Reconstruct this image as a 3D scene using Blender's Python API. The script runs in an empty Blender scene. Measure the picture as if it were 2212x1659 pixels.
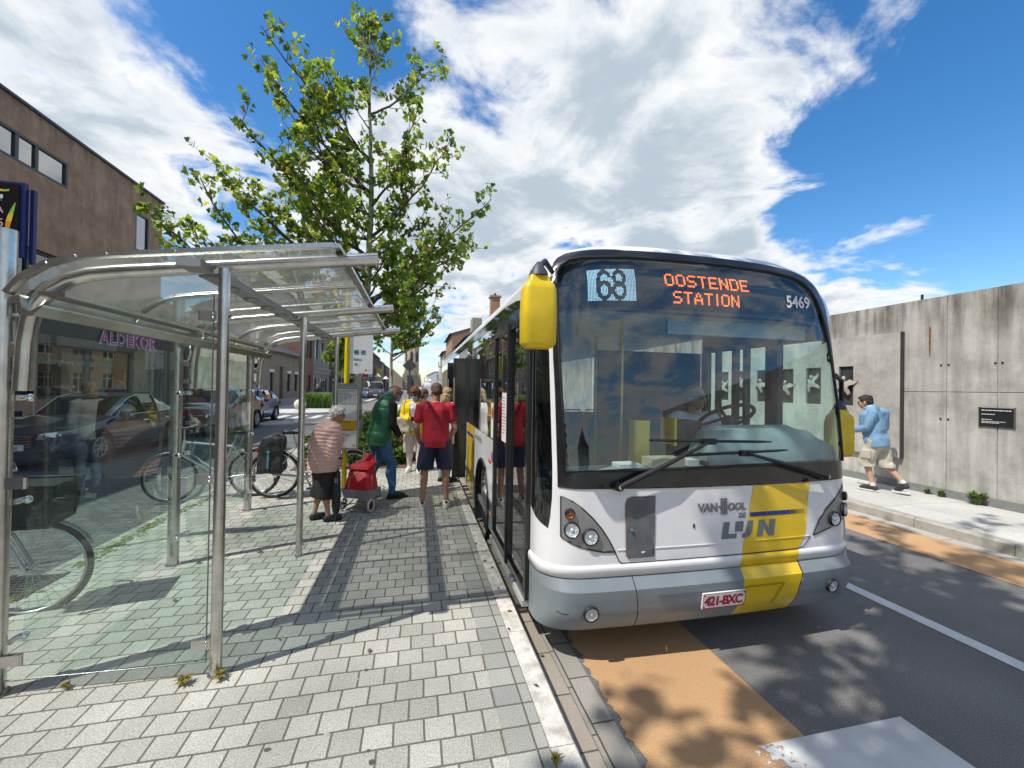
import bpy, math, random
from math import sin, cos, pi, radians, sqrt, atan2, hypot
from mathutils import Vector, Matrix, noise
from mathutils.geometry import delaunay_2d_cdt
random.seed(7)
SC = bpy.context.scene
COL = SC.collection

# ---------------------------------------------------------------- camera
def cam_axes(y, p, r):
    Rz = Matrix(((cos(y), -sin(y), 0), (sin(y), cos(y), 0), (0, 0, 1)))
    Rx = Matrix(((1, 0, 0), (0, cos(p), -sin(p)), (0, sin(p), cos(p))))
    Ry = Matrix(((cos(r), 0, sin(r)), (0, 1, 0), (-sin(r), 0, cos(r))))
    return Rz @ Rx @ Ry
_A = cam_axes(radians(-12.79), radians(.504), radians(-.94))
cd = bpy.data.cameras.new('camera'); cam = bpy.data.objects.new('camera', cd); COL.objects.link(cam)
r_, f_, u_ = _A.col[0], _A.col[1], _A.col[2]
cam.matrix_world = Matrix(((r_[0], u_[0], -f_[0], 0), (r_[1], u_[1], -f_[1], 0), (r_[2], u_[2], -f_[2], 1.85), (0, 0, 0, 1)))
cd.lens = 900 / 2212 * 36; cd.sensor_width = 36; cd.sensor_fit = 'HORIZONTAL'
cd.clip_start = .05; cd.clip_end = 5000
SC.camera = cam

# ---------------------------------------------------------------- light
SUN_EL = radians(57); SUN_V = Vector((-.93, -.37, 0)).normalized()
SUN_V = Vector((SUN_V.x * cos(SUN_EL), SUN_V.y * cos(SUN_EL), sin(SUN_EL)))
sd = bpy.data.lights.new('sun', 'SUN'); sd.energy = 3.3; sd.angle = radians(.53); sd.color = (1, .955, .88)
so = bpy.data.objects.new('sun', sd); COL.objects.link(so)
so.rotation_euler = (-SUN_V).to_track_quat('-Z', 'Y').to_euler()
SC.view_settings.view_transform = 'Standard'; SC.view_settings.look = 'None'
SC.view_settings.exposure = .55; SC.view_settings.gamma = 1
SC.cycles.max_bounces = 8; SC.cycles.transparent_max_bounces = 24; SC.cycles.glossy_bounces = 4
SC.cycles.transmission_bounces = 6; SC.cycles.caustics_reflective = False; SC.cycles.caustics_refractive = False
SC.cycles.sample_clamp_indirect = 6

def link(nt, a, b): nt.links.new(a, b)
def world():
    w = bpy.data.worlds.new('World'); SC.world = w; w.use_nodes = True
    nt = w.node_tree; N = nt.nodes; N.clear()
    out = N.new('ShaderNodeOutputWorld'); bg = N.new('ShaderNodeBackground'); bg2 = N.new('ShaderNodeBackground')
    sky = N.new('ShaderNodeTexSky'); sky.sky_type = 'NISHITA'; sky.sun_disc = False
    sky.sun_elevation = SUN_EL; sky.sun_rotation = atan2(SUN_V.x, SUN_V.y)
    sky.air_density = 1.0; sky.dust_density = .6; sky.ozone_density = 2.2
    hsv = N.new('ShaderNodeHueSaturation'); hsv.inputs['Saturation'].default_value = 1.34; hsv.inputs['Value'].default_value = .86
    link(nt, sky.outputs[0], hsv.inputs['Color'])
    link(nt, hsv.outputs[0], bg.inputs[0]); bg.inputs[1].default_value = .15
    tc = N.new('ShaderNodeTexCoord'); sep = N.new('ShaderNodeSeparateXYZ'); link(nt, tc.outputs['Generated'], sep.inputs[0])
    def mth(op, a, b=None, c=None):
        m = N.new('ShaderNodeMath'); m.operation = op
        for i, v in enumerate((a, b, c)):
            if v is None: continue
            if isinstance(v, (int, float)): m.inputs[i].default_value = v
            else: link(nt, v, m.inputs[i])
        return m.outputs[0]
    zz = mth('ADD', mth('MAXIMUM', sep.outputs[2], 0.0), .22)
    comb = N.new('ShaderNodeCombineXYZ')
    link(nt, mth('DIVIDE', sep.outputs[0], zz), comb.inputs[0]); link(nt, mth('DIVIDE', sep.outputs[1], zz), comb.inputs[1])
    def nz(scale, detail, rough, dist=0., off=(0, 0, 0)):
        mp = N.new('ShaderNodeMapping'); mp.inputs['Location'].default_value = off; link(nt, comb.outputs[0], mp.inputs[0])
        n = N.new('ShaderNodeTexNoise'); n.inputs['Scale'].default_value = scale; n.inputs['Detail'].default_value = detail
        n.inputs['Roughness'].default_value = rough; n.inputs['Distortion'].default_value = dist
        link(nt, mp.outputs[0], n.inputs['Vector']); return n.outputs['Fac']
    n1 = nz(3.1, 11, .60, .45, (5.1, 3.7, 0)); n2 = nz(3.6, 6, .58, .2, (8.4, 2.2, 0)); n3 = nz(11., 8, .62, .3, (1.4, 5.2, 0))
    # cloud banks: direction, sharpness (cosine at the edge), amount
    blobs = CLOUDS
    cov = None
    for d, edge, amt in blobs:
        v = N.new('ShaderNodeVectorMath'); v.operation = 'DOT_PRODUCT'; nrm = N.new('ShaderNodeVectorMath'); nrm.operation = 'NORMALIZE'
        link(nt, tc.outputs['Generated'], nrm.inputs[0]); link(nt, nrm.outputs[0], v.inputs[0]); v.inputs[1].default_value = Vector(d).normalized()
        mr = N.new('ShaderNodeMapRange'); mr.interpolation_type = 'SMOOTHSTEP'
        mr.inputs[1].default_value = cos(radians(edge)); mr.inputs[2].default_value = cos(radians(edge * .25)); mr.inputs[3].default_value = 0; mr.inputs[4].default_value = amt
        link(nt, v.outputs['Value'], mr.inputs[0])
        cov = mr.outputs[0] if cov is None else mth('ADD', cov, mr.outputs[0])
    dens = mth('ADD', mth('ADD', mth('MULTIPLY', n1, 1.8), mth('MULTIPLY', n3, .26)), mth('ADD', cov, -.52))
    ms = N.new('ShaderNodeMapRange'); ms.interpolation_type = 'SMOOTHSTEP'; ms.inputs[1].default_value = .50; ms.inputs[2].default_value = .82
    link(nt, dens, ms.inputs[0])
    # body shade of the clouds: thick parts greyer
    thick = N.new('ShaderNodeMapRange'); thick.interpolation_type = 'SMOOTHSTEP'; thick.inputs[1].default_value = .66; thick.inputs[2].default_value = 1.25
    link(nt, mth('ADD', dens, mth('MULTIPLY', mth('SUBTRACT', n2, .5), 1.1)), thick.inputs[0])
    ramp = N.new('ShaderNodeValToRGB'); link(nt, thick.outputs[0], ramp.inputs[0])
    ramp.color_ramp.elements[0].color = (.92, .93, .94, 1); ramp.color_ramp.elements[1].color = (.47, .555, .64, 1)
    e = ramp.color_ramp.elements.new(.5); e.color = (.70, .76, .81, 1)
    link(nt, ramp.outputs[0], bg2.inputs[0]); bg2.inputs[1].default_value = .74
    mix = N.new('ShaderNodeMixShader'); link(nt, ms.outputs[0], mix.inputs[0]); link(nt, bg.outputs[0], mix.inputs[1]); link(nt, bg2.outputs[0], mix.inputs[2])
    link(nt, mix.outputs[0], out.inputs[0])
CLOUDS = [
    ((-.77, .55, .62), 36, .34), ((-.62, .78, .42), 24, .14), ((.10, .86, .62), 28, .22), ((.36, .92, .42), 24, .20),
    ((.03, .93, .30), 18, .24), ((.62, .72, .60), 22, .30), ((.53, .88, .27), 7, .40), ((.66, .75, .22), 8, .40), ((.84, .62, .20), 9, .34), ((.58, .78, .42), 14, .18),
    ((-.25, .72, .66), 16, -.34), ((.86, .48, .42), 20, -.42), ((-.9, -.3, .4), 60, .14), ((.3, -.9, .4), 60, .16), ((-.2, .3, .93), 30, .12),
]
world()

# ---------------------------------------------------------------- materials
MATS = {}
def newmat(name):
    m = bpy.data.materials.new(name); m.use_nodes = True
    nt = m.node_tree; p = nt.nodes['Principled BSDF']; return m, nt, p
def mat(name, col, rough=.5, metal=0., spec=.5, var=.12, scale=6., bump=0., bscale=60., coat=0., col2=None, trans=0.):
    """plain painted or worn surface: colour varies with a noise, optional fine bump"""
    if name in MATS: return MATS[name]
    m, nt, p = newmat(name); N = nt.nodes
    tc = N.new('ShaderNodeTexCoord')
    n = N.new('ShaderNodeTexNoise'); n.inputs['Scale'].default_value = scale; n.inputs['Detail'].default_value = 6; n.inputs['Roughness'].default_value = .62
    link(nt, tc.outputs['Object'], n.inputs['Vector'])
    r = N.new('ShaderNodeValToRGB'); link(nt, n.outputs['Fac'], r.inputs[0])
    a = tuple(max(0, c * (1 - var)) for c in col[:3]) + (1,); b = tuple(min(1, c * (1 + var)) for c in (col2 or col)[:3]) + (1,)
    r.color_ramp.elements[0].position = .32; r.color_ramp.elements[1].position = .68
    r.color_ramp.elements[0].color = a; r.color_ramp.elements[1].color = b
    link(nt, r.outputs[0], p.inputs['Base Color'])
    p.inputs['Roughness'].default_value = rough; p.inputs['Metallic'].default_value = metal; p.inputs['Specular IOR Level'].default_value = spec
    if coat: p.inputs['Coat Weight'].default_value = coat; p.inputs['Coat Roughness'].default_value = .06
    if bump:
        n2 = N.new('ShaderNodeTexNoise'); n2.inputs['Scale'].default_value = bscale; n2.inputs['Detail'].default_value = 5
        link(nt, tc.outputs['Object'], n2.inputs['Vector'])
        bp = N.new('ShaderNodeBump'); bp.inputs['Strength'].default_value = bump; bp.inputs['Distance'].default_value = .02
        link(nt, n2.outputs['Fac'], bp.inputs['Height']); link(nt, bp.outputs[0], p.inputs['Normal'])
    MATS[name] = m; return m
def emit(name, col, s):
    if name in MATS: return MATS[name]
    m, nt, p = newmat(name); p.inputs['Base Color'].default_value = col + (1,); p.inputs['Emission Color'].default_value = col + (1,); p.inputs['Emission Strength'].default_value = s
    MATS[name] = m; return m
def glass(name, tint=(.9, .95, .94), ior=1.5, rough=0., dirt=.0, boost=1.0, dirtcol=(.6, .62, .6)):
    """thin pane: fresnel reflection over tinted see-through, plus a little dust"""
    if name in MATS: return MATS[name]
    m = bpy.data.materials.new(name); m.use_nodes = True; nt = m.node_tree; N = nt.nodes; N.clear()
    out = N.new('ShaderNodeOutputMaterial'); t = N.new('ShaderNodeBsdfTransparent'); g = N.new('ShaderNodeBsdfGlossy')
    t.inputs[0].default_value = tint + (1,); g.inputs[0].default_value = (1, 1, 1, 1); g.inputs['Roughness'].default_value = rough
    fr = N.new('ShaderNodeFresnel'); ge = N.new('ShaderNodeNewGeometry'); mi = N.new('ShaderNodeMapRange')
    mi.inputs[3].default_value = ior; mi.inputs[4].default_value = 1 / ior; link(nt, ge.outputs['Backfacing'], mi.inputs[0]); link(nt, mi.outputs[0], fr.inputs[0])
    mm = N.new('ShaderNodeMath'); mm.operation = 'MULTIPLY'; mm.use_clamp = True; link(nt, fr.outputs[0], mm.inputs[0]); mm.inputs[1].default_value = boost
    mx = N.new('ShaderNodeMixShader'); link(nt, mm.outputs[0], mx.inputs[0])
    base = t.outputs[0]
    if dirt:
        d1_ = N.new('ShaderNodeBsdfDiffuse'); d1_.inputs[0].default_value = dirtcol + (1,); d2_ = N.new('ShaderNodeBsdfTranslucent'); d2_.inputs[0].default_value = dirtcol + (1,); d = N.new('ShaderNodeMixShader'); d.inputs[0].default_value = .5; link(nt, d1_.outputs[0], d.inputs[1]); link(nt, d2_.outputs[0], d.inputs[2])
        tc = N.new('ShaderNodeTexCoord'); n = N.new('ShaderNodeTexNoise'); n.inputs['Scale'].default_value = 3.; n.inputs['Detail'].default_value = 6
        link(nt, tc.outputs['Object'], n.inputs['Vector'])
        mr = N.new('ShaderNodeMapRange'); mr.inputs[1].default_value = .3; mr.inputs[2].default_value = .75; mr.inputs[3].default_value = dirt * .4; mr.inputs[4].default_value = dirt
        link(nt, n.outputs['Fac'], mr.inputs[0])
        m2 = N.new('ShaderNodeMixShader'); link(nt, mr.outputs[0], m2.inputs[0]); link(nt, t.outputs[0], m2.inputs[1]); link(nt, d.outputs[0], m2.inputs[2]); base = m2.outputs[0]
    link(nt, base, mx.inputs[1]); link(nt, g.outputs[0], mx.inputs[2]); link(nt, mx.outputs[0], out.inputs[0])
    MATS[name] = m; return m
def brickmat(name, c1, c2, mortar, bw, bh, ms=.012, axes='xy', off=.5, rough=.8, speck=.25, bump=.5, rot=0., dirt=None, stain=0.):
    if name in MATS: return MATS[name]
    m, nt, p = newmat(name); N = nt.nodes
    tc = N.new('ShaderNodeTexCoord'); sp = N.new('ShaderNodeSeparateXYZ'); cb = N.new('ShaderNodeCombineXYZ')
    link(nt, tc.outputs['Object'], sp.inputs[0])
    link(nt, sp.outputs['xyz'.index(axes[0])], cb.inputs[0]); link(nt, sp.outputs['xyz'.index(axes[1])], cb.inputs[1])
    # slight wobble so the joints are not ruler-straight
    nw = N.new('ShaderNodeTexNoise'); nw.inputs['Scale'].default_value = 2.2; nw.inputs['Detail'].default_value = 2; link(nt, tc.outputs['Object'], nw.inputs['Vector'])
    vm = N.new('ShaderNodeVectorMath'); vm.operation = 'MULTIPLY_ADD'; link(nt, nw.outputs['Color'], vm.inputs[0]); vm.inputs[1].default_value = (bh * .12,) * 3; link(nt, cb.outputs[0], vm.inputs[2])
    b = N.new('ShaderNodeTexBrick'); link(nt, vm.outputs[0], b.inputs['Vector'])
    b.offset = off; b.inputs['Color1'].default_value = c1 + (1,); b.inputs['Color2'].default_value = c2 + (1,); b.inputs['Mortar'].default_value = mortar + (1,)
    b.inputs['Scale'].default_value = 1; b.inputs['Mortar Size'].default_value = ms; b.inputs['Mortar Smooth'].default_value = .25; b.inputs['Bias'].default_value = 0
    b.inputs['Brick Width'].default_value = bw; b.inputs['Row Height'].default_value = bh
    n = N.new('ShaderNodeTexNoise'); n.inputs['Scale'].default_value = 140 if bh < .3 else 40; n.inputs['Detail'].default_value = 3; n.inputs['Roughness'].default_value = .7; link(nt, tc.outputs['Object'], n.inputs['Vector'])
    n2 = N.new('ShaderNodeTexNoise'); n2.inputs['Scale'].default_value = .9; n2.inputs['Detail'].default_value = 5; link(nt, tc.outputs['Object'], n2.inputs['Vector'])
    mr = N.new('ShaderNodeMapRange'); mr.inputs[1].default_value = .3; mr.inputs[2].default_value = .7; mr.inputs[3].default_value = 1 - speck; mr.inputs[4].default_value = 1 + speck; link(nt, n.outputs['Fac'], mr.inputs[0])
    mr2 = N.new('ShaderNodeMapRange'); mr2.inputs[1].default_value = .3; mr2.inputs[2].default_value = .7; mr2.inputs[3].default_value = .86 - stain; mr2.inputs[4].default_value = 1.12; link(nt, n2.outputs['Fac'], mr2.inputs[0])
    mu = N.new('ShaderNodeMath'); mu.operation = 'MULTIPLY'; link(nt, mr.outputs[0], mu.inputs[0]); link(nt, mr2.outputs[0], mu.inputs[1])
    vs = N.new('ShaderNodeVectorMath'); vs.operation = 'SCALE'; link(nt, b.outputs['Color'], vs.inputs[0]); link(nt, mu.outputs[0], vs.inputs['Scale'])
    link(nt, vs.outputs[0], p.inputs['Base Color']); p.inputs['Roughness'].default_value = rough; p.inputs['Specular IOR Level'].default_value = .35
    bp = N.new('ShaderNodeBump'); bp.inputs['Strength'].default_value = bump; bp.inputs['Distance'].default_value = .012
    ad = N.new('ShaderNodeMath'); ad.operation = 'MULTIPLY_ADD'; link(nt, n.outputs['Fac'], ad.inputs[0]); ad.inputs[1].default_value = .25
    inv = N.new('ShaderNodeMath'); inv.operation = 'SUBTRACT'; inv.inputs[0].default_value = 1; link(nt, b.outputs['Fac'], inv.inputs[1]); link(nt, inv.outputs[0], ad.inputs[2])
    link(nt, ad.outputs[0], bp.inputs['Height']); link(nt, bp.outputs[0], p.inputs['Normal'])
    MATS[name] = m; return m
def concrete(name, base, dark, top=None, ax=2, z0=0., z1=3.5, streak=1.0):
    """board-marked concrete with weathering streaks and a dirty top edge"""
    m, nt, p = newmat(name); N = nt.nodes
    tc = N.new('ShaderNodeTexCoord'); mp = N.new('ShaderNodeMapping'); mp.inputs['Scale'].default_value = (2.2, 2.2, .22); link(nt, tc.outputs['Object'], mp.inputs[0])
    st = N.new('ShaderNodeTexNoise'); st.inputs['Scale'].default_value = 2.6; st.inputs['Detail'].default_value = 8; st.inputs['Roughness'].default_value = .62; link(nt, mp.outputs[0], st.inputs['Vector'])
    bl = N.new('ShaderNodeTexNoise'); bl.inputs['Scale'].default_value = 1.7; bl.inputs['Detail'].default_value = 9; bl.inputs['Roughness'].default_value = .66; link(nt, tc.outputs['Object'], bl.inputs['Vector'])
    fi = N.new('ShaderNodeTexNoise'); fi.inputs['Scale'].default_value = 45; fi.inputs['Detail'].default_value = 4; link(nt, tc.outputs['Object'], fi.inputs['Vector'])
    sp = N.new('ShaderNodeSeparateXYZ'); link(nt, tc.outputs['Object'], sp.inputs[0])
    def mr(i, a, b, c, d):
        q = N.new('ShaderNodeMapRange'); q.interpolation_type = 'SMOOTHSTEP'
        for k, v in zip((1, 2, 3, 4), (a, b, c, d)): q.inputs[k].default_value = v
        link(nt, i, q.inputs[0]); return q.outputs[0]
    def mul(a, b):
        q = N.new('ShaderNodeMath'); q.operation = 'MULTIPLY'; link(nt, a, q.inputs[0]); link(nt, b, q.inputs[1]); return q.outputs[0]
    f = mul(mul(mr(bl.outputs['Fac'], .3, .7, .72, 1.16), mr(st.outputs['Fac'], .35, .65, 1 - .22 * streak, 1.07)), mr(fi.outputs['Fac'], .3, .7, .93, 1.07))
    # dirt that runs down from the coping
    zn = mr(sp.outputs[2], z1 - .95, z1 - .02, 0, 1)
    dirt = mul(zn, mr(st.outputs['Fac'], .30, .60, 1.0, .2))
    c = N.new('ShaderNodeMixRGB'); c.inputs[1].default_value = base + (1,); c.inputs[2].default_value = dark + (1,); link(nt, dirt, c.inputs[0])
    vs = N.new('ShaderNodeVectorMath'); vs.operation = 'SCALE'; link(nt, c.outputs[0], vs.inputs[0]); link(nt, f, vs.inputs['Scale'])
    link(nt, vs.outputs[0], p.inputs['Base Color']); p.inputs['Roughness'].default_value = .85; p.inputs['Specular IOR Level'].default_value = .3
    bp = N.new('ShaderNodeBump'); bp.inputs['Strength'].default_value = .25; bp.inputs['Distance'].default_value = .02; link(nt, bl.outputs['Fac'], bp.inputs['Height']); link(nt, bp.outputs[0], p.inputs['Normal'])
    MATS[name] = m; return m
def asphalt(name, base, worn, speck=.5):
    m, nt, p = newmat(name); N = nt.nodes
    tc = N.new('ShaderNodeTexCoord')
    a = N.new('ShaderNodeTexNoise'); a.inputs['Scale'].default_value = 170; a.inputs['Detail'].default_value = 2; link(nt, tc.outputs['Object'], a.inputs['Vector'])
    v = N.new('ShaderNodeTexVoronoi'); v.inputs['Scale'].default_value = 95; link(nt, tc.outputs['Object'], v.inputs['Vector'])
    b = N.new('ShaderNodeTexNoise'); b.inputs['Scale'].default_value = .7; b.inputs['Detail'].default_value = 8; b.inputs['Roughness'].default_value = .6; link(nt, tc.outputs['Object'], b.inputs['Vector'])
    r = N.new('ShaderNodeValToRGB'); link(nt, b.outputs['Fac'], r.inputs[0]); r.color_ramp.elements[0].position = .3; r.color_ramp.elements[1].position = .72
    r.color_ramp.elements[0].color = base + (1,); r.color_ramp.elements[1].color = worn + (1,)
    mr = N.new('ShaderNodeMapRange'); mr.inputs[1].default_value = .25; mr.inputs[2].default_value = .75; mr.inputs[3].default_value = 1 - speck; mr.inputs[4].default_value = 1 + speck; link(nt, a.outputs['Fac'], mr.inputs[0])
    vs = N.new('ShaderNodeVectorMath'); vs.operation = 'SCALE'; link(nt, r.outputs[0], vs.inputs[0]); link(nt, mr.outputs[0], vs.inputs['Scale'])
    link(nt, vs.outputs[0], p.inputs['Base Color']); p.inputs['Roughness'].default_value = .82; p.inputs['Specular IOR Level'].default_value = .35
    bp = N.new('ShaderNodeBump'); bp.inputs['Strength'].default_value = .5; bp.inputs['Distance'].default_value = .006; link(nt, v.outputs['Distance'], bp.inputs['Height']); link(nt, bp.outputs[0], p.inputs['Normal'])
    MATS[name] = m; return m
def leafmat(name, col, tr=.45):
    if name in MATS: return MATS[name]
    m, nt, p = newmat(name); N = nt.nodes; out = N['Material Output']
    tc = N.new('ShaderNodeTexCoord'); n = N.new('ShaderNodeTexNoise'); n.inputs['Scale'].default_value = 4; n.inputs['Detail'].default_value = 3; link(nt, tc.outputs['Object'], n.inputs['Vector'])
    r = N.new('ShaderNodeValToRGB'); link(nt, n.outputs['Fac'], r.inputs[0]); r.color_ramp.elements[0].position = .35; r.color_ramp.elements[1].position = .65
    r.color_ramp.elements[0].color = tuple(c * .75 for c in col) + (1,); r.color_ramp.elements[1].color = tuple(min(1, c * 1.25) for c in col) + (1,)
    link(nt, r.outputs[0], p.inputs['Base Color']); p.inputs['Roughness'].default_value = .42; p.inputs['Specular IOR Level'].default_value = .4
    t = N.new('ShaderNodeBsdfTranslucent'); hs = N.new('ShaderNodeHueSaturation'); hs.inputs['Hue'].default_value = .485; hs.inputs['Value'].default_value = 2.25; link(nt, r.outputs[0], hs.inputs['Color']); link(nt, hs.outputs[0], t.inputs[0])
    mx = N.new('ShaderNodeMixShader'); mx.inputs[0].default_value = tr; link(nt, p.outputs[0], mx.inputs[1]); link(nt, t.outputs[0], mx.inputs[2]); link(nt, mx.outputs[0], out.inputs[0])
    MATS[name] = m; return m
STEEL = mat('brushed_steel', (.55, .54, .51), .24, 1., var=.18, scale=9., bump=.05, bscale=200)
CHROME = mat('chrome', (.75, .76, .77), .12, 1., var=.05)
BLACK = mat('black_rubber', (.014, .014, .015), .55, var=.3)
BLKGL = mat('black_gloss', (.008, .009, .011), .12, var=.2)
WHITEP = mat('white_plastic', (.72, .72, .72), .35, var=.05)

# ---------------------------------------------------------------- mesh helpers
class MB:
    def __init__(s): s.v = []; s.f = []; s.m = []; s.sm = []
    def add(s, vs, fs, m=0, smooth=False):
        o = len(s.v); s.v += [tuple(v) for v in vs]
        for f in fs: s.f.append(tuple(i + o for i in f)); s.m.append(m); s.sm.append(smooth)
        return s
    def quad(s, a, b, c, d, m=0): return s.add([a, b, c, d], [(0, 1, 2, 3)], m)
    def box(s, x0, x1, y0, y1, z0, z1, m=0):
        v = [(x0, y0, z0), (x1, y0, z0), (x1, y1, z0), (x0, y1, z0), (x0, y0, z1), (x1, y0, z1), (x1, y1, z1), (x0, y1, z1)]
        return s.add(v, [(0, 3, 2, 1), (4, 5, 6, 7), (0, 1, 5, 4), (1, 2, 6, 5), (2, 3, 7, 6), (3, 0, 4, 7)], m)
    def obox(s, c, half, ax=None, m=0, bev=0.):
        """oriented box: ax = three unit vectors; bev cuts the vertical edges"""
        c = Vector(c); ax = ax or (Vector((1, 0, 0)), Vector((0, 1, 0)), Vector((0, 0, 1)))
        if not bev:
            v = [c + ax[0] * half[0] * i + ax[1] * half[1] * j + ax[2] * half[2] * k for k in (-1, 1) for j in (-1, 1) for i in (-1, 1)]
            return s.add(v, [(0, 2, 3, 1), (4, 5, 7, 6), (0, 1, 5, 4), (2, 6, 7, 3), (0, 4, 6, 2), (1, 3, 7, 5)], m)
        h = half; b = bev; ring = []
        for cx_, cy_, a0 in ((1, 1, 0), (-1, 1, 90), (-1, -1, 180), (1, -1, 270)):
            for k in range(4):
                a = radians(a0 + k * 30); ring.append((cx_ * (h[0] - b) + b * cos(a), cy_ * (h[1] - b) + b * sin(a)))
        n = len(ring); v = [c + ax[0] * p + ax[1] * q + ax[2] * h[2] * k for k in (-1, 1) for p, q in ring]
        return s.add(v, [tuple(range(n - 1, -1, -1)), tuple(range(n, 2 * n))] + [(i, (i + 1) % n, n + (i + 1) % n, n + i) for i in range(n)], m)
    def tube(s, pts, r, n=10, m=0, closed=False, flat=1.0, up=None, caps=True):
        pts = [Vector(p) for p in pts]; N = len(pts); rs = r if isinstance(r, (list, tuple)) else [r] * N
        vs = []; prev = None
        for i, p in enumerate(pts):
            if closed: t = pts[(i + 1) % N] - pts[i - 1]
            else: t = pts[min(i + 1, N - 1)] - pts[max(i - 1, 0)]
            if t.length < 1e-9: t = Vector((0, 0, 1))
            t.normalize()
            if prev is None:
                a = Vector(up) if up else (Vector((0, 0, 1)) if abs(t.z) < .9 else Vector((1, 0, 0)))
            else: a = prev
            a = a - t * a.dot(t)
            if a.length < 1e-6: a = t.orthogonal()
            a.normalize(); prev = a; b = t.cross(a)
            for k in range(n):
                q = 2 * pi * k / n; vs.append(p + a * (rs[i] * cos(q)) + b * (rs[i] * flat * sin(q)))
        fs = []
        for i in range(N if closed else N - 1):
            j = (i + 1) % N
            for k in range(n): fs.append((i * n + k, i * n + (k + 1) % n, j * n + (k + 1) % n, j * n + k))
        s.add(vs, fs, m, True)
        if caps and not closed:
            s.add(vs[:n], [tuple(range(n - 1, -1, -1))], m); s.add(vs[-n:], [tuple(range(n))], m)
        return s
    def cyl(s, a, b, r, r2=None, n=14, m=0): return s.tube([a, b], [r, r if r2 is None else r2], n, m)
    def ell(s, c, r, rot=None, m=0, nu=16, nv=10, fn=None):
        c = Vector(c); rot = rot or Matrix.Identity(3); vs = []
        for j in range(nv + 1):
            th = pi * j / nv
            for i in range(nu):
                ph = 2 * pi * i / nu; d = Vector((sin(th) * cos(ph), sin(th) * sin(ph), cos(th)))
                q = Vector((d.x * r[0], d.y * r[1], d.z * r[2]))
                if fn: q = q * fn(d)
                vs.append(c + rot @ q)
        fs = [(j * nu + i, (j + 1) * nu + i, (j + 1) * nu + (i + 1) % nu, j * nu + (i + 1) % nu) for j in range(nv) for i in range(nu)]
        return s.add(vs, fs, m, True)
    def grid(s, fn, us, vsl, m=0, smooth=True, flip=False):
        vs = [fn(u, v) for u in us for v in vsl]; n = len(vsl)
        fs = [(i * n + j, (i + 1) * n + j, (i + 1) * n + j + 1, i * n + j + 1) for i in range(len(us) - 1) for j in range(n - 1)]
        if flip: fs = [f[::-1] for f in fs]
        return s.add(vs, fs, m, smooth)
    def prism(s, poly, fn, d0, d1, m=0):
        """extrude a 2D outline: fn(u, v, d) gives the point"""
        n = len(poly); vs = [fn(u, v, d0) for u, v in poly] + [fn(u, v, d1) for u, v in poly]
        return s.add(vs, [tuple(range(n - 1, -1, -1)), tuple(range(n, 2 * n))] + [(i, (i + 1) % n, n + (i + 1) % n, n + i) for i in range(n)], m)
    def lathe(s, prof, c, ax='z', n=20, m=0):
        c = Vector(c); vs = []
        for r, h in prof:
            for k in range(n):
                a = 2 * pi * k / n; p = (r * cos(a), r * sin(a), h)
                vs.append(c + Vector({'z': p, 'x': (p[2], p[0], p[1]), 'y': (p[1], p[2], p[0])}[ax]))
        fs = [(i * n + k, i * n + (k + 1) % n, (i + 1) * n + (k + 1) % n, (i + 1) * n + k) for i in range(len(prof) - 1) for k in range(n)]
        return s.add(vs, fs, m, True)
    def torus(s, c, R, r, ax='x', n=32, k=8, m=0):
        c = Vector(c); pts = []
        for i in range(n):
            a = 2 * pi * i / n; p = (R * cos(a), R * sin(a))
            pts.append(c + Vector({'x': (0, p[0], p[1]), 'y': (p[0], 0, p[1]), 'z': (p[0], p[1], 0)}[ax]))
        return s.tube(pts, r, k, m, closed=True, up={'x': (1, 0, 0), 'y': (0, 1, 0), 'z': (0, 0, 1)}[ax])
    def text(s, body, fn, size, m=0, align='LEFT', bold=0., spacing=1.0, shear=0., d0=0., d1=.003):
        """letters as thin solid shapes; fn(x, y, d) places them"""
        cu = bpy.data.curves.new('lettering', 'FONT'); cu.body = body; cu.size = size; cu.offset = bold; cu.space_character = spacing; cu.shear = shear; cu.align_x = align
        cu.resolution_u = 3
        ob = bpy.data.objects.new('lettering', cu); me = ob.to_mesh(); vs = [v.co.copy() for v in me.vertices]; ps = [tuple(p.vertices) for p in me.polygons]
        ob.to_mesh_clear(); bpy.data.objects.remove(ob); bpy.data.curves.remove(cu)
        return s.add([fn(v.x, v.y, d1) for v in vs], ps, m)
    def noise(s, amp, sc, seed=0.):
        s.v = [tuple(Vector(p) + noise.noise_vector(Vector(p) * sc + Vector((seed, 0, 0))) * amp) for p in s.v]; return s
    def build(s, name, mats, parent=None, loc=None, label=None, cat=None, group=None, kind=None):
        me = bpy.data.meshes.new(name); ms = mats if isinstance(mats, (list, tuple)) else [mats]
        loc = Vector(loc) if loc is not None else None
        off = Vector(OFF.get(parent.name, (0, 0, 0))) if parent else (loc or Vector((0, 0, 0)))
        me.from_pydata([(v[0] - off.x, v[1] - off.y, v[2] - off.z) for v in s.v], [], s.f)
        for q in ms: me.materials.append(q)
        for i, p in enumerate(me.polygons): p.material_index = s.m[i]; p.use_smooth = s.sm[i]
        me.update()
        o = bpy.data.objects.new(name, me); COL.objects.link(o)
        if parent: o.parent = parent; OFF[o.name] = tuple(off)
        else: o.location = off; OFF[o.name] = tuple(off)
        tag(o, label, cat, group, kind); return o
OFF = {}
def tag(o, label=None, cat=None, group=None, kind=None):
    if label: o['label'] = label
    if cat: o['category'] = cat
    if group: o['group'] = group
    if kind: o['kind'] = kind
    return o
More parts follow.
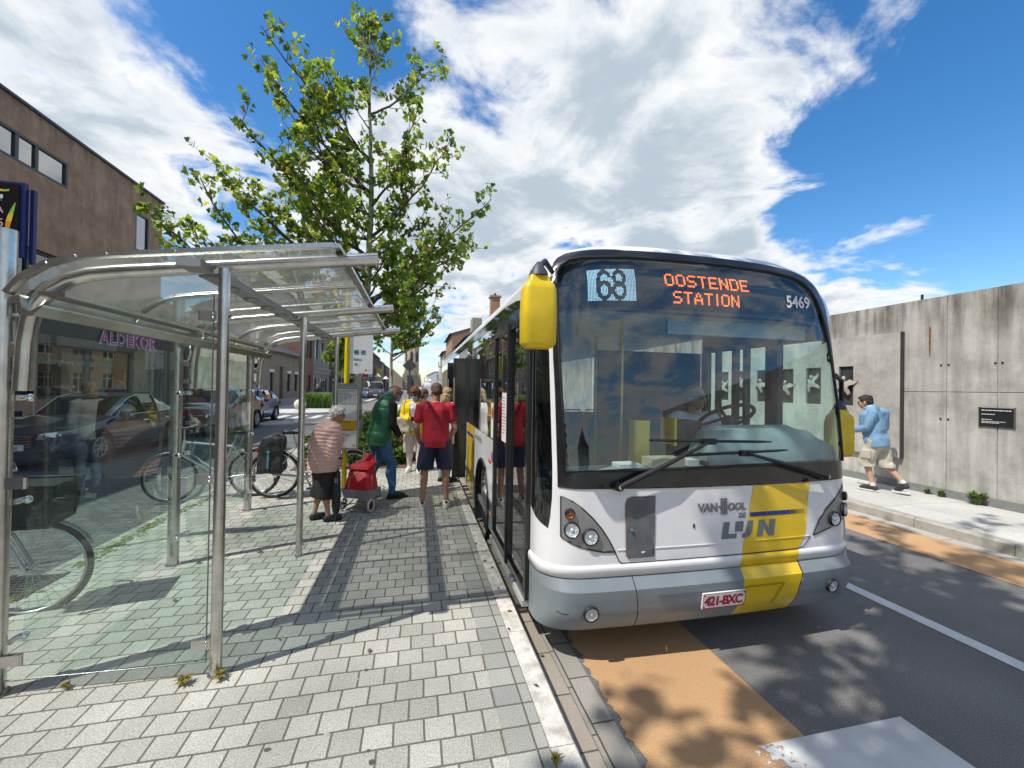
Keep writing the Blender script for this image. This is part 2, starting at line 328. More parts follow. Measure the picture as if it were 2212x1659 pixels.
def thing(name, loc, label, cat, group=None, local=False):
    """Empty at the base of a thing; local=True means its parts are given relative to the base"""
    o = bpy.data.objects.new(name, None); COL.objects.link(o); o.location = loc; o.empty_display_size = .2
    OFF[o.name] = (0, 0, 0) if local else tuple(loc)
    return tag(o, label, cat, group)
def dup(root, loc, rz=None, label=None, group=None, scale=None):
    def cp(o, par):
        c = o.copy(); COL.objects.link(c)
        if par: c.parent = par
        for ch in o.children: cp(ch, c)
        return c
    r = cp(root, None); r.location = loc
    if rz is not None: r.rotation_euler = (0, 0, rz)
    if scale: r.scale = scale
    if label: r['label'] = label
    if group: r['group'] = group
    return r
def remesh(mb, voxel, smooth=6, dec=None):
    """fuse overlapping closed shapes into one continuous surface"""
    me = bpy.data.meshes.new('fuse'); me.from_pydata(mb.v, [], mb.f); me.update()
    ob = bpy.data.objects.new('fuse', me); COL.objects.link(ob)
    r = ob.modifiers.new('r', 'REMESH'); r.mode = 'VOXEL'; r.voxel_size = voxel; r.use_smooth_shade = True
    if smooth:
        q = ob.modifiers.new('s', 'SMOOTH'); q.factor = .5; q.iterations = smooth
    if dec:
        q = ob.modifiers.new('d', 'DECIMATE'); q.ratio = dec
    dg = bpy.context.evaluated_depsgraph_get(); ev = ob.evaluated_get(dg); m2 = ev.to_mesh()
    out = MB(); out.add([v.co.copy() for v in m2.vertices], [tuple(p.vertices) for p in m2.polygons], 0, True)
    nrm = [v.normal.copy() for v in m2.vertices]; out.nrm = nrm
    ev.to_mesh_clear(); bpy.data.objects.remove(ob); bpy.data.meshes.remove(me)
    return out
def inside(p, poly):
    x, y = p; c = False; n = len(poly)
    for i in range(n):
        x0, y0 = poly[i]; x1, y1 = poly[i - 1]
        if (y0 > y) != (y1 > y) and x < (x1 - x0) * (y - y0) / (y1 - y0) + x0: c = not c
    return c
def fill(outer, holes=(), step=.06, extra=()):
    """triangulate an outline with holes, adding inner points so that it can follow a curved surface"""
    def dens(poly):
        o = []
        for i, a in enumerate(poly):
            b = poly[(i + 1) % len(poly)]; k = max(1, int(hypot(b[0] - a[0], b[1] - a[1]) / step))
            o += [(a[0] + (b[0] - a[0]) * t / k, a[1] + (b[1] - a[1]) * t / k) for t in range(k)]
        return o
    loops = [dens(outer)] + [dens(h) for h in holes]; vs = []; es = []
    for l in loops:
        o = len(vs); vs += l; es += [(o + i, o + (i + 1) % len(l)) for i in range(len(l))]
    xs = [p[0] for p in outer]; ys = [p[1] for p in outer]
    nx = int((max(xs) - min(xs)) / step); ny = int((max(ys) - min(ys)) / step)
    for i in range(1, nx + 1):
        for j in range(1, ny + 1):
            p = (min(xs) + (i - .5) * step, min(ys) + (j - .5) * step)
            if inside(p, loops[0]) and not any(inside(p, h) for h in loops[1:]):
                if min((p[0] - q[0]) ** 2 + (p[1] - q[1]) ** 2 for l in loops for q in l) > (step * .4) ** 2: vs.append(p)
    r = delaunay_2d_cdt([Vector(v) for v in vs], es, [], 0, 1e-7)
    V = [tuple(v) for v in r[0]]; F = []
    for f in r[2]:
        c = (sum(V[i][0] for i in f) / len(f), sum(V[i][1] for i in f) / len(f))
        if inside(c, loops[0]) and not any(inside(c, h) for h in loops[1:]): F.append(tuple(f))
    return V, F
# ================================================================ ground
ASPH = asphalt('asphalt', (.135, .132, .126), (.21, .206, .195), speck=.75)
ASPH2 = asphalt('asphalt_side', (.085, .088, .090), (.14, .14, .14))
PAVE = brickmat('pavers', (.375, .37, .33), (.51, .50, .445), (.16, .14, .105), .147, .146, .0055, speck=.44, rough=.78, bump=.7, stain=.16)
PAVED = brickmat('pavers_edge', (.30, .305, .285), (.42, .42, .385), (.15, .13, .10), .147, .146, .0055, off=0., speck=.34, rough=.78, bump=.6, stain=.08)
SETT = brickmat('setts', (.115, .12, .12), (.165, .17, .168), (.055, .055, .05), .20, .10, .008, speck=.3, rough=.85)
SLAB = brickmat('slabs', (.46, .45, .42), (.54, .53, .50), (.30, .29, .27), 1.0, 1.0, .006, speck=.14, rough=.85, bump=.25)
KERB = mat('kerb_stone', (.60, .57, .52), .75, var=.30, scale=14, bump=.35, bscale=120, spec=.3)
KERB2 = mat('kerb_concrete', (.36, .345, .30), .85, var=.18, scale=9, bump=.3, bscale=90)
GUT = brickmat('gutter_pavers', (.30, .26, .215), (.37, .325, .27), (.10, .085, .065), .40, .16, .006, axes='yx', speck=.16, rough=.8, bump=.5)
GUT2 = brickmat('gutter_grey', (.27, .255, .225), (.32, .30, .265), (.08, .07, .055), .36, .14, .006, axes='yx', off=.2, speck=.18, rough=.82, bump=.5)
ORANGE = asphalt('ochre_coating', (.46, .275, .135), (.54, .335, .175), speck=.16)
def paintmat(name, col, gaps=.45):
    m, nt, p = newmat(name); N = nt.nodes; out = N['Material Output']
    tc = N.new('ShaderNodeTexCoord'); n = N.new('ShaderNodeTexNoise'); n.inputs['Scale'].default_value = 34; n.inputs['Detail'].default_value = 7; n.inputs['Roughness'].default_value = .7; link(nt, tc.outputs['Object'], n.inputs['Vector'])
    at = N.new('ShaderNodeAttribute'); at.attribute_name = 'wear'
    ad = N.new('ShaderNodeMath'); ad.operation = 'ADD'; link(nt, n.outputs['Fac'], ad.inputs[0]); link(nt, at.outputs['Fac'], ad.inputs[1])
    g = N.new('ShaderNodeMath'); g.operation = 'GREATER_THAN'; link(nt, ad.outputs[0], g.inputs[0]); g.inputs[1].default_value = .66
    n2 = N.new('ShaderNodeTexNoise'); n2.inputs['Scale'].default_value = 5; n2.inputs['Detail'].default_value = 6; link(nt, tc.outputs['Object'], n2.inputs['Vector'])
    r = N.new('ShaderNodeValToRGB'); link(nt, n2.outputs['Fac'], r.inputs[0]); r.color_ramp.elements[0].position = .3; r.color_ramp.elements[1].position = .7
    r.color_ramp.elements[0].color = tuple(c * .84 for c in col) + (1,); r.color_ramp.elements[1].color = tuple(min(1, c * 1.1) for c in col) + (1,)
    link(nt, r.outputs[0], p.inputs['Base Color']); p.inputs['Roughness'].default_value = .6
    t = N.new('ShaderNodeBsdfTransparent'); mx = N.new('ShaderNodeMixShader'); link(nt, g.outputs[0], mx.inputs[0]); link(nt, p.outputs[0], mx.inputs[1]); link(nt, t.outputs[0], mx.inputs[2]); link(nt, mx.outputs[0], out.inputs[0])
    MATS[name] = m; return m
ROADP = paintmat('road_paint', (.62, .63, .62))
def wear(o, fn):
    a = o.data.attributes.new('wear', 'FLOAT', 'POINT')
    for i, v in enumerate(o.data.vertices): a.data[i].value = fn(v.co)
def sheet(name, x0, x1, y0, y1, z, m, kind='structure', nx=1, ny=1):
    b = MB(); b.grid(lambda u, v: (u, v, z), [x0 + (x1 - x0) * i / nx for i in range(nx + 1)], [y0 + (y1 - y0) * i / ny for i in range(ny + 1)])
    return b.build(name, m, kind=kind)
sheet('ground', -900, 900, -900, 2500, -.012, mat('far_ground', (.16, .17, .13), .9, var=.3, scale=.05))
sheet('road', -9.5, 6.55, -40, 420, 0, ASPH)
b = MB(); b.box(-8.4, -3.16, -30, 19.2, -.05, .10); b.box(-8.4, -6.75, 19.2, 24.0, -.05, .058); b.build('service_road', SETT, kind='structure')
b = MB(); b.box(-3.16, .44, -20, 8.9, -.05, .156); b.box(-.1, .44, 8.9, 24, -.05, .156); b.box(-3.16, -.1, 12.2, 13.6, -.05, .156); b.box(-3.16, -.1, 17.2, 24, -.05, .156); b.build('pavement', PAVE, kind='structure')
b = MB(); b.box(.441, .636, -20, 24, -.05, .157); b.build('pavement_border', PAVED, kind='structure')
# white kerb stones of the bus bay
b = MB(); y = -19.86
while y < 24:
    y1 = y + .945; zt = .163 + random.uniform(-.003, .003)
    b.prism([(.640, -.05), (.775, -.05), (.772, zt - .02), (.757, zt), (.640, zt)], lambda u, v, d: (u, d, v), y + .004, y1 - .004); y = y1
b.build('kerb', KERB, kind='structure')
sheet('gutter', .776, .935, -20, 24, .005, GUT); sheet('gutter_row', .941, 1.10, -20, 24, .006, GUT2)
def ragged(name, x0, x1, y0, y1, z, m):
    random.seed(5); n = int((y1 - y0) / .03); pts = [(x1, y0), (x1, y1)] + [(x0 + random.uniform(-.018, .018) + .012 * sin(i * .7), y1 - (y1 - y0) * i / n) for i in range(n + 1)]
    b = MB(); b.add([(p[0], p[1], z) for p in pts], [tuple(range(len(pts)))]); return b.build(name, m, kind='structure')
ragged('ochre_bay_strip', 1.135, 2.065, -10, 30, .004, ORANGE)
o = sheet('lane_line', 4.0, 4.13, -10, 60, .004, ROADP, nx=2, ny=700); wear(o, lambda c: -.25 + .08 * noise.noise(c * 3))
b = MB(); us = [1.5 + 1.225 * i / 60 for i in range(61)]; vs = [1.28 + .56 * i / 30 for i in range(31)]
b.grid(lambda u, v: (u, v, .008), us, vs); o = b.build('crossing_block', ROADP, kind='structure')
wear(o, lambda c: max(-.2, .34 - 1.0 * max(0, c.x - 1.62)) if c.x < 2.3 else -.2)
for i in range(5):
    x0 = 3.3 + i * 1.0
    if x0 < 6: o = sheet('crossing_block', x0, x0 + .55, 1.2 - 2.2, 1.2, .008, ROADP, nx=2, ny=4); wear(o, lambda c: -.15)
sheet('cycle_strip', 5.74, 6.50, -10, 80, .004, ORANGE)
sheet('far_gutter', 6.50, 6.73, -10, 80, .006, brickmat('concrete_gutter', (.40, .37, .32), (.46, .43, .37), (.25, .22, .18), 1.0, .5, .006, axes='yx', speck=.12, rough=.85))
b = MB(); y = -9.6
while y < 80:
    b.prism([(6.73, -.05), (6.885, -.05), (6.885, .142), (6.765, .142), (6.735, .122)], lambda u, v, d: (u, d, v), y + .004, y + .996); y += 1.0
b.build('far_kerb', KERB2, kind='structure')
b = MB(); b.box(6.886, 8.9, -10, 80, -.05, .138); b.build('far_sidewalk', SLAB, kind='structure')
b = MB(); b.box(-40, -8.45, -30, 22.0, -.05, .22); b.build('shop_sidewalk', SLAB, kind='structure')
# traffic island of the side street, and the pavement beyond
b = MB(); ring = [(-6.74, 19.3), (-6.4, 19.3)] + [(-6.4 + 1.15 * sin(radians(a)), 20.45 - 1.15 * cos(radians(a))) for a in range(10, 171, 20)] + [(-6.4, 21.6), (-6.74, 21.65)]
b.prism(ring, lambda u, v, d: (u, v, d), -.05, .12); b.build('island', KERB2, kind='structure')
b = MB(); ring = [(-40, 27.5), (-7.2, 27.5)] + [(-7.2 + 2.0 * sin(radians(a)), 29.5 - 2.0 * cos(radians(a))) for a in range(10, 91, 16)] + [(-5.2, 120), (-40, 120)]
b.prism(ring, lambda u, v, d: (u, v, d), -.05, .11); b.build('street_pavement', SLAB, kind='structure')
sheet('side_street', -40, -5.0, 21.9, 27.5, .003, ASPH2)
for i in range(6):
    o = sheet('side_crossing', -9.4 + i * .9, -9.0 + i * .9, 24.6, 26.9, .007, ROADP, nx=1, ny=1); wear(o, lambda c: -.2)
for i in range(8):
    o = sheet('road_dash', -1.35, -1.2, 28 + i * 7, 31 + i * 7, .004, ROADP, nx=1, ny=1); wear(o, lambda c: -.2)
for i in range(3):
    o = sheet('give_way_mark', -2.9 + i * 1.1, -2.2 + i * 1.1, 25.3, 26.0, .004, ROADP, nx=1, ny=1); wear(o, lambda c: -.2)
# moss in the channel between the paving and the setts, drain grate
b = MB(); random.seed(3)
for i in range(900):
    y = random.uniform(2.0, 9); x = -3.0 + random.gauss(0, .035) + .02 * sin(y * 3)
    if noise.noise(Vector((x * .3, y * 1.3, 0))) < -.1: continue
    r = random.uniform(.008, .026); a = random.uniform(0, 6.3); b.ell((x, y, .157), (r, r * random.uniform(.6, 1.6), r * .35), Matrix.Rotation(a, 3, 'Z'), nu=6, nv=3)
b.build('moss', mat('moss', (.16, .20, .035), .95, var=.4, scale=20), kind='stuff')
b = MB()
for i in range(9): b.box(-3.33, -2.98, 3.98 + i * .052, 4.005 + i * .052, .1, .166)
b.box(-3.36, -3.33, 3.95, 4.45, .1, .167); b.box(-2.98, -2.95, 3.95, 4.45, .1, .167)
b.build('drain_grate', mat('cast_iron', (.06, .055, .05), .6, .4, var=.3), label='cast iron drain grate set in the paving behind the shelter', cat='drain')
b = MB(); random.seed(31)
for i in range(90):
    x, y = random.uniform(-2.6, .6), random.uniform(1.2, 8.5); r = random.uniform(.006, .016); a = random.uniform(0, 3)
    ring = [(x + r * cos(t * .785) * random.uniform(.7, 1.2), y + r * sin(t * .785) * random.uniform(.7, 1.2), .1572 + .0003 * (i % 5)) for t in range(8)]; b.add(ring, [tuple(range(8))], i % 2)
b.build('gum_spots', [mat('gum_dark', (.09, .085, .075), .9), mat('gum_pale', (.40, .38, .33), .9)], kind='stuff')
b = MB()
for i in range(46):
    x, y = (random.uniform(.60, .95), random.uniform(1.3, 8)) if i < 26 else (random.uniform(-2.9, .5), random.uniform(1.3, 8)); z = .166 if x < .77 else .012; r = random.uniform(.012, .03); a = random.uniform(0, 6.3); c, s_ = cos(a) * r, sin(a) * r
    b.add([(x + c, y + s_, z), (x - s_ * .5, y + c * .5, z + .004), (x - c, y - s_, z + .002), (x + s_ * .5, y - c * .5, z + .006)], [(0, 1, 2, 3)], i % 2)
b.build('fallen_leaves', [mat('leaf_litter', (.20, .12, .04), .8), mat('leaf_litter_dark', (.10, .07, .03), .8)], kind='stuff')
# mulch beds
b = MB(); b.box(-2.4, -.1, 8.9, 12.2, -.05, .17); b.build('planting_bed', mat('bark_mulch', (.13, .075, .045), .95, var=.5, scale=30, bump=1.0, bscale=45), kind='structure')
b = MB(); b.box(-2.6, -.1, 13.6, 17.2, -.05, .17); b.build('planting_bed', MATS['bark_mulch'], kind='structure')
b = MB(); b.box(-3.16, -2.4, 8.9, 12.2, -.05, .155); b.box(-3.16, -2.6, 13.6, 17.2, -.05, .155); b.build('bed_paving', PAVE, kind='structure')

# ================================================================ concrete wall on the right
CONC = concrete('concrete', (.44, .425, .385), (.17, .15, .125), z1=3.3)
CONCP = concrete('concrete_panel', (.42, .405, .365), (.33, .315, .28), z1=3.0, streak=.35)
PLINTH = mat('plinth', (.20, .205, .20), .85, var=.2, scale=5, bump=.3, bscale=60)
wallt = thing('concrete_wall', (8.65, 6, .14), 'long weathered concrete wall with bolt holes along the far sidewalk', 'wall')
b = MB(); js = [-9.4, -6.9, -4.4, -2.0, -.6, .7, 1.95, 3.25, 4.565, 5.195, 7.13, 8.4, 9.9, 12.2, 14.6, 17, 19.5, 22, 24.6]
for j in range(len(js) - 1):
    y0, y1 = js[j] + .006, js[j + 1] - .006
    b.box(8.65, 9.0, y0, y1, .27, 1.894); b.box(8.65, 9.0, y0, y1, 1.904, 3.52)
b.box(8.665, 8.99, -9.4, 24.6, .2, 3.5); b.build('wall', CONC, wallt)
b = MB(); b.box(8.635, 9.0, -9.4, 24.6, .1, .269); b.build('plinth', PLINTH, wallt)
b = MB()
for j in range(len(js) - 1):
    for z in (1.44, 2.35):
        for fy in (.04, .96):
            y = js[j] + (js[j + 1] - js[j]) * fy; b.lathe([(.0, .0), (.014, .0), (.017, -.004)], (8.647, y, z), 'x', 10)
b.build('bolt_holes', mat('hole_dark', (.03, .028, .025), .9), wallt)
b = MB(); b.prism([(5.428, 2.50), (5.440, 2.50), (5.452, 2.75), (5.448, 3.01), (5.435, 3.03), (5.422, 3.0), (5.420, 2.78)], lambda u, v, d: (d, u, v), 8.6465, 8.648); b.build('rust_streak', mat('rust', (.20, .085, .035), .9, var=.6, scale=14), wallt)
b = MB(); b.cyl((8.8, 5.65, 3.52), (8.8, 5.65, 3.64), .02); b.build('wall_spike', BLACK, wallt)
pan = thing('relief_panel', (8.57, 6, .69), 'raised concrete panel with dark square recesses fixed on the wall', 'panel')
b = MB(); sq = [(6.67, 6.97), (7.36, 7.72), (8.04, 8.38), (8.81, 9.12), (9.50, 9.76), (10.13, 10.45), (10.85, 11.2), (11.6, 11.95)]
ys = [5.835] + [v for p in sq for v in p] + [13.0]
for i in range(0, len(ys), 2): b.box(8.57, 8.66, ys[i] + (0 if i == 0 else 0), ys[i + 1], .69, 2.985)
for y0, y1 in sq: b.box(8.571, 8.66, y0, y1, .69, 1.60); b.box(8.571, 8.66, y0, y1, 2.40, 2.984)
b.build('slab', CONCP, pan)
b = MB(); b.box(8.567, 8.66, 5.818, 5.833, .68, 2.99); b.build('edge_shade_strip', mat('edge_shade', (.05, .048, .046), .7), pan)  # added dark strip, paints the shade on the slab's end face
for y0, y1 in sq:
    b = MB(); b.box(8.615, 8.655, y0, y1, 1.60, 2.40); b.build('recess', mat('dark_stone', (.028, .03, .03), .6, var=.5, scale=4, bump=.2), pan)
BIRD = [(.0, .30), (.10, .16), (.22, .22), (.40, .12), (.56, .14), (.36, .0), (.18, -.02), (.12, -.10), (.16, -.30), (.06, -.40), (.0, -.26), (-.08, -.12), (-.22, -.06), (-.44, -.20), (-.34, .02), (-.18, .12), (-.08, .16), (-.06, .34)]
place = ['nearest to the pavement end', 'second from the near end', 'third from the near end', 'fourth from the near end', 'fifth from the near end', 'sixth from the near end', 'seventh from the near end', 'farthest along the panel']
for k, (y0, y1) in enumerate(sq):
    c = ((y0 + y1) / 2, 2.0 + .06 * sin(k * 2.1)); s = .46 if k else .50; a = .5 * sin(k * 1.7) + (.15 if k == 0 else .3)
    poly = [(c[0] - s * (x * cos(a) - y * sin(a)), c[1] + s * (x * sin(a) + y * cos(a))) for x, y in BIRD]
    V, F = fill(poly, step=.05); b = MB(); n = len(V)
    def put(u, v, d): return (8.565 - d - .045 * (1 - min(1, hypot(u - c[0], v - c[1]) / (.4 * s))), u, v)
    b.add([put(u, v, .02) for u, v in V], F, 0, True); b.add([put(u, v, -.005) for u, v in V], [f[::-1] for f in F], 0, True)
    b.ell((8.515, c[0] + s * .02 * sin(a), c[1] + s * .30), (.03, .035, .05))
    b.build('bird_sculpture', mat('pale_stone', (.40, .37, .32), .8, var=.2, scale=9), label='pale stone bird with spread wings over the dark recess ' + place[k], cat='sculpture', group='stone birds on the concrete panel')
plq = thing('wall_plaque', (8.64, 4.57, 1.37), 'dark rectangular plaque with thin white lines of text on concrete wall', 'plaque')
b = MB(); b.box(8.628, 8.649, 4.375, 4.765, 1.37, 1.66); b.build('plate', mat('plaque_dark', (.018, .02, .022), .25), plq)
b = MB()
for z, w, h in ((1.615, .34, .012), (1.555, .16, .010), (1.475, .13, .008), (1.445, .28, .008), (1.425, .21, .008)):
    y = 4.74; 
    while y > 4.74 - w:
        l = min(random.uniform(.02, .05), y - 4.74 + w); b.box(8.6262, 8.6275, y - l + .006, y, z, z + h); y -= l
        if l < .006: break
b.build('lettering', WHITEP, plq)
b = MB(); b.box(8.622, 8.649, 4.365, 4.374, 1.36, 1.67); b.box(8.622, 8.649, 4.766, 4.775, 1.36, 1.67); b.build('rim', mat('plaque_rim', (.2, .19, .17), .4, .6), plq)
LEAFY = leafmat('weed_leaf', (.12, .19, .045), .3)
def tuft(name, x, y, z, h, n, label, mtl=None, spread=.5, w=.012):
    b = MB()
    for i in range(n):
        a = random.uniform(0, 6.28); t = random.uniform(.1, spread); l = h * random.uniform(.5, 1.1); d = Vector((cos(a), sin(a), 0)); p = Vector((x, y, z)) + d * random.uniform(0, h * .12)
        q = p + d * l * t * .5 + Vector((0, 0, l * .6)); e = p + d * l * t * 1.3 + Vector((0, 0, l * (1 - t * .6))); s = d.cross(Vector((0, 0, 1))) * w * random.uniform(.6, 1.4)
        b.add([p - s * .5, p + s * .5, q + s, q - s, e], [(0, 1, 2, 3), (3, 2, 4)])
    return b.build(name, mtl or LEAFY, loc=(x, y, z), label=label, cat='weed')
tuft('weed', 8.56, 4.75, .14, .24, 90, 'tall green weed at the wall foot, largest of the three', w=.03)
tuft('weed', 8.58, 5.22, .14, .13, 50, 'small green weed at the wall foot, middle of the three', w=.022)
tuft('weed', 8.58, 5.42, .14, .11, 50, 'low weed at the wall foot, nearest to the relief panel', w=.022)
DRY = leafmat('dry_grass', (.30, .26, .07), .3)
tuft('grass_tuft', -1.07, 2.70, .158, .06, 60, 'yellowish grass tuft growing at the base of the near front post', DRY, .9, .006)
tuft('grass_tuft', -1.25, 2.69, .158, .06, 50, 'yellowish grass tuft growing below the end glass pane', DRY, .9, .006)
tuft('grass_tuft', -1.85, 2.78, .158, .04, 40, 'tiny mossy tuft growing near the left rear post', DRY, .9, .008)
tuft('grass_tuft', .64, 1.80, .158, .045, 60, 'dry yellow grass tuft in the kerb joint at the bottom edge', DRY, .9, .006)

# ================================================================ buildings
STUCCO = concrete('brown_stucco', (.40, .255, .165), (.22, .15, .11), z1=9.0, streak=.5)
FRAME = mat('dark_frame', (.035, .05, .055), .4, var=.1)
PANE = glass('house_pane', (.10, .12, .12), 1.6, 0., boost=2.2)
WINW = mat('white_frame', (.66, .66, .64), .4, var=.05)
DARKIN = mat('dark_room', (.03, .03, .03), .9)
def facade(b, org, U, W, z0, z1, ops, m=0, depth=.16, rev=None):
    """wall face with real openings: ops = (u0, u1, za, zb); returns a point function"""
    org = Vector(org); U = Vector(U); Nn = Vector((U.y, -U.x, 0))
    P = lambda u, z, d=0.: (org.x + U.x * u - Nn.x * d, org.y + U.y * u - Nn.y * d, z)
    us = sorted({0, W} | {q for o in ops for q in o[:2]}); zs = sorted({z0, z1} | {q for o in ops for q in o[2:4]})
    for i in range(len(us) - 1):
        for j in range(len(zs) - 1):
            cu, cz = (us[i] + us[i + 1]) / 2, (zs[j] + zs[j + 1]) / 2
            if any(o[0] < cu < o[1] and o[2] < cz < o[3] for o in ops): continue
            b.quad(P(us[i], zs[j]), P(us[i + 1], zs[j]), P(us[i + 1], zs[j + 1]), P(us[i], zs[j + 1]), m)
    for u0, u1, a, c in [o[:4] for o in ops]:
        for q in ((P(u0, a), P(u0, c), P(u0, c, depth), P(u0, a, depth)), (P(u1, a), P(u1, a, depth), P(u1, c, depth), P(u1, c)), (P(u0, a), P(u0, a, depth), P(u1, a, depth), P(u1, a)), (P(u0, c), P(u1, c), P(u1, c, depth), P(u0, c, depth))):
            b.quad(*q, m)
    return P
def window(par, P, o, fm=None, depth=.12, mull=1, trans=False, sill=None, back=True, fw=.05, name='window'):
    u0, u1, a, c = o[:4]; b = MB()
    def bar(p0, p1, q0, q1):
        v = [P(p0, q0, depth - .05), P(p1, q0, depth - .05), P(p1, q1, depth - .05), P(p0, q1, depth - .05), P(p0, q0, depth + .03), P(p1, q0, depth + .03), P(p1, q1, depth + .03), P(p0, q1, depth + .03)]
        b.add(v, [(0, 1, 2, 3), (4, 7, 6, 5), (0, 4, 5, 1), (1, 5, 6, 2), (2, 6, 7, 3), (3, 7, 4, 0)])
    bar(u0, u0 + fw, a, c); bar(u1 - fw, u1, a, c); bar(u0 + fw, u1 - fw, a, a + fw); bar(u0 + fw, u1 - fw, c - fw, c)
    for k in range(1, mull + 1):
        if mull > 0:
            x = u0 + (u1 - u0) * k / (mull + 1); bar(x - fw / 2, x + fw / 2, a + fw, c - fw)
    if trans: bar(u0 + fw, u1 - fw, c - (c - a) * .28, c - (c - a) * .28 + fw)
    w = b.build(name, fm or FRAME, par)
    g = MB(); g.quad(P(u0 + fw, a + fw, depth), P(u1 - fw, a + fw, depth), P(u1 - fw, c - fw, depth), P(u0 + fw, c - fw, depth)); g.build('pane', PANE, w)
    if back:
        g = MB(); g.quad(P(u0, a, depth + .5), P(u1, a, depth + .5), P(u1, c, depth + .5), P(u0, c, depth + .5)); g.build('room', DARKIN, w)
    if sill:
        s = MB(); v0 = [P(u0 - .06, a - .07, -.05), P(u1 + .06, a - .07, -.05), P(u1 + .06, a, -.05), P(u0 - .06, a, -.05)]; v1 = [P(u0 - .06, a - .07, .02), P(u1 + .06, a - .07, .02), P(u1 + .06, a, .02), P(u0 - .06, a, .02)]
        s.add(v0 + v1, [(0, 1, 2, 3), (4, 7, 6, 5), (0, 4, 5, 1), (1, 5, 6, 2), (2, 6, 7, 3), (3, 7, 4, 0)]); s.build('sill', sill, w)
    return w
# --- brown shop
XS = -10.0
shop = thing('shop_building', (XS, 8, .2), 'brown rendered shop with ribbon windows above a wide dark shopfront', 'building')
ops = [(8.6, 14.62, 7.38, 8.14), (17.6, 18.38, 6.60, 8.0), (2.0, 15.2, 3.78, 5.35), (2.2, 17.7, 1.32, 2.90)]
u = lambda y: y + 30
b = MB(); o2 = [(u(a), u(c), d, e) for a, c, d, e in ops]
P = facade(b, (XS, -30, 0), (0, 1, 0), 49.2, .2, 8.92, o2, depth=.2)
b.quad((XS, 19.2, .2), (-24, 19.2, .2), (-24, 19.2, 8.92), (XS, 19.2, 8.92)); b.quad((XS, -30, 8.92), (XS, 19.2, 8.92), (-24, 19.2, 8.92), (-24, -30, 8.92)); b.quad((XS, -30, .2), (XS, -30, 8.92), (-24, -30, 8.92), (-24, -30, .2))
b.build('wall', STUCCO, shop)
b = MB(); b.box(XS - .3, XS + .06, -30, 19.26, 8.921, 9.0); b.box(XS - 14, XS - .3, 19.1, 19.26, 8.921, 9.0); b.build('roof_edge', mat('roof_edge', (.03, .03, .05), .5), shop)
PANE2 = glass('ribbon_pane', (.05, .07, .08), 1.6, 0., boost=4.5)
PANE_, PANE = PANE, PANE2
rw = window(shop, P, o2[0], mull=0, depth=.05, fw=.07)
for y in (13.05, 13.62, 11.6, 10.2): b = MB(); b.box(XS - .09, XS - .005, y - .05, y + .05, 7.45, 8.07); b.build('mullion', FRAME, rw)
window(shop, P, o2[1], mull=0, depth=.05, fw=.07); PANE = PANE_; window(shop, P, o2[2], mull=7, depth=.14, fw=.08)
# shopfront
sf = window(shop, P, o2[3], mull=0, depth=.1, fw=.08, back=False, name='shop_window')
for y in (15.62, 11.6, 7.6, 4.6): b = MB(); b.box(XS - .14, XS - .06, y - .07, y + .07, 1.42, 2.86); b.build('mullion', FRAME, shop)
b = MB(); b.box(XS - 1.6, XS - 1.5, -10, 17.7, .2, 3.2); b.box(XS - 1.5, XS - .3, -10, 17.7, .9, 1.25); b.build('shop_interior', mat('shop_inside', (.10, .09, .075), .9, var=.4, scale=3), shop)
b = MB(); b.box(XS - .3, XS - .22, 8, 17.6, 2.66, 2.88); b.build('sun_blind', mat('blind_cream', (.40, .42, .36), .8), shop)
b = MB(); random.seed(12)
for i in range(26):
    y = random.uniform(11, 17.4); z = 1.26; w = random.uniform(.05, .14); h = random.uniform(.08, .35); b.box(XS - .75, XS - .6, y, y + w, z, z + h, random.randrange(4))
b.build('display_goods', [mat('goods_white', (.7, .7, .68), .5), mat('goods_lime', (.55, .75, .05), .4), mat('goods_teal', (.05, .2, .22), .4), mat('goods_red', (.45, .1, .05), .4)], shop)
b = MB(); b.box(XS - .01, XS + .05, 2.0, 17.75, 2.92, 3.74); b.build('fascia', mat('fascia_dark', (.03, .045, .045), .35), shop)
b = MB(); b.box(XS + .001, XS + .04, 17.78, 19.2, .2, 1.47); b.box(XS + .001, XS + .04, 18.9, 19.2, 1.47, 4.2); b.build('brick_base', brickmat('grey_brick', (.075, .07, .066), (.11, .10, .095), (.05, .048, .045), .22, .07, .01, axes='yz', speck=.25), shop)
FX = lambda y0, z0: (lambda x, y, d: (XS + .05 + d, y0 + x, z0 + y))
LET = mat('shop_letters', (.45, .05, .22), .5); LETO = mat('letter_edge', (.85, .80, .83), .5)
b = MB(); b.text('ALDEKOR', FX(15.9, 3.07), .62, bold=.035, spacing=1.06, d0=0, d1=.03); b.build('letter_outline', LETO, shop)
b = MB(); b.text('ALDEKOR', FX(15.9, 3.07), .62, bold=.008, spacing=1.06 * 1.012, d1=.05); b.build('letters', LET, shop)
b = MB(); b.text('Behang- en schilderwerken', lambda x, y, d: (XS - .085 + d, 13.9 + x, 2.30 + y), .27, shear=.25, d1=.004); b.build('window_lettering', mat('lettering_cream', (.36, .40, .34), .6), shop)
b = MB(); b.cyl((XS + .06, 18.6, .3), (XS + .06, 18.6, 3.0), .05); b.build('drainpipe', mat('pipe_grey', (.2, .2, .2), .5), shop)
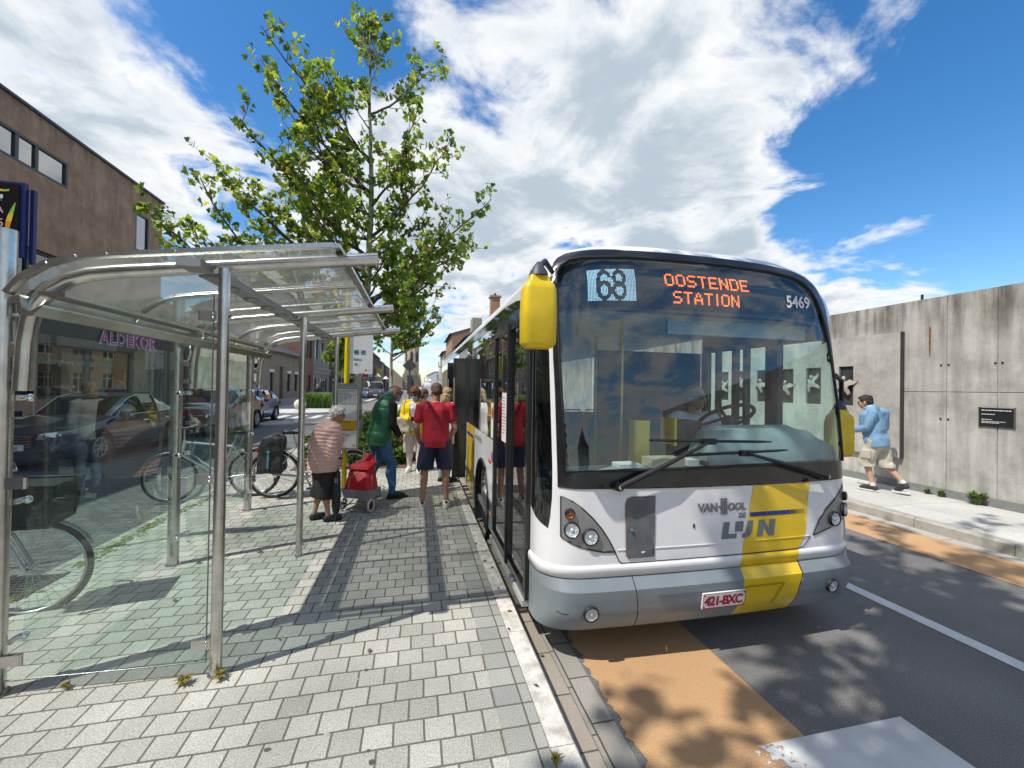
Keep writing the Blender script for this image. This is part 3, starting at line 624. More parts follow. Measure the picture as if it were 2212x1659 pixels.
# hanging shop sign on a blue post
sg = thing('shop_sign', (-3.5, 4.5, .1), 'tall dark blue shop sign box with rainbow swirl on a blue post', 'sign')
BLUE = mat('sign_blue', (.012, .022, .12), .3, var=.1)
b = MB(); b.box(-4.25, -3.475, 4.62, 4.66, 2.95, 3.62); b.build('sign_box', BLUE, sg)
b = MB(); b.box(-4.22, -3.51, 4.612, 4.618, 2.97, 3.60); b.build('face', mat('sign_black', (.008, .008, .012), .2), sg)
b = MB(); SGF = lambda x0, z0: (lambda x, y, d: (x0 + x, 4.611 - d, z0 + y))
b.text('levis', SGF(-3.735, 3.462), .064, bold=.003); b.build('brand_lettering', WHITEP, sg)
b = MB(); b.text("verf & behang", SGF(-3.73, 3.440), .018); b.build('small_lettering', mat('sky_text', (.1, .4, .6), .4), sg)
b = MB()
for i, ch in enumerate('ALDEKOR'): b.text(ch, SGF(-3.643, 3.335 - i * .064), .066, align='CENTER', bold=.003)
b.build('vertical_lettering', mat('pink_letters', (.55, .32, .40), .4), sg)
def ribbon(pts, w): 
    b = MB(); n = len(pts)
    vs = []
    for i, (x, z) in enumerate(pts):
        t = i / (n - 1); ww = w * sin(pi * min(1, t * .95 + .05)); vs += [(x - ww, 4.6085, z), (x + ww, 4.6085, z)]
    b.add(vs, [(2 * i, 2 * i + 1, 2 * i + 3, 2 * i + 2) for i in range(n - 1)]); return b
rb = ribbon([(-3.535 - .055 * sin(t * 1.9), 3.43 - .34 * t) for t in [i / 14 for i in range(15)]], .020)
rb.m = [min(3, int(i / 14 * 4)) for i in range(len(rb.f))]
rb.build('rainbow_swirl', [mat('sw_lime', (.3, .5, .05), .4), mat('sw_yellow', (.7, .55, .05), .4), mat('sw_orange', (.75, .25, .02), .4), mat('sw_red', (.6, .05, .02), .4)], sg)
b = MB(); b.add([(-3.80 + .22 * i / 10, 4.6085, 3.535 + .012 * sin(i * .6) + k * .018) for i in range(11) for k in (0, 1)], [(2 * i, 2 * i + 2, 2 * i + 3, 2 * i + 1) for i in range(10)], 0)
b.m = [min(2, i // 4) for i in range(10)]; b.build('rainbow_band', [MATS['sw_red'], MATS['sw_yellow'], MATS['sw_lime']], sg)
b = MB(); b.box(-3.47, -3.44, 4.665, 4.70, 2.9, 3.58); b.build('edge_profile', BLUE, sg)
b = MB(); b.cyl((-3.93, 4.70, .1), (-3.93, 4.70, 2.95), .022); b.build('post', mat('post_blue', (.01, .03, .35), .35), sg)

# --- generic houses
def house(name, label, X, y0, y1, zb, eave, ridge, depth, wallm, roofm, rows, side=1, gable=False, doors=(), fm=None, lint=None, base=None, chim=None, sill=None, cat='house', group=None, overhang=.25):
    """row house; its street face is the plane x = X, looking towards +x (side=1) or -x"""
    t = thing(name, (X, (y0 + y1) / 2, zb), label, cat, group); W = y1 - y0; b = MB()
    org, U = ((X, y0, 0), (0, 1, 0)) if side > 0 else ((X, y1, 0), (0, -1, 0))
    ops = list(rows) + [d for d in doors]
    P = facade(b, org, U, W, zb - .3, eave, ops)
    xb = X - side * depth; xm = X - side * depth / 2
    b.quad((X, y0, zb - .3), (xb, y0, zb - .3), (xb, y0, eave), (X, y0, eave)); b.quad((X, y1, zb - .3), (X, y1, eave), (xb, y1, eave), (xb, y1, zb - .3)); b.quad((xb, y0, zb - .3), (xb, y1, zb - .3), (xb, y1, eave), (xb, y0, eave))
    r = MB()
    if ridge > eave + .05:
        e = side * overhang
        for y in (y0, y1): b.add([(X, y, eave), (xb, y, eave), (xm, y, ridge - .04)], [(0, 1, 2)])
        dz = (ridge - eave) * overhang / (depth / 2)
        A, B_, C_ = (X + e, eave - dz), (xm, ridge), (xb - e, eave - dz)
        r.prism([A, B_, C_, (C_[0], C_[1] - .12), (xm, ridge - .14), (A[0], A[1] - .12)], lambda u_, v_, d: (u_, d, v_), y0 - .12, y1 + .12)
    else:
        b.quad((X, y0, eave), (X, y1, eave), (xb, y1, eave), (xb, y0, eave)); r.box(min(X + side * .12, xb), max(X + side * .12, xb), y0 - .02, y1 + .02, eave + .002, eave + .16)
    b.build('wall', wallm, t); ro = r.build('roof', roofm, t)
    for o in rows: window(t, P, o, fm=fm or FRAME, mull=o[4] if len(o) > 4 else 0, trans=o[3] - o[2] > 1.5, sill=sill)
    for o in doors:
        d = MB(); d.quad(P(o[0], o[2], .1), P(o[1], o[2], .1), P(o[1], o[3], .1), P(o[0], o[3], .1)); dd = d.build('door', mat('brown_door', (.07, .035, .022), .5), t)
    if lint:
        d = MB()
        for o in rows:
            v = [P(o[0] - .05, o[3] + .02, -.06), P(o[1] + .05, o[3] + .02, -.06), P(o[1] + .05, o[3] + .24, -.06), P(o[0] - .05, o[3] + .24, -.06)]; w = [P(o[0] - .05, o[3] + .02, .02), P(o[1] + .05, o[3] + .02, .02), P(o[1] + .05, o[3] + .24, .02), P(o[0] - .05, o[3] + .24, .02)]
            d.add(v + w, [(0, 1, 2, 3), (0, 4, 5, 1), (1, 5, 6, 2), (2, 6, 7, 3), (3, 7, 4, 0)])
        d.build('shutter_box', lint, t)
    if base:
        d = MB(); v = [P(0, zb - .2, -.04), P(W, zb - .2, -.04), P(W, zb + .55, -.04), P(0, zb + .55, -.04)]; w = [P(0, zb - .2, .0), P(W, zb - .2, 0.), P(W, zb + .55, 0.), P(0, zb + .55, 0.)]; d.add(v + w, [(0, 1, 2, 3), (2, 6, 7, 3), (0, 3, 7, 4), (1, 5, 6, 2)]); d.build('base_course', base, t)
    for cy_ in (chim or []):
        d = MB(); d.box(xm - .35, xm + .35, cy_ - .3, cy_ + .3, ridge - .6, ridge + 1.0); d.box(xm - .42, xm + .42, cy_ - .37, cy_ + .37, ridge + 1.001, ridge + 1.12); d.build('chimney', MATS.get('red_brick', wallm), ro)
    return t, P
TANB = brickmat('tan_brick', (.25, .20, .145), (.33, .27, .20), (.22, .19, .15), .22, .07, .012, axes='yz', speck=.2, bump=.3)
REDB = brickmat('red_brick', (.24, .085, .055), (.30, .115, .07), (.18, .12, .09), .22, .07, .012, axes='yz', speck=.25, bump=.3)
DKB = brickmat('dark_brick', (.15, .105, .08), (.20, .145, .11), (.11, .095, .08), .22, .07, .012, axes='yz', speck=.25, bump=.3)
ORB = brickmat('orange_brick', (.36, .19, .11), (.43, .24, .15), (.28, .2, .14), .22, .07, .012, axes='yz', speck=.2, bump=.3)
GREYR = concrete('grey_render', (.30, .30, .285), (.16, .16, .15), z1=6.5, streak=.7)
CREAMR = concrete('cream_render', (.50, .47, .38), (.26, .24, .20), z1=6., streak=.8)
WHITER = mat('white_render', (.62, .62, .60), .8, var=.08, scale=2)
TILER = brickmat('red_tiles', (.25, .085, .05), (.32, .12, .07), (.14, .05, .035), .25, .18, .02, axes='yz', speck=.3, bump=.8)
SLATE = brickmat('slate', (.07, .075, .085), (.10, .105, .115), (.04, .042, .05), .25, .18, .02, axes='yz', speck=.3, bump=.8)
def wins(y0, n, w, gap, za, zb, off=0., mull=0): return [(off + i * (w + gap), off + i * (w + gap) + w, za, zb, mull) for i in range(n)]
house('brick_annex', 'low dark brick house with one curtained window beside the shop', -10, 19.3, 22.0, .2, 4.6, 6.9, 6, MATS['grey_brick'], TILER, [(1.0, 1.8, 1.3, 3.3, 0)])
# cream gable house across the side street
t, P = house('cottage', 'low tan brick house with cream gable and three tall windows', -10.5, 31.3, 42.0, .11, 4.45, 6.6, 8, TANB, SLATE, [(2.1, 3.0, 1.2, 2.7, 0), (6.3, 7.25, 1.2, 2.7, 0), (8.5, 9.4, 1.2, 2.7, 0)], doors=[(4.4, 5.3, .3, 3.2)], lint=WINW, base=mat('base_grey', (.33, .33, .32), .8), sill=MATS['base_grey'])
b = MB(); b.prism([(-18.4, .1), (-10.55, .1), (-10.55, 4.4), (-14.5, 6.5), (-18.4, 4.4)], lambda u_, v_, d: (u_, d, v_), 31.2, 31.295); b.build('gable_render', CREAMR, t)
house('red_house', 'narrow red brick house between the cottage and grey shop', -10.5, 42.1, 46.3, .11, 8.6, 10.6, 9, REDB, SLATE, [(1.0, 2.2, 4.4, 6.4, 1), (2.6, 3.6, 4.4, 6.4, 0), (2.4, 3.4, 1.2, 2.8, 0)], doors=[(.8, 1.7, .2, 2.6)])
t, P = house('grey_shop', 'grey rendered house with dentil cornice above its shop window', -10.5, 46.4, 54.5, .11, 7.6, 9.6, 9, GREYR, SLATE, [(.8, 2.0, 4.6, 6.6, 0), (3.4, 4.6, 4.6, 6.6, 0), (6.0, 7.2, 4.6, 6.6, 0), (.6, 1.5, .5, 2.5, 0), (3.4, 6.8, .4, 2.5, 2)])
b = MB(); b.box(-10.49, -10.2, 46.4, 54.5, 3.5, 3.62)
for i in range(16): b.box(-10.49, -10.34, 46.6 + i * .5, 46.82 + i * .5, 3.02, 3.499)
b.build('cornice', mat('cornice', (.42, .42, .40), .8), t)
b = MB(); b.box(-10.2, -9.2, 58.0, 58.15, 2.8, 6.2); b.build('sign_banner', mat('banner_yellow', (.60, .52, .03), .5), loc=(-9.7, 58, 2.8), label='tall yellow banner sign fixed on a facade left of the tree', cat='sign')
# the row towards the church
spec = [('brown_house', 'brown brick house with dark shopfront beyond the yellow banner', 54.7, 61, 6.5, 8.6, DKB, SLATE), ('tile_house', 'brick house with red tiled roof behind the first tree trunk', 61.2, 69, 6.6, 9.6, DKB, TILER),
        ('stepped_house', 'tall brown brick house with magenta shop sign', 69.2, 78, 8.6, 12.0, DKB, TILER), ('white_house', 'white rendered house with tall bay windows', 78.2, 85, 9.4, 11.6, WHITER, TILER),
        ('brown_house', 'long brown brick house with yellow shop panel right of white house', 85.2, 104, 8.4, 12.4, DKB, TILER), ('grey_house', 'narrow grey house next to the church', 104.2, 112, 7.6, 10.4, GREYR, SLATE), ('dark_house', 'dark slate roofed house directly before the church', 112.2, 126, 7.0, 10.6, DKB, SLATE)]
for k, (nm, lb, y0, y1, ev, rd, wm, rm) in enumerate(spec):
    W = y1 - y0; n = max(2, int(W / 2.3)); g = W / n; rows = []
    for i in range(n):
        rows.append((i * g + g * .28, i * g + g * .72, 3.9, 5.5, 0))
        if ev > 8: rows.append((i * g + g * .28, i * g + g * .72, 6.4, 7.9, 0))
    for i in range(0, n): rows.append((i * g + g * .12, i * g + g * .88, .5, 2.6, 0))
    Xk = -10.2 + k * .35
    t, P = house(nm, lb, Xk, y0, y1, .11, ev, rd, 9, wm, rm, rows, fm=WINW if wm in (WHITER, GREYR) or k % 2 else FRAME, chim=[y0 + 1.2] if k % 2 else None, sill=WINW if k % 2 else None)
    b = MB(); b.box(Xk + .02, Xk + .5 + .2 * (k % 3), y0 + .3, y1 - .3, 2.75, 3.05 + .1 * (k % 2)); b.build('awning', [mat('awning_teal', (.05, .16, .15), .7), mat('awning_grey', (.25, .25, .25), .7), mat('awning_red', (.30, .04, .07), .7)][k % 3], t)
    if k in (2, 3): 
        b = MB(); b.box(Xk + .02, Xk + .75, y0 + 2, y0 + 4.6, 3.4, ev - .5); b.build('bay', wm, t)
        b = MB(); b.box(Xk + .752, Xk + .76, y0 + 2.2, y0 + 4.4, 3.9, 5.4); b.box(Xk + .752, Xk + .76, y0 + 2.2, y0 + 4.4, 6.2, 7.6); b.build('bay_pane', PANE, t)
b = MB(); b.box(-8.9, -7.7, 70.0, 70.2, 3.2, 5.6); mg = b.build('shop_sign', mat('sign_magenta', (.42, .01, .20), .4), loc=(-8.3, 70.1, 3.2), label='magenta shop sign box projecting from brown house', cat='sign')
b = MB(); b.box(-8.7, -7.9, 69.97, 69.995, 4.5, 4.75); b.box(-8.7, -7.9, 69.97, 69.995, 4.05, 4.3); b.build('pale_bars', WHITEP, mg)
b = MB(); b.box(-8.3, -7.3, 90, 90.2, 2.9, 5.4); b.build('shop_sign', MATS['banner_yellow'], loc=(-7.8, 90, 2.9), label='yellow sign box projecting just right of second tree trunk', cat='sign')
# church
ch = thing('church', (-2.5, 185, .1), 'tan stone church with octagonal belfry and slate spire', 'church')
STONE = brickmat('church_stone', (.46, .37, .25), (.54, .45, .31), (.28, .24, .18), .9, .4, .02, axes='xz', speck=.25, bump=.3)
STONED = brickmat('church_stone_low', (.28, .225, .16), (.35, .285, .21), (.2, .17, .12), .9, .4, .02, axes='xz', speck=.3, bump=.3)
def octa(r, z, c=(-2.6, 186)): return [(c[0] + r * cos(radians(22.5 + 45 * k)), c[1] + r * sin(radians(22.5 + 45 * k)), z) for k in range(8)]
def stack(rings, m): 
    b = MB(); 
    for q in rings: b.v += q
    n = len(rings[0]); 
    for i in range(len(rings) - 1):
        for k in range(n): b.f.append((i * n + k, i * n + (k + 1) % n, (i + 1) * n + (k + 1) % n, (i + 1) * n + k)); b.m.append(0); b.sm.append(False)
    b.f.append(tuple(range((len(rings) - 1) * n, len(rings) * n))); b.m.append(0); b.sm.append(False); return b
stack([octa(3.35, 6), octa(3.35, 19.6), octa(3.6, 19.7), octa(3.6, 20.1)], 0).build('belfry', STONE, ch)
stack([octa(3.75, 20.1), octa(2.6, 23.6), octa(1.9, 27), octa(.1, 37)], 0).build('spire', mat('spire_slate', (.13, .16, .19), .6, var=.2, scale=1.5), ch)
for k in range(5, 8):
    a = radians(-90 + (k - 6) * 45); c = (-2.6 + 3.13 * cos(a), 186 + 3.13 * sin(a)); tx = (-sin(a), cos(a))
    pl = [(-.55, 12.4), (.55, 12.4), (.55, 15.6), (.3, 16.4), (0, 16.8), (-.3, 16.4), (-.55, 15.6)]
    b = MB(); b.prism(pl, lambda u_, v_, d: (c[0] + tx[0] * u_ + cos(a) * d, c[1] + tx[1] * u_ + sin(a) * d, v_), -.2, .03); w = b.build('window', mat('louvre_dark', (.03, .03, .035), .8), ch)
    b = MB()
    for i in range(6): z = 12.8 + i * .6; b.prism([(-.5, z), (.5, z), (.5, z + .18), (-.5, z + .18)], lambda u_, v_, d: (c[0] + tx[0] * u_ + cos(a) * d, c[1] + tx[1] * u_ + sin(a) * d, v_), .031, .12)
    b.build('louvre', mat('louvre', (.12, .115, .11), .7), w)
b = MB(); b.box(-6.0, .9, 183, 190, 0, 6.4); b.prism([(-6.0, 6.4), (.9, 6.4), (-.6, 9.4), (-4.6, 9.4)], lambda u_, v_, d: (u_, d, v_), 183, 190); b.prism([(.9, 0), (2.1, 0), (.9, 8.)], lambda u_, v_, d: (u_, d, v_), 183.2, 184.4); b.prism([(-6, 0), (-7.1, 0), (-6, 8.)], lambda u_, v_, d: (u_, d, v_), 183.2, 184.4); b.build('tower_base', STONED, ch)
b = MB(); b.prism([(-3.6, 0), (-1.6, 0), (-1.6, 3.5), (-2.1, 5), (-2.6, 5.8), (-3.1, 5), (-3.6, 3.5)], lambda u_, v_, d: (u_, d, v_), 182.9, 182.97); b.build('window', MATS['louvre_dark'], ch)
b = MB(); b.box(-16, -6.1, 182, 200, 0, 5); b.prism([(-16, 5), (-6.1, 5), (-11, 9.5)], lambda u_, v_, d: (u_, d, v_), 182, 200); b.build('nave', STONED, ch)
b = MB(); b.prism([(-4.6, 6.4), (-.6, 6.4), (-2.6, 10.6)], lambda u_, v_, d: (u_, d, v_), 181.9, 183.2); b.build('gable', STONED, ch)
# right hand row above the bus
RX0 = 6.6
def flats(name, label, y0, y1, eave, ridge, X, wm, rm, chim=None, bal=True):
    W = y1 - y0; n = max(2, int(W / 3.2)); g = W / n; rows = []
    nf = int((eave - .3) / 2.9)
    for f in range(nf):
        for i in range(n): rows.append((i * g + g * .25, i * g + g * .7, .9 + f * 2.9, 2.5 + f * 2.9, 1))
    t, P = house(name, label, X, y0, y1, .1, eave, ridge, 11, wm, rm, rows, side=-1, fm=WINW, chim=chim, overhang=.5, cat='apartments')
    if bal:
        for f in range(1, nf):
            b = MB(); b.box(X - 1.0, X - .01, y0 + .6, y0 + g * 1.1, f * 2.9 + .2, f * 2.9 + .42); b.build('balcony', mat('balcony', (.42, .40, .37), .7), t)
            b = MB()
            for i in range(14): yy = y0 + .62 + (g * 1.1 - .66) * i / 13; b.box(X - .99, X - .96, yy, yy + .03, f * 2.9 + .42, f * 2.9 + 1.4)
            b.box(X - 1.0, X - .95, y0 + .6, y0 + g * 1.1, f * 2.9 + 1.4, f * 2.9 + 1.45); b.build('railing', mat('railing', (.3, .3, .3), .5, .5), t)
    return t
t = flats('apartment_block', 'orange brick apartment block with dark mansard roof and brick chimney', 36, 52, 6.9, 9.6, RX0, ORB, SLATE)
b = MB(); b.box(6.95, 7.85, 40.5, 41.4, 7.0, 10.75); b.box(6.85, 7.95, 40.4, 41.5, 10.76, 10.95); b.build('chimney', MATS['orange_brick'], t)
b = MB(); b.ell((7.4, 40.9, 11.08), (.16, .16, .18)); b.build('chimney_pot', SLATE, t)
b = MB(); b.box(RX0 - .35, RX0 + 2, 50.5, 50.7, 6.5, 8.6); b.build('party_wall', DKB, t)
t = flats('apartment_block', 'brick apartments with dormer roof and projecting balconies farther along', 54, 72, 8.6, 11.9, RX0 - .4, ORB, SLATE)
b = MB(); b.box(7.6, 9, 60, 62.4, 9, 11.9); b.build('lift_tower', mat('cream_block', (.30, .265, .205), .8), t)
flats('apartment_block', 'tan brick apartments with steep dark roof, tallest of the right hand row', 73, 88, 11.2, 13.0, RX0 - .9, ORB, SLATE)
flats('town_house', 'pale ornate facade with stepped balconies at the far right', 89, 104, 9.4, 11.4, RX0 - 1.2, CREAMR, SLATE)
house('white_house', 'low white house with red tiled roof at the end of the street', 3.5, 140, 170, .1, 5.8, 10.5, 18, WHITER, TILER, [(2 + i * 4, 4.4 + i * 4, 3.2, 4.9, 1) for i in range(6)], side=-1, fm=WINW)
house('end_house', 'red roofed house facing the street end beside the church', 12, 172, 200, .1, 6, 11.5, 14, DKB, TILER, [(2 + i * 4, 4.4 + i * 4, 3.2, 4.9, 1) for i in range(6)], side=-1, fm=WINW)
# houses behind the camera that mirror in the windscreen
house('rear_house', 'white rendered house behind the viewpoint', -6, -42, -28, .1, 6.4, 9.5, 9, WHITER, TILER, [(1.5 + i * 3.2, 3.2 + i * 3.2, 3.6, 5.4, 1) for i in range(4)], side=1)
b = MB(); b.box(4.0, 17.0, -70, -60, 0, 5.4)
b.prism([(3.7, 5.402), (17.3, 5.402), (10.5, 8.5)], lambda u_, v_, d: (u_, d, v_), -70.2, -59.8, 1)
for i in range(5):
    for z in (.9, 3.7): b.box(5 + i * 2.5, 6.3 + i * 2.5, -59.995, -59.98, z, z + 1.5, 2)
b.build('rear_house', [WHITER, TILER, PANE], loc=(10.5, -65, 0), label='pale gabled house facing the bus front from behind the viewpoint', cat='house')
# ================================================================ bus
XC, HW = 2.118, 1.298; XL, XR = XC - HW, XC + HW; YB = 14.5
def interp(x, T):
    if x <= T[0][0]: return T[0][1]
    for (a, b), (c, d) in zip(T, T[1:]):
        if x <= c: return b + (d - b) * (x - a) / (c - a)
    return T[-1][1]
def ztop(x): a = min(1, abs(x) / HW); return 2.52 + .44 * max(0, 1 - a ** 4) ** (1 / 2.6)
YP = [(.24, 2.64), (.30, 2.60), (.36, 2.57), (.50, 2.550), (.525, 2.552), (.60, 2.612), (.62, 2.605), (.70, 2.605), (.735, 2.605), (.80, 2.61), (1.2, 2.63), (1.3, 2.64), (2.3, 2.745), (2.6, 2.78), (2.74, 2.825), (2.82, 2.87), (2.88, 2.97)]
yfr = lambda L: interp(L, YP)
RXc = RYc = .30; BUL = .05
_p = [(-HW, RYc + .06)] + [(-HW + RXc * (1 - max(0, cos(i / 14 * pi / 2)) ** .8), RYc * (1 - sin(i / 14 * pi / 2) ** .8)) for i in range(15)]
_x0, _x1 = -HW + RXc, HW - RXc
PLN = _p + [(_x0 + (_x1 - _x0) * i / 24, 0) for i in range(1, 24)] + [(-a, b) for a, b in _p[::-1]]
PLN = [(x, y - BUL * (1 - (x / HW) ** 2)) for x, y in PLN]
_c = [0]
for q in range(1, len(PLN)): _c.append(_c[-1] + hypot(PLN[q][0] - PLN[q - 1][0], PLN[q][1] - PLN[q - 1][1]))
SM = _c[-1] / 2
TX = [(c - SM, p[0]) for c, p in zip(_c, PLN)]; TY = [(c - SM, p[1]) for c, p in zip(_c, PLN)]
def SP(s, L):
    x, y = interp(s, TX), interp(s, TY); f = yfr(L); Y = f + (y * (2.93 - f) / .36 if y > 0 else y)
    if L > 2.7: Y = f + y * (3.1 - f) / .36 if y > 0 else f + y
    z = L if L < 2.1 else 2.1 + (L - 2.1) * (ztop(x) - 2.1) / .78
    return Vector((XC + x, Y, z))
def SN(s, L):
    a = SP(s + .004, L) - SP(s - .004, L); b = SP(s, min(2.88, L + .004)) - SP(s, max(.24, L - .004)); n = a.cross(b); n.normalize(); return n
def S(s, L, d=0.): return SP(s, L) + (SN(s, L) * d if d else Vector((0, 0, 0)))
bus = thing('bus', (XC, 2.57, 0), 'white and yellow city bus waiting at the kerb with lit destination display', 'bus')
WH = mat('bus_white', (.76, .765, .775), .22, var=.05, scale=3.5, coat=.5, spec=.5)
YE = mat('bus_yellow', (.76, .52, .008), .24, var=.04, scale=2., coat=.4)
GR = mat('bus_grey', (.20, .235, .255), .38, var=.10, scale=3., bump=.02, bscale=150)
DG = mat('bus_dark_grey', (.13, .145, .155), .45, var=.12, scale=5)
SILV = mat('lamp_silver', (.30, .31, .31), .35, .5, var=.06)
SEAM = mat('seam_black', (.01, .01, .011), .6)
WSG = glass('windscreen_glass', (.84, .95, .95), 1.52, .0, dirt=.012, boost=1.9)
SIDEG = glass('tinted_side_glass', (.60, .66, .65), 1.55, .004, boost=1.7)
CLRG = glass('driver_window_glass', (.72, .93, .90), 1.5, .0, boost=1.0)
BLK = mat('bus_black', (.012, .0125, .014), .25, var=.2, coat=.3)
def fp(name, outer, m, off=0., holes=(), step=.05, par=None, **k):
    V, F = fill(outer, holes, step); b = MB(); b.add([S(u, v, off) for u, v in V], F, 0, True); return b.build(name, m, par or bus, **k)
def line(b, pts, w, off, m=0):
    """thin line laid on the front skin"""
    for (a, c) in zip(pts, pts[1:]):
        k = max(1, int(hypot(c[0] - a[0], c[1] - a[1]) / .05)); dx, dy = c[0] - a[0], c[1] - a[1]; l = hypot(dx, dy); nx, ny = -dy / l * w / 2, dx / l * w / 2
        r = [(a[0] + dx * i / k, a[1] + dy * i / k) for i in range(k + 1)]
        b.add([S(x + sg_ * nx, y + sg_ * ny, off) for x, y in r for sg_ in (-1, 1)], [(2 * i, 2 * i + 2, 2 * i + 3, 2 * i + 1) for i in range(k)], m)
FRO = [(-1.2, 1.19), (-1.2, 1.26), (-1.21, 1.83), (-1.22, 2.06), (-1.229, 2.536), (-1.222, 2.70), (-1.205, 2.77), (-1.171, 2.825), (-1.13, 2.85), (-1.07, 2.858), (-.99, 2.845), (-.636, 2.815), (-.216, 2.815), (.23, 2.812), (.63, 2.805), (.908, 2.80), (.99, 2.79), (1.06, 2.765), (1.11, 2.72), (1.145, 2.64), (1.165, 2.55), (1.22, 2.14), (1.262, 1.79), (1.285, 1.5), (1.29, 1.325), (1.285, 1.178), (.8, 1.172), (.28, 1.168), (-.35, 1.171), (-.79, 1.176), (-1.09, 1.182)]
GLO = [(-1.148, 1.29), (-1.157, 1.711), (-1.175, 2.06), (-1.18, 2.436), (-1.178, 2.66), (-1.165, 2.72), (-1.135, 2.763), (-1.068, 2.783), (-.97, 2.775), (-.649, 2.757), (-.239, 2.755), (.2, 2.752), (.6, 2.745), (.827, 2.735), (.92, 2.712), (.985, 2.67), (1.03, 2.594), (1.075, 2.494), (1.113, 2.377), (1.162, 2.065), (1.205, 1.764), (1.23, 1.473), (1.235, 1.314), (.355, 1.312), (-.212, 1.303), (-.729, 1.298)]
QW = [(-1.555, 2.40), (-1.29, 2.40), (-1.255, 2.1), (-1.238, 1.32), (-1.242, 1.113), (-1.256, .986), (-1.273, .905), (-1.34, .925), (-1.443, .958), (-1.555, 1.0)]
QWR = [(1.60, 2.42), (1.33, 2.42), (1.325, 1.9), (1.335, 1.32), (1.60, 1.32)]
fp('front_body', [(-SM, .60), (SM, .60), (SM, 2.88), (-SM, 2.88)], WH, holes=[FRO, QW, QWR], step=.045)
fp('quarter_window', QW, glass('quarter_glass', (.06, .10, .09), 1.55, .003, boost=1.5), -.002, step=.04); fp('quarter_window', QWR, CLRG, -.002, step=.05)
fr = fp('windscreen_frame', FRO, BLK, .006, holes=[GLO], step=.03)
b = MB(); pts = [S(u, v, .012) for u, v in GLO]; b.tube(pts, .011, 6, closed=True); b.build('seal', BLACK, fr)
WSL = [p for p in GLO if p[1] < 2.43] ; i0 = WSL.index((1.113, 2.377))
low = [(-1.148, 1.29), (-.729, 1.298), (-.212, 1.303), (.355, 1.312), (1.235, 1.314), (1.23, 1.473), (1.205, 1.764), (1.162, 2.065), (1.113, 2.377), (1.1, 2.41), (-1.18, 2.41), (-1.175, 2.06), (-1.157, 1.711)]
upp = [(-1.18, 2.412), (1.1, 2.412), (1.075, 2.494), (1.03, 2.594), (.985, 2.67), (.92, 2.712), (.827, 2.735), (.6, 2.745), (.2, 2.752), (-.239, 2.755), (-.649, 2.757), (-.97, 2.775), (-1.068, 2.783), (-1.135, 2.763), (-1.165, 2.72), (-1.178, 2.66), (-1.18, 2.436)]
fp('windscreen', low, WSG, .002, step=.07)
dw = fp('display_window', upp, glass('display_glass', (.85, .9, .92), 1.5, 0., boost=1.5), .002, step=.05)
fp('tint_band', [(-1.18, 2.39), (1.105, 2.39), (1.09, 2.45), (-1.18, 2.455)], mat('band_blue_black', (.008, .012, .02), .3), -.004, step=.06)
fp('display_board', upp, mat('display_dark', (.012, .022, .034), .35, var=.1), -.03, step=.06)
# destination display: rows of diodes
F57 = {'O': '01110 10001 10001 10001 10001 10001 01110', 'S': '01111 10000 10000 01110 00001 00001 11110', 'T': '11111 00100 00100 00100 00100 00100 00100', 'E': '11111 10000 10000 11110 10000 10000 11111',
       'N': '10001 11001 11001 10101 10011 10011 10001', 'D': '11110 10001 10001 10001 10001 10001 11110', 'A': '00100 01010 01010 10001 11111 10001 10001', 'I': '11111 00100 00100 00100 00100 00100 11111'}
F57['I'] = '010 010 010 010 010 010 010'
def led_text(b, word, s0, s1, L0, L1):
    cols = []
    for chh in word:
        rws = F57[chh].split()
        for c in range(len(rws[0])): cols.append([r[c] == '1' for r in rws])
        cols.append([False] * 7)
    cols = cols[:-1]; n = len(cols) * 2; dx = (s1 - s0) / n; dy = (L1 - L0) / 14
    for i in range(n):
        for j in range(14):
            if cols[i // 2][6 - j // 2]:
                cx_, cy_ = s0 + (i + .5) * dx, L0 + (j + .5) * dy; q = dx * .34; q2 = dy * .34
                b.add([S(cx_ - q, cy_ - q2, -.02), S(cx_ + q, cy_ - q2, -.02), S(cx_ + q, cy_ + q2, -.02), S(cx_ - q, cy_ + q2, -.02)], [(0, 1, 2, 3)])
b = MB(); led_text(b, 'OOSTENDE', -.345, .39, 2.578, 2.668); led_text(b, 'STATION', -.283, .292, 2.46, 2.545)
b.build('destination_letters', emit('diode_orange', (1., .20, .035), 2.2), dw)
b = MB(); nx, ny = 34, 26
def digit(px, py):   # 6 and 8 as strokes left dark
    def ringd(cx_, cy_, rx, ry): return abs(hypot((px - cx_) / rx, (py - cy_) / ry) - 1) * min(rx, ry)
    d6 = min(ringd(11.6, 8.6, 4.0, 6.4) if py < 7 or px < 9 else 9, ringd(11.6, 17.6, 4.0, 6.2), (abs(px - 7.6) if 8 < py < 18 else 9)); d8 = min(ringd(22.2, 7.6, 3.6, 5.4), ringd(22.2, 18, 4.0, 5.8)); return min(d6, d8) < 1.25
for i in range(nx):
    for j in range(ny):
        if digit(i + .5, ny - j - .5): continue
        cx_, cy_ = -.95 + (i + .5) * .37 / nx, 2.462 + (j + .5) * .225 / ny; q = .0036; q2 = .0031
        b.add([S(cx_ - q, cy_ - q2, -.02), S(cx_ + q, cy_ - q2, -.02), S(cx_ + q, cy_ + q2, -.02), S(cx_ - q, cy_ + q2, -.02)], [(0, 1, 2, 3)])
b.build('route_number', emit('diode_white', (.40, .66, .82), .62), dw)
b = MB(); b.text('5469', lambda x, y, d: S(.712 + x, 2.487 + y + x * .10, .006 + d), .125, bold=.003, spacing=.98); b.build('fleet_number', WHITEP, bus)
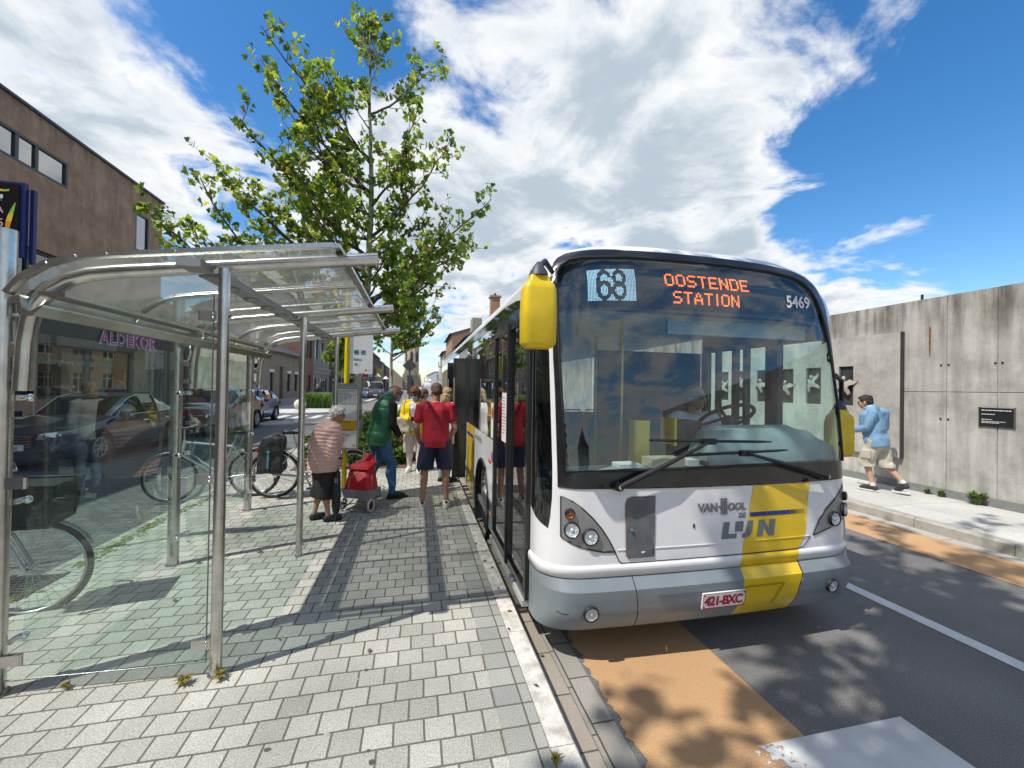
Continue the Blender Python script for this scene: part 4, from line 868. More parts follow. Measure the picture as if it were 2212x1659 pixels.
# bumper in four pieces
bc = [(-.655, .30), (-.67, .42), (-.69, .52), (-.69, .592)]
LO = lambda q: [(u, min(v, .524)) for u, v in q]
pcs = (([(-SM, .245), (-.652, .245), (-.655, .30), (-.668, .42), (-.686, .524), (-SM, .524)], [(-SM, .526), (-.686, .526), (-.688, .592), (-SM, .592)], GR, None),
       ([(-.646, .245), (.105, .245), (.12, .32), (.14, .47), (.149, .524), (-.680, .524), (-.662, .42), (-.649, .30)], [(-.680, .526), (.149, .526), (.158, .592), (-.682, .592)], GR, None),
       ([(.105, .245), (.61, .245), (.63, .41), (.655, .524), (.149, .524), (.14, .47), (.12, .32)], [(.149, .526), (.655, .526), (.664, .592), (.158, .592)], YE, 'yellow bumper section'),
       ([(.622, .245), (SM, .245), (SM, .524), (.665, .524), (.64, .41)], [(.665, .526), (SM, .526), (SM, .592), (.674, .592)], GR, None))
for lo_, hi_, m_, lb in pcs:
    bp_ = fp('bumper', lo_, m_, .004, step=.035, label=lb)
    V, F = fill(hi_, (), .035); b = MB(); b.add([S(u, .526 + (v - .526), .004 + .0) if v > .53 else S(u, .5245, .0045) for u, v in V], F, 0, True); b.build('bumper_ledge', m_, bp_)
b = MB(); line(b, [(-SM, .596), (SM, .596)], .009, .003); line(b, [(-.656, .25), (-.665, .42), (-.686, .52), (-.686, .592)], .008, .003); line(b, [(.616, .25), (.635, .41), (.66, .53), (.669, .592)], .008, .003); b.build('bumper_seam', SEAM, bus)
# recess with number plate
for nm, pl, m_ in (('bumper_recess', [(-.52, .475), (.15, .475), (.13, .34), (-.44, .34)], mat('bus_grey_low', (.17, .20, .22), .42, var=.1)),):
    fp(nm, pl, m_, .007, step=.05)
b = MB(); line(b, [(.155, .478), (.49, .478), (.41, .33)], .012, .008); line(b, [(.155, .468), (.47, .468), (.395, .33)], .006, .008, 1); b.build('recess_edge', [mat('yellow_edge_dark', (.45, .30, .005), .3), YE], bus)
# white trim strip
b = MB(); us = [-SM + 2 * SM * i / 70 for i in range(71)]
pr = [(.602, .0), (.606, .014), (.655, .016), (.672, .010), (.678, .0)]
b.grid(lambda u, v: S(u, pr[int(v)][0], pr[int(v)][1]), us, range(5)); b.build('trim_strip', WH, bus)
b = MB(); sb = [.155 + .505 * i / 12 for i in range(13)]; b.grid(lambda u, v: S(u + (pr[int(v)][0] - .6) * .13, pr[int(v)][0], pr[int(v)][1] + .0025), sb, range(5)); b.build('yellow_stripe', YE, bus)
fp('yellow_stripe', [(.17, .68), (.672, .68), (.745, .785), (.805, 1.168), (.288, 1.166), (.19, .77)], YE, .003)
b = MB(); line(b, [(-.81, .764), (-.78, .70), (-.756, .683), (-.5, .685), (.67, .686), (.725, .695), (.76, .73), (.796, .769)], .007, .0045); line(b, [(-.83, .80), (-.81, .764)], .007, .0045); b.build('panel_seam', SEAM, bus)
b = MB(); us = [-.79 + 1.575 * i / 40 for i in range(41)]; b.grid(lambda u, v: S(u, .765 + v, .006 if v == .006 else .0005), us, (0, .006, .012)); b.build('crease', WH, bus); 
b = MB(); us = [.192 + .548 * i / 14 for i in range(15)]; b.grid(lambda u, v: S(u, .765 + v, .0085 if v == .006 else .003), us, (0, .006, .012)); b.build('yellow_stripe', YE, bus)
# lamp clusters
LCL = [(-1.178, 1.13), (-1.10, 1.10), (-1.03, 1.05), (-.96, .985), (-.90, .915), (-.85, .84), (-.808, .762), (-.89, .764), (-.975, .782), (-1.06, .808), (-1.12, .835), (-1.178, .868)]
RCL = [(1.262, 1.135), (1.20, 1.115), (1.13, 1.08), (1.055, 1.028), (.97, .965), (.89, .885), (.845, .82), (.818, .772), (.90, .792), (.98, .813), (1.064, .838), (1.15, .862), (1.262, .90)]
def lamp(par, s, L, r, off, amber=False, name='headlight'):
    c = S(s, L, off); n = SN(s, L); ex = Vector((0, 0, 1)).cross(n); ex.normalize(); ey = n.cross(ex)
    def ring(prof, m, b):
        vs = [c + ex * (rr * cos(2 * pi * k / 24)) + ey * (rr * sin(2 * pi * k / 24)) + n * h for rr, h in prof for k in range(24)]
        b.add(vs, [(i * 24 + k, i * 24 + (k + 1) % 24, (i + 1) * 24 + (k + 1) % 24, (i + 1) * 24 + k) for i in range(len(prof) - 1) for k in range(24)], m, True)
    b = MB(); ring([(r * 1.26, .001), (r * 1.20, .020), (r * 1.06, .020), (r * 1.02, .015)], 0, b); ring([(r * 1.02, .015), (r * .8, .007), (r * .5, .003), (0, .001)], 1, b)
    for k in range(10):
        a = k * 2 * pi / 10; p = c + ex * (r * .74 * cos(a)) + ey * (r * .74 * sin(a)) + n * .008; b.ell(p, (r * .13,) * 3, m=1, nu=6, nv=4)
    b.ell(c + n * .004, (r * .36,) * 3, m=1, nu=12, nv=6)
    h = b.build(name, [SEAM, mat('amber_reflector', (.42, .20, .07), .25, .3) if amber else mat('reflector', (.82, .84, .86), .25, .35, var=.1, scale=60)], par)
    b = MB(); ring([(r * 1.03, .017), (r * .7, .024), (r * .35, .027), (0, .028)], 0, b); b.build('lens', glass('lamp_lens', (.85, .6, .35) if amber else (.93, .95, .95), 1.5, .0, boost=1.5) if not amber else glass('amber_lens', (.85, .62, .40), 1.5, 0., boost=1.5), h)
for pl, ls in ((LCL, [(-1.117, 1.02, .028, 1), (-1.104, .915, .043, 0), (-.982, .868, .045, 0)]), (RCL, [(1.205, 1.035, .028, 1), (1.17, .935, .043, 0), (1.03, .882, .045, 0)])):
    c_ = fp('lamp_cluster', pl, SILV, .006, step=.03)
    b = MB(); line(b, pl + pl[:1], .010, .0065); b.build('cluster_seam', SEAM, c_)
    for s_, L_, r_l, am in ls: lamp(c_, s_, L_, r_l, .0075, am, 'turn_signal' if am else 'headlight')
lamp(bus, -.99, .388, .042, .006, name='fog_light'); lamp(bus, .95, .405, .042, .006, name='fog_light')
# service flap
fl = fp('service_flap', [(-.725, .73), (-.725, 1.07), (-.715, 1.10), (-.68, 1.118), (-.508, 1.117), (-.524, .716), (-.70, .714)], mat('flap_grey', (.115, .125, .13), .5, var=.25, scale=8), .007, step=.04)
b = MB(); line(b, [(-.70, .711), (-.728, .73), (-.728, 1.07), (-.717, 1.104), (-.68, 1.121), (-.506, 1.12)], .006, .006); b.build('gasket', mat('gasket_brown', (.22, .11, .03), .6), fl)
b = MB(); c = S(-.693, .905, .008); n = SN(-.693, .905); b.cyl(c, c + n * .012, .011); b.build('lock', CHROME, fl)
b = MB(); 
b.add([S(-.62, .745, .009), S(-.595, .747, .009), S(-.595, .758, .009), S(-.62, .757, .009)], [(0, 1, 2, 3)]); b.build('sticker', WHITEP, fl)
# emblem lettering and the operator's mark
LG = mat('emblem_grey', (.20, .215, .22), .3, .6, var=.15, scale=30)
def ST(s0, L0, off): return lambda x, y, d: S(s0 + x, L0 + y, off + d)
b = MB(); b.text('VAN', ST(-.180, .998, .003), .080, bold=.0035, spacing=.92, d1=.005); b.text('OOL', ST(.064, .998, .003), .072, bold=.0035, spacing=.92, d1=.005)
for x0 in (.004, .034): b.prism([(x0, .972), (x0 + .020, .972), (x0 + .020, 1.086), (x0, 1.086)], lambda u, v, d: S(u, v, d), .003, .009)
b.prism([(-.012, 1.02), (.066, 1.02), (.066, 1.034), (-.012, 1.034)], lambda u, v, d: S(u, v, d), .003, .0075); b.build('maker_emblem', LG, bus)
DGT = mat('mark_grey', (.155, .185, .20), .4, var=.05)
b = MB(); b.text('DE', ST(.152, .941, .003), .046, bold=.003, spacing=.95, shear=.12); sh = .19
def quadsh(b, pts): b.add([S(x + (y - .80) * sh, y, .0055) for x, y in pts], [tuple(range(len(pts)))])
for poly in ([(.005, .80), (.125, .80), (.125, .832), (.053, .832), (.053, .917), (.005, .917)], [(.108, .845), (.172, .845), (.172, .917), (.108, .917)]):
    V, F = fill(poly, step=.03); b.add([S(x + (y - .8) * sh, y, .0055) for x, y in V], F)
jp = [(.176, .832), (.195, .83), (.205, .845), (.205, .917), (.253, .917), (.253, .84), (.24, .812), (.215, .80), (.176, .80)]
npoly = [(.270, .80), (.270, .917), (.318, .917), (.368, .852), (.368, .917), (.420, .917), (.420, .80), (.372, .80), (.322, .866), (.322, .80)]
for poly in (jp, npoly): V, F = fill(poly, step=.03); b.add([S(x + (y - .8) * sh + (.03 if poly is npoly else 0), y, .0055) for x, y in V], F)
b.build('operator_mark', DGT, bus)
b = MB(); x = .249
for w, g in [(.148, .005), (.103, .005), (.063, .005), (.032, .006), (.018, .006), (.011, .007), (.008, .008), (.006, .010), (.005, .011), (.004, .012), (.003, .012), (.002, .012)]:
    b.prism([(x, .944), (x + w, .944), (x + w, .975), (x, .975)], lambda u, v, d: S(u, v, d), .0032, .0055, 0 if w > .03 else 1); x += w + g
b.build('blue_dashes', [mat('dash_blue', (.012, .035, .22), .35), mat('dash_dark', (.05, .05, .06), .4)], bus)
b = MB(); pl = [(-.195, .362), (.143, .362), (.143, .470), (-.195, .470)]; b.prism(pl, lambda u, v, d: S(u, v, d), .012, .026); np_ = b.build('number_plate', mat('plate_white', (.78, .77, .74), .4, var=.05), bus)
PR = mat('plate_red', (.36, .012, .03), .5)
b = MB(); b.text('421-BXC', ST(-.181, .384, .026), .090, bold=.0035, spacing=.86, d1=.0015); b.build('plate_characters', PR, np_)
b = MB(); 
for a_, c_ in (((-.193, .364), (.141, .364)), ((.141, .364), (.141, .468)), ((.141, .468), (-.193, .468)), ((-.193, .468), (-.193, .364))): line(b, [a_, c_], .004, .0275)
b.build('plate_border', PR, np_)
b = MB()
for s_, L_ in ((-.183, .458), (.131, .458), (-.183, .374), (.131, .374)): c = S(s_, L_, .027); b.ell(c, (.006, .005, .006), nu=8, nv=5)
b.build('screws', mat('screw', (.2, .02, .02), .4), np_)
b = MB(); b.ell(S(-.215, .905, .004), (.008, .004, .018), nu=8, nv=6); b.build('dent', SEAM, bus)
b = MB(); line(b, [(-1.215, .392), (-1.17, .378), (-1.135, .381)], .006, .0052); line(b, [(-.58, .43), (-.575, .42)], .004, .0052); b.build('scuff', mat('scuff_dark', (.03, .03, .032), .7), bus)
# wipers
def wiper(pivot, elbow, tip, b0, b1):
    b = MB(); c = S(*pivot, .0); n = SN(*pivot); b.cyl(c, c + n * .06, .034, .03); p = [S(*pivot, .06), S(pivot[0] + (tip[0] - pivot[0]) * .45, pivot[1] + (tip[1] - pivot[1]) * .45, .075), S(*tip, .06)]
    b.tube(p, [.022, .018, .010], 8)
    w = b.build('wiper', BLACK, bus)
    b = MB(); k = 10; pts = [S(b0[0] + (b1[0] - b0[0]) * i / k, b0[1] + (b1[1] - b0[1]) * i / k, .035) for i in range(k + 1)]; b.tube(pts, [.005] + [.010] * (k - 1) + [.005], 6); pts = [S(b0[0] + (b1[0] - b0[0]) * i / k, b0[1] + (b1[1] - b0[1]) * i / k, .015) for i in range(k + 1)]; b.tube(pts, .006, 6)
    m_ = (b0[0] + b1[0]) / 2, (b0[1] + b1[1]) / 2; b.obox(S(tip[0], tip[1], .045), (.05, .015, .02)); b.build('wiper_blade', BLACK, w)
    b = MB(); b.cyl(c + n * .055, c + n * .075, .016); b.build('pivot_nut', CHROME, w)
wiper((-.792, 1.198), None, (-.10, 1.487), (-.52, 1.499), (.44, 1.478)); wiper((.908, 1.213), None, (.20, 1.40), (-.36, 1.393), (.58, 1.415))
# mirrors
def mirror(c, hw, hd, hh, fn_top, arm, lab):
    c = Vector(c); b = MB(); prof = [(-1, .72), (-.94, .90), (-.85, 1.0), (.0, 1.02), (.60, .98), (.76, .86), (.84, .66), (.97, .60), (1.0, .56)]
    vs = []; n = 28
    for h, w in prof:
        for k in range(n):
            a = 2 * pi * k / n; e = lambda q: abs(q) ** .36 * (1 if q > 0 else -1); vs.append(c + Vector((hw * w * e(cos(a)), hd * w * e(sin(a)), hh * h)))
    b.add(vs, [(i * n + k, i * n + (k + 1) % n, (i + 1) * n + (k + 1) % n, (i + 1) * n + k) for i in range(len(prof) - 1) for k in range(n)], 0, True); b.add(vs[:n], [tuple(range(n - 1, -1, -1))]); b.add(vs[-n:], [tuple(range(n))])
    mm_ = b.build('mirror', mat('mirror_yellow', (.72, .51, .012), .42, var=.10, scale=9), bus, label=lab)
    b = MB(); b.lathe([(hw * .60, 0), (hw * .52, .028), (hw * .30, .062), (.012, .085), (0, .088)], c + Vector((0, 0, hh)), 'z', 20); b.build('mirror_cap', mat('cap_slate', (.045, .055, .075), .5), mm_)
    b = MB(); b.tube(arm, .018, 8); b.build('mirror_arm', BLACK, mm_)
    b = MB(); b.box(c.x - hw * .8, c.x + hw * .8, c.y + hd * 1.01, c.y + hd * 1.03, c.z - hh * .75, c.z + hh * .5); b.build('mirror_glass', CHROME, mm_)
mirror((.692, 2.38, 2.30), .100, .075, .215, None, [(.692, 2.38, 2.57), (.76, 2.48, 2.64), (.90, 2.76, 2.66)], 'scuffed yellow mirror housing at the kerb side')
mirror((3.64, 2.95, 1.50), .090, .08, .205, None, [(3.66, 2.95, 1.75), (3.62, 2.92, 1.96), (3.40, 2.80, 2.0)], 'yellow mirror housing at the far side')
# sides ------------------------------------------------------------
def sp(name, poly, m, X=XL, d=.0, holes=(), step=.12, par=None, **k):
    V, F = fill(poly, holes, step); b = MB(); b.add([(X, y, z) for y, z in V], [f[::-1] for f in F] if X < XC else F); return b.build(name, m, par or bus, **k)
def arch(yc, r=.53, zc=.40): return [(yc + r * cos(radians(a)), zc + r * sin(radians(a))) for a in range(-40, 221, 13)]
A1, A2 = arch(5.25), arch(11.2)
def rect(y0, y1, z0, z1): return [(y0, z0), (y1, z0), (y1, z1), (y0, z1)]
for X in (XL, XR):
    a = (4.36, 7.0, 8.55, YB) if X < XC else (2.93, 7.0, 7.001, YB)
    sp('side_panel', rect(a[0], a[1], .58, 1.27), WH, X, holes=[A1]); sp('side_panel', rect(a[2], a[3], .58, 1.27), WH, X, holes=[A2])
    sp('side_skirt', rect(a[0], a[1], .25, .577), GR, X, holes=[A1]); sp('side_skirt', rect(a[2], a[3], .25, .577), GR, X, holes=[A2])
for yc in (5.25, 11.2):
    b = MB(); pts = [(XL - .004, y, z) for y, z in arch(yc, .535)]; b.tube(pts, .018, 6); b.build('wheel_arch', BLACK, bus)
    b = MB(); b.grid(lambda y_, x_: (XL + x_, yc + .53 * cos(radians(y_)), .4 + .53 * sin(radians(y_))), range(-40, 221, 20), (.0, .55)); b.build('wheel_house', BLACK, bus)
sp('yellow_stripe', rect(6.02, 6.86, .25, 1.27), YE, XL - .003)
b = MB(); y = 6.86
for w in (.24, .16, .10, .06, .04, .025, .015): b.box(XL - .006, XL - .004, y - w, y, 1.09, 1.135); y -= w + .02
b.build('blue_dashes', MATS['dash_blue'], bus)
b = MB(); b.text('www.delijn.be', lambda x, y, d: (XL - .002 - d, 5.95 - x, 1.13 + y), .11, bold=.002); b.build('web_address', DGT, bus)
b = MB(); b.ell((XL - .005, 4.66, 1.02), (.018, .055, .032)); b.build('side_blinker', mat('blinker_orange', (.65, .10, .01), .3, coat=.5), bus)
b = MB(); b.obox((XL - .004, 4.57, .455), (.006, .05, .022)); b.build('side_reflector', mat('reflector_orange', (.8, .2, .02), .25, coat=.5), bus)
b = MB(); b.box(XL - .003, XL - .0015, 4.38, 4.60, 1.03, 1.13); b.build('pictogram', mat('pictogram_blue', (.1, .18, .4), .4), bus)
sp('side_window', rect(4.36, 5.68, 1.275, 2.515), SIDEG, XL - .001); sp('side_window', rect(5.70, 7.0, 1.275, 2.515), SIDEG, XL - .001); 
for y in (8.55, 10.05, 11.55, 13.05): sp('side_window', rect(y, y + 1.47, 1.275, 2.515), SIDEG, XL - .001)
b = MB()
for y in (4.36, 5.69, 6.99, 8.56, 10.035, 11.535, 13.035): b.box(XL + .001, XL + .05, y - .012, y + .012, 1.27, 2.52)
b.box(XL + .001, XL + .04, 4.36, 7.0, 1.262, 1.277); b.box(XL + .001, XL + .04, 8.55, YB, 1.262, 1.277); b.build('window_bars', BLK, bus)
sp('door_header', rect(2.93, 4.36, 2.425, 2.518), BLK, XL - .001); sp('door_header', rect(7.0, 8.55, 2.36, 2.518), mat('header_silver', (.42, .45, .48), .25, .3), XL - .001)
b = MB(); cv = [(3.10, .0), (3.25, .35), (3.5, .7), (4.0, 1.)] + [(y_, 1.) for y_ in (6, 8, 10, 12, 14.4)]
b.add([(XL - .005 + .010 * k * h_, y_, 2.519 + .115 * k * h_) for y_, h_ in cv for k in (0, 1)], [(2 * i, 2 * i + 1, 2 * i + 3, 2 * i + 2) for i in range(len(cv) - 1)]); b.build('cantrail_glass', mat('cantrail_dark', (.01, .012, .013), .06, spec=.9), bus)
# right side glass with dark pillars
for y0, y1 in ((2.93, 3.32), (3.47, 3.72), (3.76, 3.87), (3.92, 4.14), (4.18, 4.32)): sp('driver_window', rect(y0, y1, 1.275, 2.29), CLRG, XR)
b = MB()
for y0, y1 in ((3.32, 3.47), (3.72, 3.76), (3.87, 3.92), (4.14, 4.18), (4.32, 4.42)): b.box(XR - .06, XR + .002, y0, y1, 1.27, 2.30)
b.box(XR - .05, XR + .002, 2.93, 4.42, 2.30, 2.519); b.build('window_pillar', mat('pillar_navy', (.02, .035, .06), .6), bus)
for k in range(6): sp('side_window', rect(4.43 + k * 1.68, 4.43 + k * 1.68 + 1.64, 1.275, 2.515), SIDEG, XR + .001)
# roof and rear
ss = [s for s, x in TX if -1.62 < s < 1.62]
ss = [-SM + 2 * SM * i / 60 for i in range(61)]
b = MB(); b.grid(lambda u, v: (lambda p, t: Vector((p.x, p.y + (YB - p.y) * t, p.z)))(SP(u, 2.88), v), ss, [0, .08, .2, .4, .7, 1]); b.build('roof', WH, bus)
b = MB(); b.box(XL + .5, XR - .5, 5.2, 8.4, 2.9, 3.08); pass
b = MB(); b.box(XL, XR, YB, YB + .02, .3, 2.75); b.build('rear_panel', WH, bus)
# front door
def leaf(y0, y1, X, name='door'):
    b = MB(); z0, z1 = .30, 2.415; w = .055
    b.box(X - .02, X + .025, y0, y0 + w, z0, z1); b.box(X - .02, X + .025, y1 - w, y1, z0, z1); b.box(X - .02, X + .025, y0 + w, y1 - w, z0, z0 + .07); b.box(X - .02, X + .025, y0 + w, y1 - w, z1 - .06, z1)
    d = b.build(name, BLK, bus); g = MB(); g.quad((X, y0 + w, z0 + .07), (X, y0 + w, z1 - .06), (X, y1 - w, z1 - .06), (X, y1 - w, z0 + .07)); g.build('door_glass', glass('door_glass', (.20, .23, .22), 1.52, .003, boost=1.5), d); return d
d1 = leaf(2.945, 3.60, XL - .012); d2 = leaf(3.61, 4.34, XL - .012)
b = MB(); b.box(XL - .045, XL - .03, 3.585, 3.625, .31, 2.41); b.build('door_rubber', BLACK, d1)
b = MB(); b.box(XL - .018, XL - .0125, 3.72, 3.95, 1.34, 1.80); nt_ = b.build('door_notice', mat('paper', (.70, .70, .69), .7, var=.04), d2)
b = MB(); random.seed(4)
for i in range(12): b.box(XL - .0200, XL - .0185, 3.93 - random.uniform(.1, .18), 3.93, 1.75 - i * .03, 1.757 - i * .03)
b.build('notice_lines', mat('notice_pink', (.45, .12, .18), .6), nt_)
b = MB(); b.box(XL - .0175, XL - .012, 4.40, 4.55, 1.30, 1.68); nt_ = b.build('window_notice', MATS['paper'], bus); b = MB(); b.ell((XL - .018, 4.475, 1.57), (.002, .05, .07)); b.build('notice_mark', mat('notice_red', (.5, .03, .04), .5), nt_)
b = MB(); b.tube([(XL + .05, 3.98, .95), (XL + .05, 4.12, 1.30)], .014, 8); b.build('door_handle', STEEL, d2)
b = MB(); b.box(XL - .0165, XL - .0125, 2.99, 3.05, 1.40, 1.49); b.build('green_sticker', mat('sticker_green', (.10, .45, .30), .4), d1)
b = MB(); b.box(XL - .05, XL + .2, 2.95, 4.34, .255, .299); b.build('door_step', mat('step_grey', (.40, .40, .40), .6), bus)
# open middle door, leaves folded out
for y in (7.02, 8.42):
    b = MB(); b.box(.585, .815, y, y + .05, .33, 2.33); d = b.build('door', BLK, bus); b = MB(); b.box(.62, .78, y - .004, y - .001, .45, 2.26); b.build('door_glass', mat('leaf_glass', (.02, .022, .022), .08), d)
    b = MB(); b.tube([(.60, y - .03, .9), (.60, y - .03, 2.0)], .014, 8); b.build('door_handle', mat('handle_silver', (.6, .6, .6), .3, .8), d)
b = MB(); b.box(XL + .02, XL + .5, 7.03, 8.5, .27, .34); b.build('door_step', MATS['step_grey'], bus)
# wheels
def buswheel(x, y, sgn):
    b = MB(); R = .47; prof = [(.28, -.02), (.30, .0), (.40, .012), (.445, .0), (.468, -.03), (.47, -.08), (.47, -.22), (.44, -.26)]
    b.lathe([(r, -sgn * h * -1 if False else (h if sgn > 0 else -h)) for r, h in prof], (x, y, R), 'x', 36); w = b.build('wheel', mat('tyre', (.02, .02, .02), .85, var=.25, bump=.2), bus)
    b = MB(); hp = [(.29, -.05), (.285, -.015), (.27, -.01), (.25, -.05), (.20, -.07), (.15, -.05), (.13, .02), (.10, .05), (.0, .055)]
    b.lathe([(r, h if sgn > 0 else -h) for r, h in hp], (x, y, R), 'x', 30)
    for k in range(10): a = k * 2 * pi / 10; xx = x + sgn * -.03; b.cyl((xx, y + .225 * cos(a), R + .225 * sin(a)), (xx + sgn * .05, y + .225 * cos(a), R + .225 * sin(a)), .022, n=8)
    b.build('rim', mat('wheel_grey', (.32, .34, .35), .4, .6, var=.1), w)
for y in (5.25, 11.2): buswheel(XL + .06, y, -1); buswheel(XR - .06, y, 1)
# interior
b = MB(); b.box(XL + .03, XR - .03, 2.75, YB, .30, .36); b.build('floor', mat('bus_floor', (.26, .28, .29), .6), bus)
b = MB(); b.box(XL + .06, XR - .06, 3.2, YB, 2.47, 2.50); b.build('ceiling', mat('bus_ceiling', (.60, .64, .65), .7), bus)
b = MB(); b.prism([(2.66, .5), (2.74, 1.265), (2.95, 1.27), (3.02, 1.0), (3.02, .4)], lambda u, v, d: (d, u, v), .98, 2.20); b.build('dashboard', mat('dash_grey', (.24, .31, .31), .6, bump=.1, bscale=80), bus)
b = MB(); pr_ = [(2.68, .5), (2.74, 1.31), (2.78, 1.44), (2.86, 1.53), (2.98, 1.57), (3.10, 1.56), (3.15, 1.48), (3.18, .5)]
b.grid(lambda u, v: (u, 2.9 + (pr_[int(v)][0] - 2.9) , min(pr_[int(v)][1], 1.31 + .27 * (max(0, min(1, (u - 2.16) / .16, (3.42 - u) / .30)) ** .6))), [2.16, 2.19, 2.23, 2.27, 2.34, 2.5, 2.8, 3.0, 3.1, 3.2, 3.3, 3.36, 3.40], range(8)); b.build('driver_console', mat('console_teal', (.30, .40, .385), .55, bump=.1, bscale=80), bus)
b = MB(); c = Vector((2.72, 3.24, 1.61)); t_ = Matrix.Rotation(radians(-32), 3, 'X'); pts = [c + t_ @ Vector((.235 * cos(2 * pi * i / 28), .235 * sin(2 * pi * i / 28), 0)) for i in range(28)]; b.tube(pts, .017, 8, closed=True); b.cyl(c, c + t_ @ Vector((0, 0, -.2)), .05)
for a in (0, 2.4, 3.9): b.tube([c, c + t_ @ Vector((.23 * cos(a), .23 * sin(a), 0))], .014, 6)
b.build('steering_wheel', BLACK, bus)
b = MB(); b.box(2.06, 2.29, 3.02, 3.2, 1.34, 1.60); tm = b.build('ticket_machine', mat('machine_dark', (.015, .02, .022), .4), bus); b = MB(); b.box(2.035, 2.059, 3.0, 3.2, 1.40, 1.62); b.build('side_trim', YE, tm)
b = MB(); b.obox((1.79, 3.12, .98), (.075, .06, .62), bev=.03); b.build('validator', YE, bus)
for x, y in ((1.77, 3.4), (2.0, 4.46), (1.25, 4.7), (1.8, 6.8)):
    b = MB(); b.cyl((x, y, .36), (x, y, 2.46), .017); b.build('grab_pole', mat('pole_gold', (.45, .36, .10), .3, .6), bus)
b = MB(); b.box(2.02, 3.36, 4.44, 4.5, .36, 2.3); b.build('cab_partition', mat('partition_navy', (.012, .025, .045), .35), bus)
b = MB(); b.box(1.87, 3.16, 2.86, 2.89, 2.30, 2.40); b.cyl((1.87, 2.87, 2.30), (3.16, 2.87, 2.30), .016); b.build('sun_blind', mat('blind_pale', (.34, .42, .45), .7), bus)
SEAT = mat('seat_navy', (.03, .055, .10), .75, var=.3, scale=25)
for y in (5.1, 5.95, 6.8, 9.2, 10.05, 10.9, 11.75, 12.6):
    for x in (1.08, 1.50, 2.74, 3.14):
        if x < 2 and 6.5 < y < 9: continue
        b = MB(); b.obox((x, y + .02, .80), (.19, .20, .05), bev=.05); b.obox((x, y + .24, 1.12), (.19, .04, .32), (Vector((1, 0, 0)), Vector((0, .98, .17)), Vector((0, -.17, .98)))); s_ = b.build('seat', SEAT, bus)
        b = MB(); b.tube([(x - .17, y + .27, 1.38), (x - .14, y + .30, 1.47), (x + .14, y + .30, 1.47), (x + .17, y + .27, 1.38)], .013, 6); b.build('grab_rail', mat('rail_black', (.02, .02, .02), .4), s_)
b = MB(); b.box(2.55, 2.90, 3.86, 3.98, .9, 1.75); b.box(2.52, 2.93, 3.45, 3.98, .86, .96); b.build('driver_seat', SEAT, bus)
b = MB(); b.box(1.45, 1.62, 2.79, 2.93, 1.272, 1.30); b.box(1.70, 1.98, 2.78, 2.92, 1.272, 1.34); b.box(2.02, 2.12, 2.8, 2.92, 1.272, 1.32); b.m = [0] * 6 + [1] * 6 + [0] * 6; b.build('dash_papers', [MATS['paper'], mat('paper_tan', (.45, .40, .28), .7)], bus)
# ================================================================ bus shelter
sh_ = thing('bus_shelter', (-1.6, 4.5, .16), 'stainless steel and glass bus shelter with curved tubular roof beams', 'bus shelter')
RG = glass('roof_glass', (.56, .59, .57), 1.5, .01, dirt=.50, boost=1.2, dirtcol=(.52, .53, .50))
PG = glass('shelter_glass', (.80, .91, .87), 1.5, .0, dirt=.010, boost=1.7)
BYS = (2.80, 4.54, 6.28)
BPATH = [(-2.095, 1.79), (-2.085, 2.05), (-2.07, 2.17), (-2.04, 2.265), (-1.985, 2.345), (-1.90, 2.41), (-1.79, 2.452), (-1.66, 2.475), (-1.34, 2.518), (-.8, 2.592), (-.26, 2.663)]
def along(path, d): # offset a path to its upper / outer side
    o = []
    for i, p in enumerate(path):
        a, c = path[max(0, i - 1)], path[min(len(path) - 1, i + 1)]; tx, tz = c[0] - a[0], c[1] - a[1]; l = hypot(tx, tz); o.append((p[0] - tz / l * d, p[1] + tx / l * d))
    return o
for y in BYS:
    b = MB(); b.tube([(x, y, z) for x, z in BPATH], .0405, 18, up=(0, 1, 0)); b.build('roof_beam', STEEL, sh_)
RPATH = along([p for p in BPATH if p[0] < -.6 and p[1] > 2.2] + [(-.5, 2.632)], .062)
def roofbar(y, r, drop):
    b = MB(); p = along([q for q in BPATH if q[0] < -.6 and q[1] > 2.2] + [(-.5, 2.632)], drop); b.tube([(x, y, z) for x, z in p], r, 8, up=(0, 1, 0)); return b
for y0, y1 in ((2.70, 3.66), (3.68, 5.40), (5.42, 6.36)):
    b = MB(); b.grid(lambda u, v: (RPATH[int(u)][0], v, RPATH[int(u)][1]), range(len(RPATH)), [y0, y1]); b.build('roof_pane', RG, sh_)
for y in (3.67, 5.41): roofbar(y, .017, .045).build('glazing_bar', STEEL, sh_)
for y in (2.69, 6.37):
    b = MB(); p0, p1 = along(RPATH, .014), along(RPATH, -.012)
    for a, c in ((y - .012, y - .009), (y - .012, y + .03)):
        pass
    vs = []
    for q0, q1 in zip(p0, p1): vs += [(q0[0], y - .012, q0[1]), (q0[0], y + .03, q0[1]), (q1[0], y + .03, q1[1]), (q1[0], y - .012, q1[1])]
    n = len(p0); fs = [(4 * i + k, 4 * i + (k + 1) % 4, 4 * i + 4 + (k + 1) % 4, 4 * i + 4 + k) for i in range(n - 1) for k in range(4)] + [(0, 1, 2, 3), (4 * n - 4, 4 * n - 3, 4 * n - 2, 4 * n - 1)]
    b.add(vs, fs); e_ = b.build('roof_edge', STEEL, sh_)
    b = MB()
    for i in range(2, n): b.ell((p0[i][0] + .02, y - .013, (p0[i][1] + p1[i][1]) / 2 + .002), (.008, .005, .008), nu=8, nv=5)
    b.build('bolts', CHROME, e_)
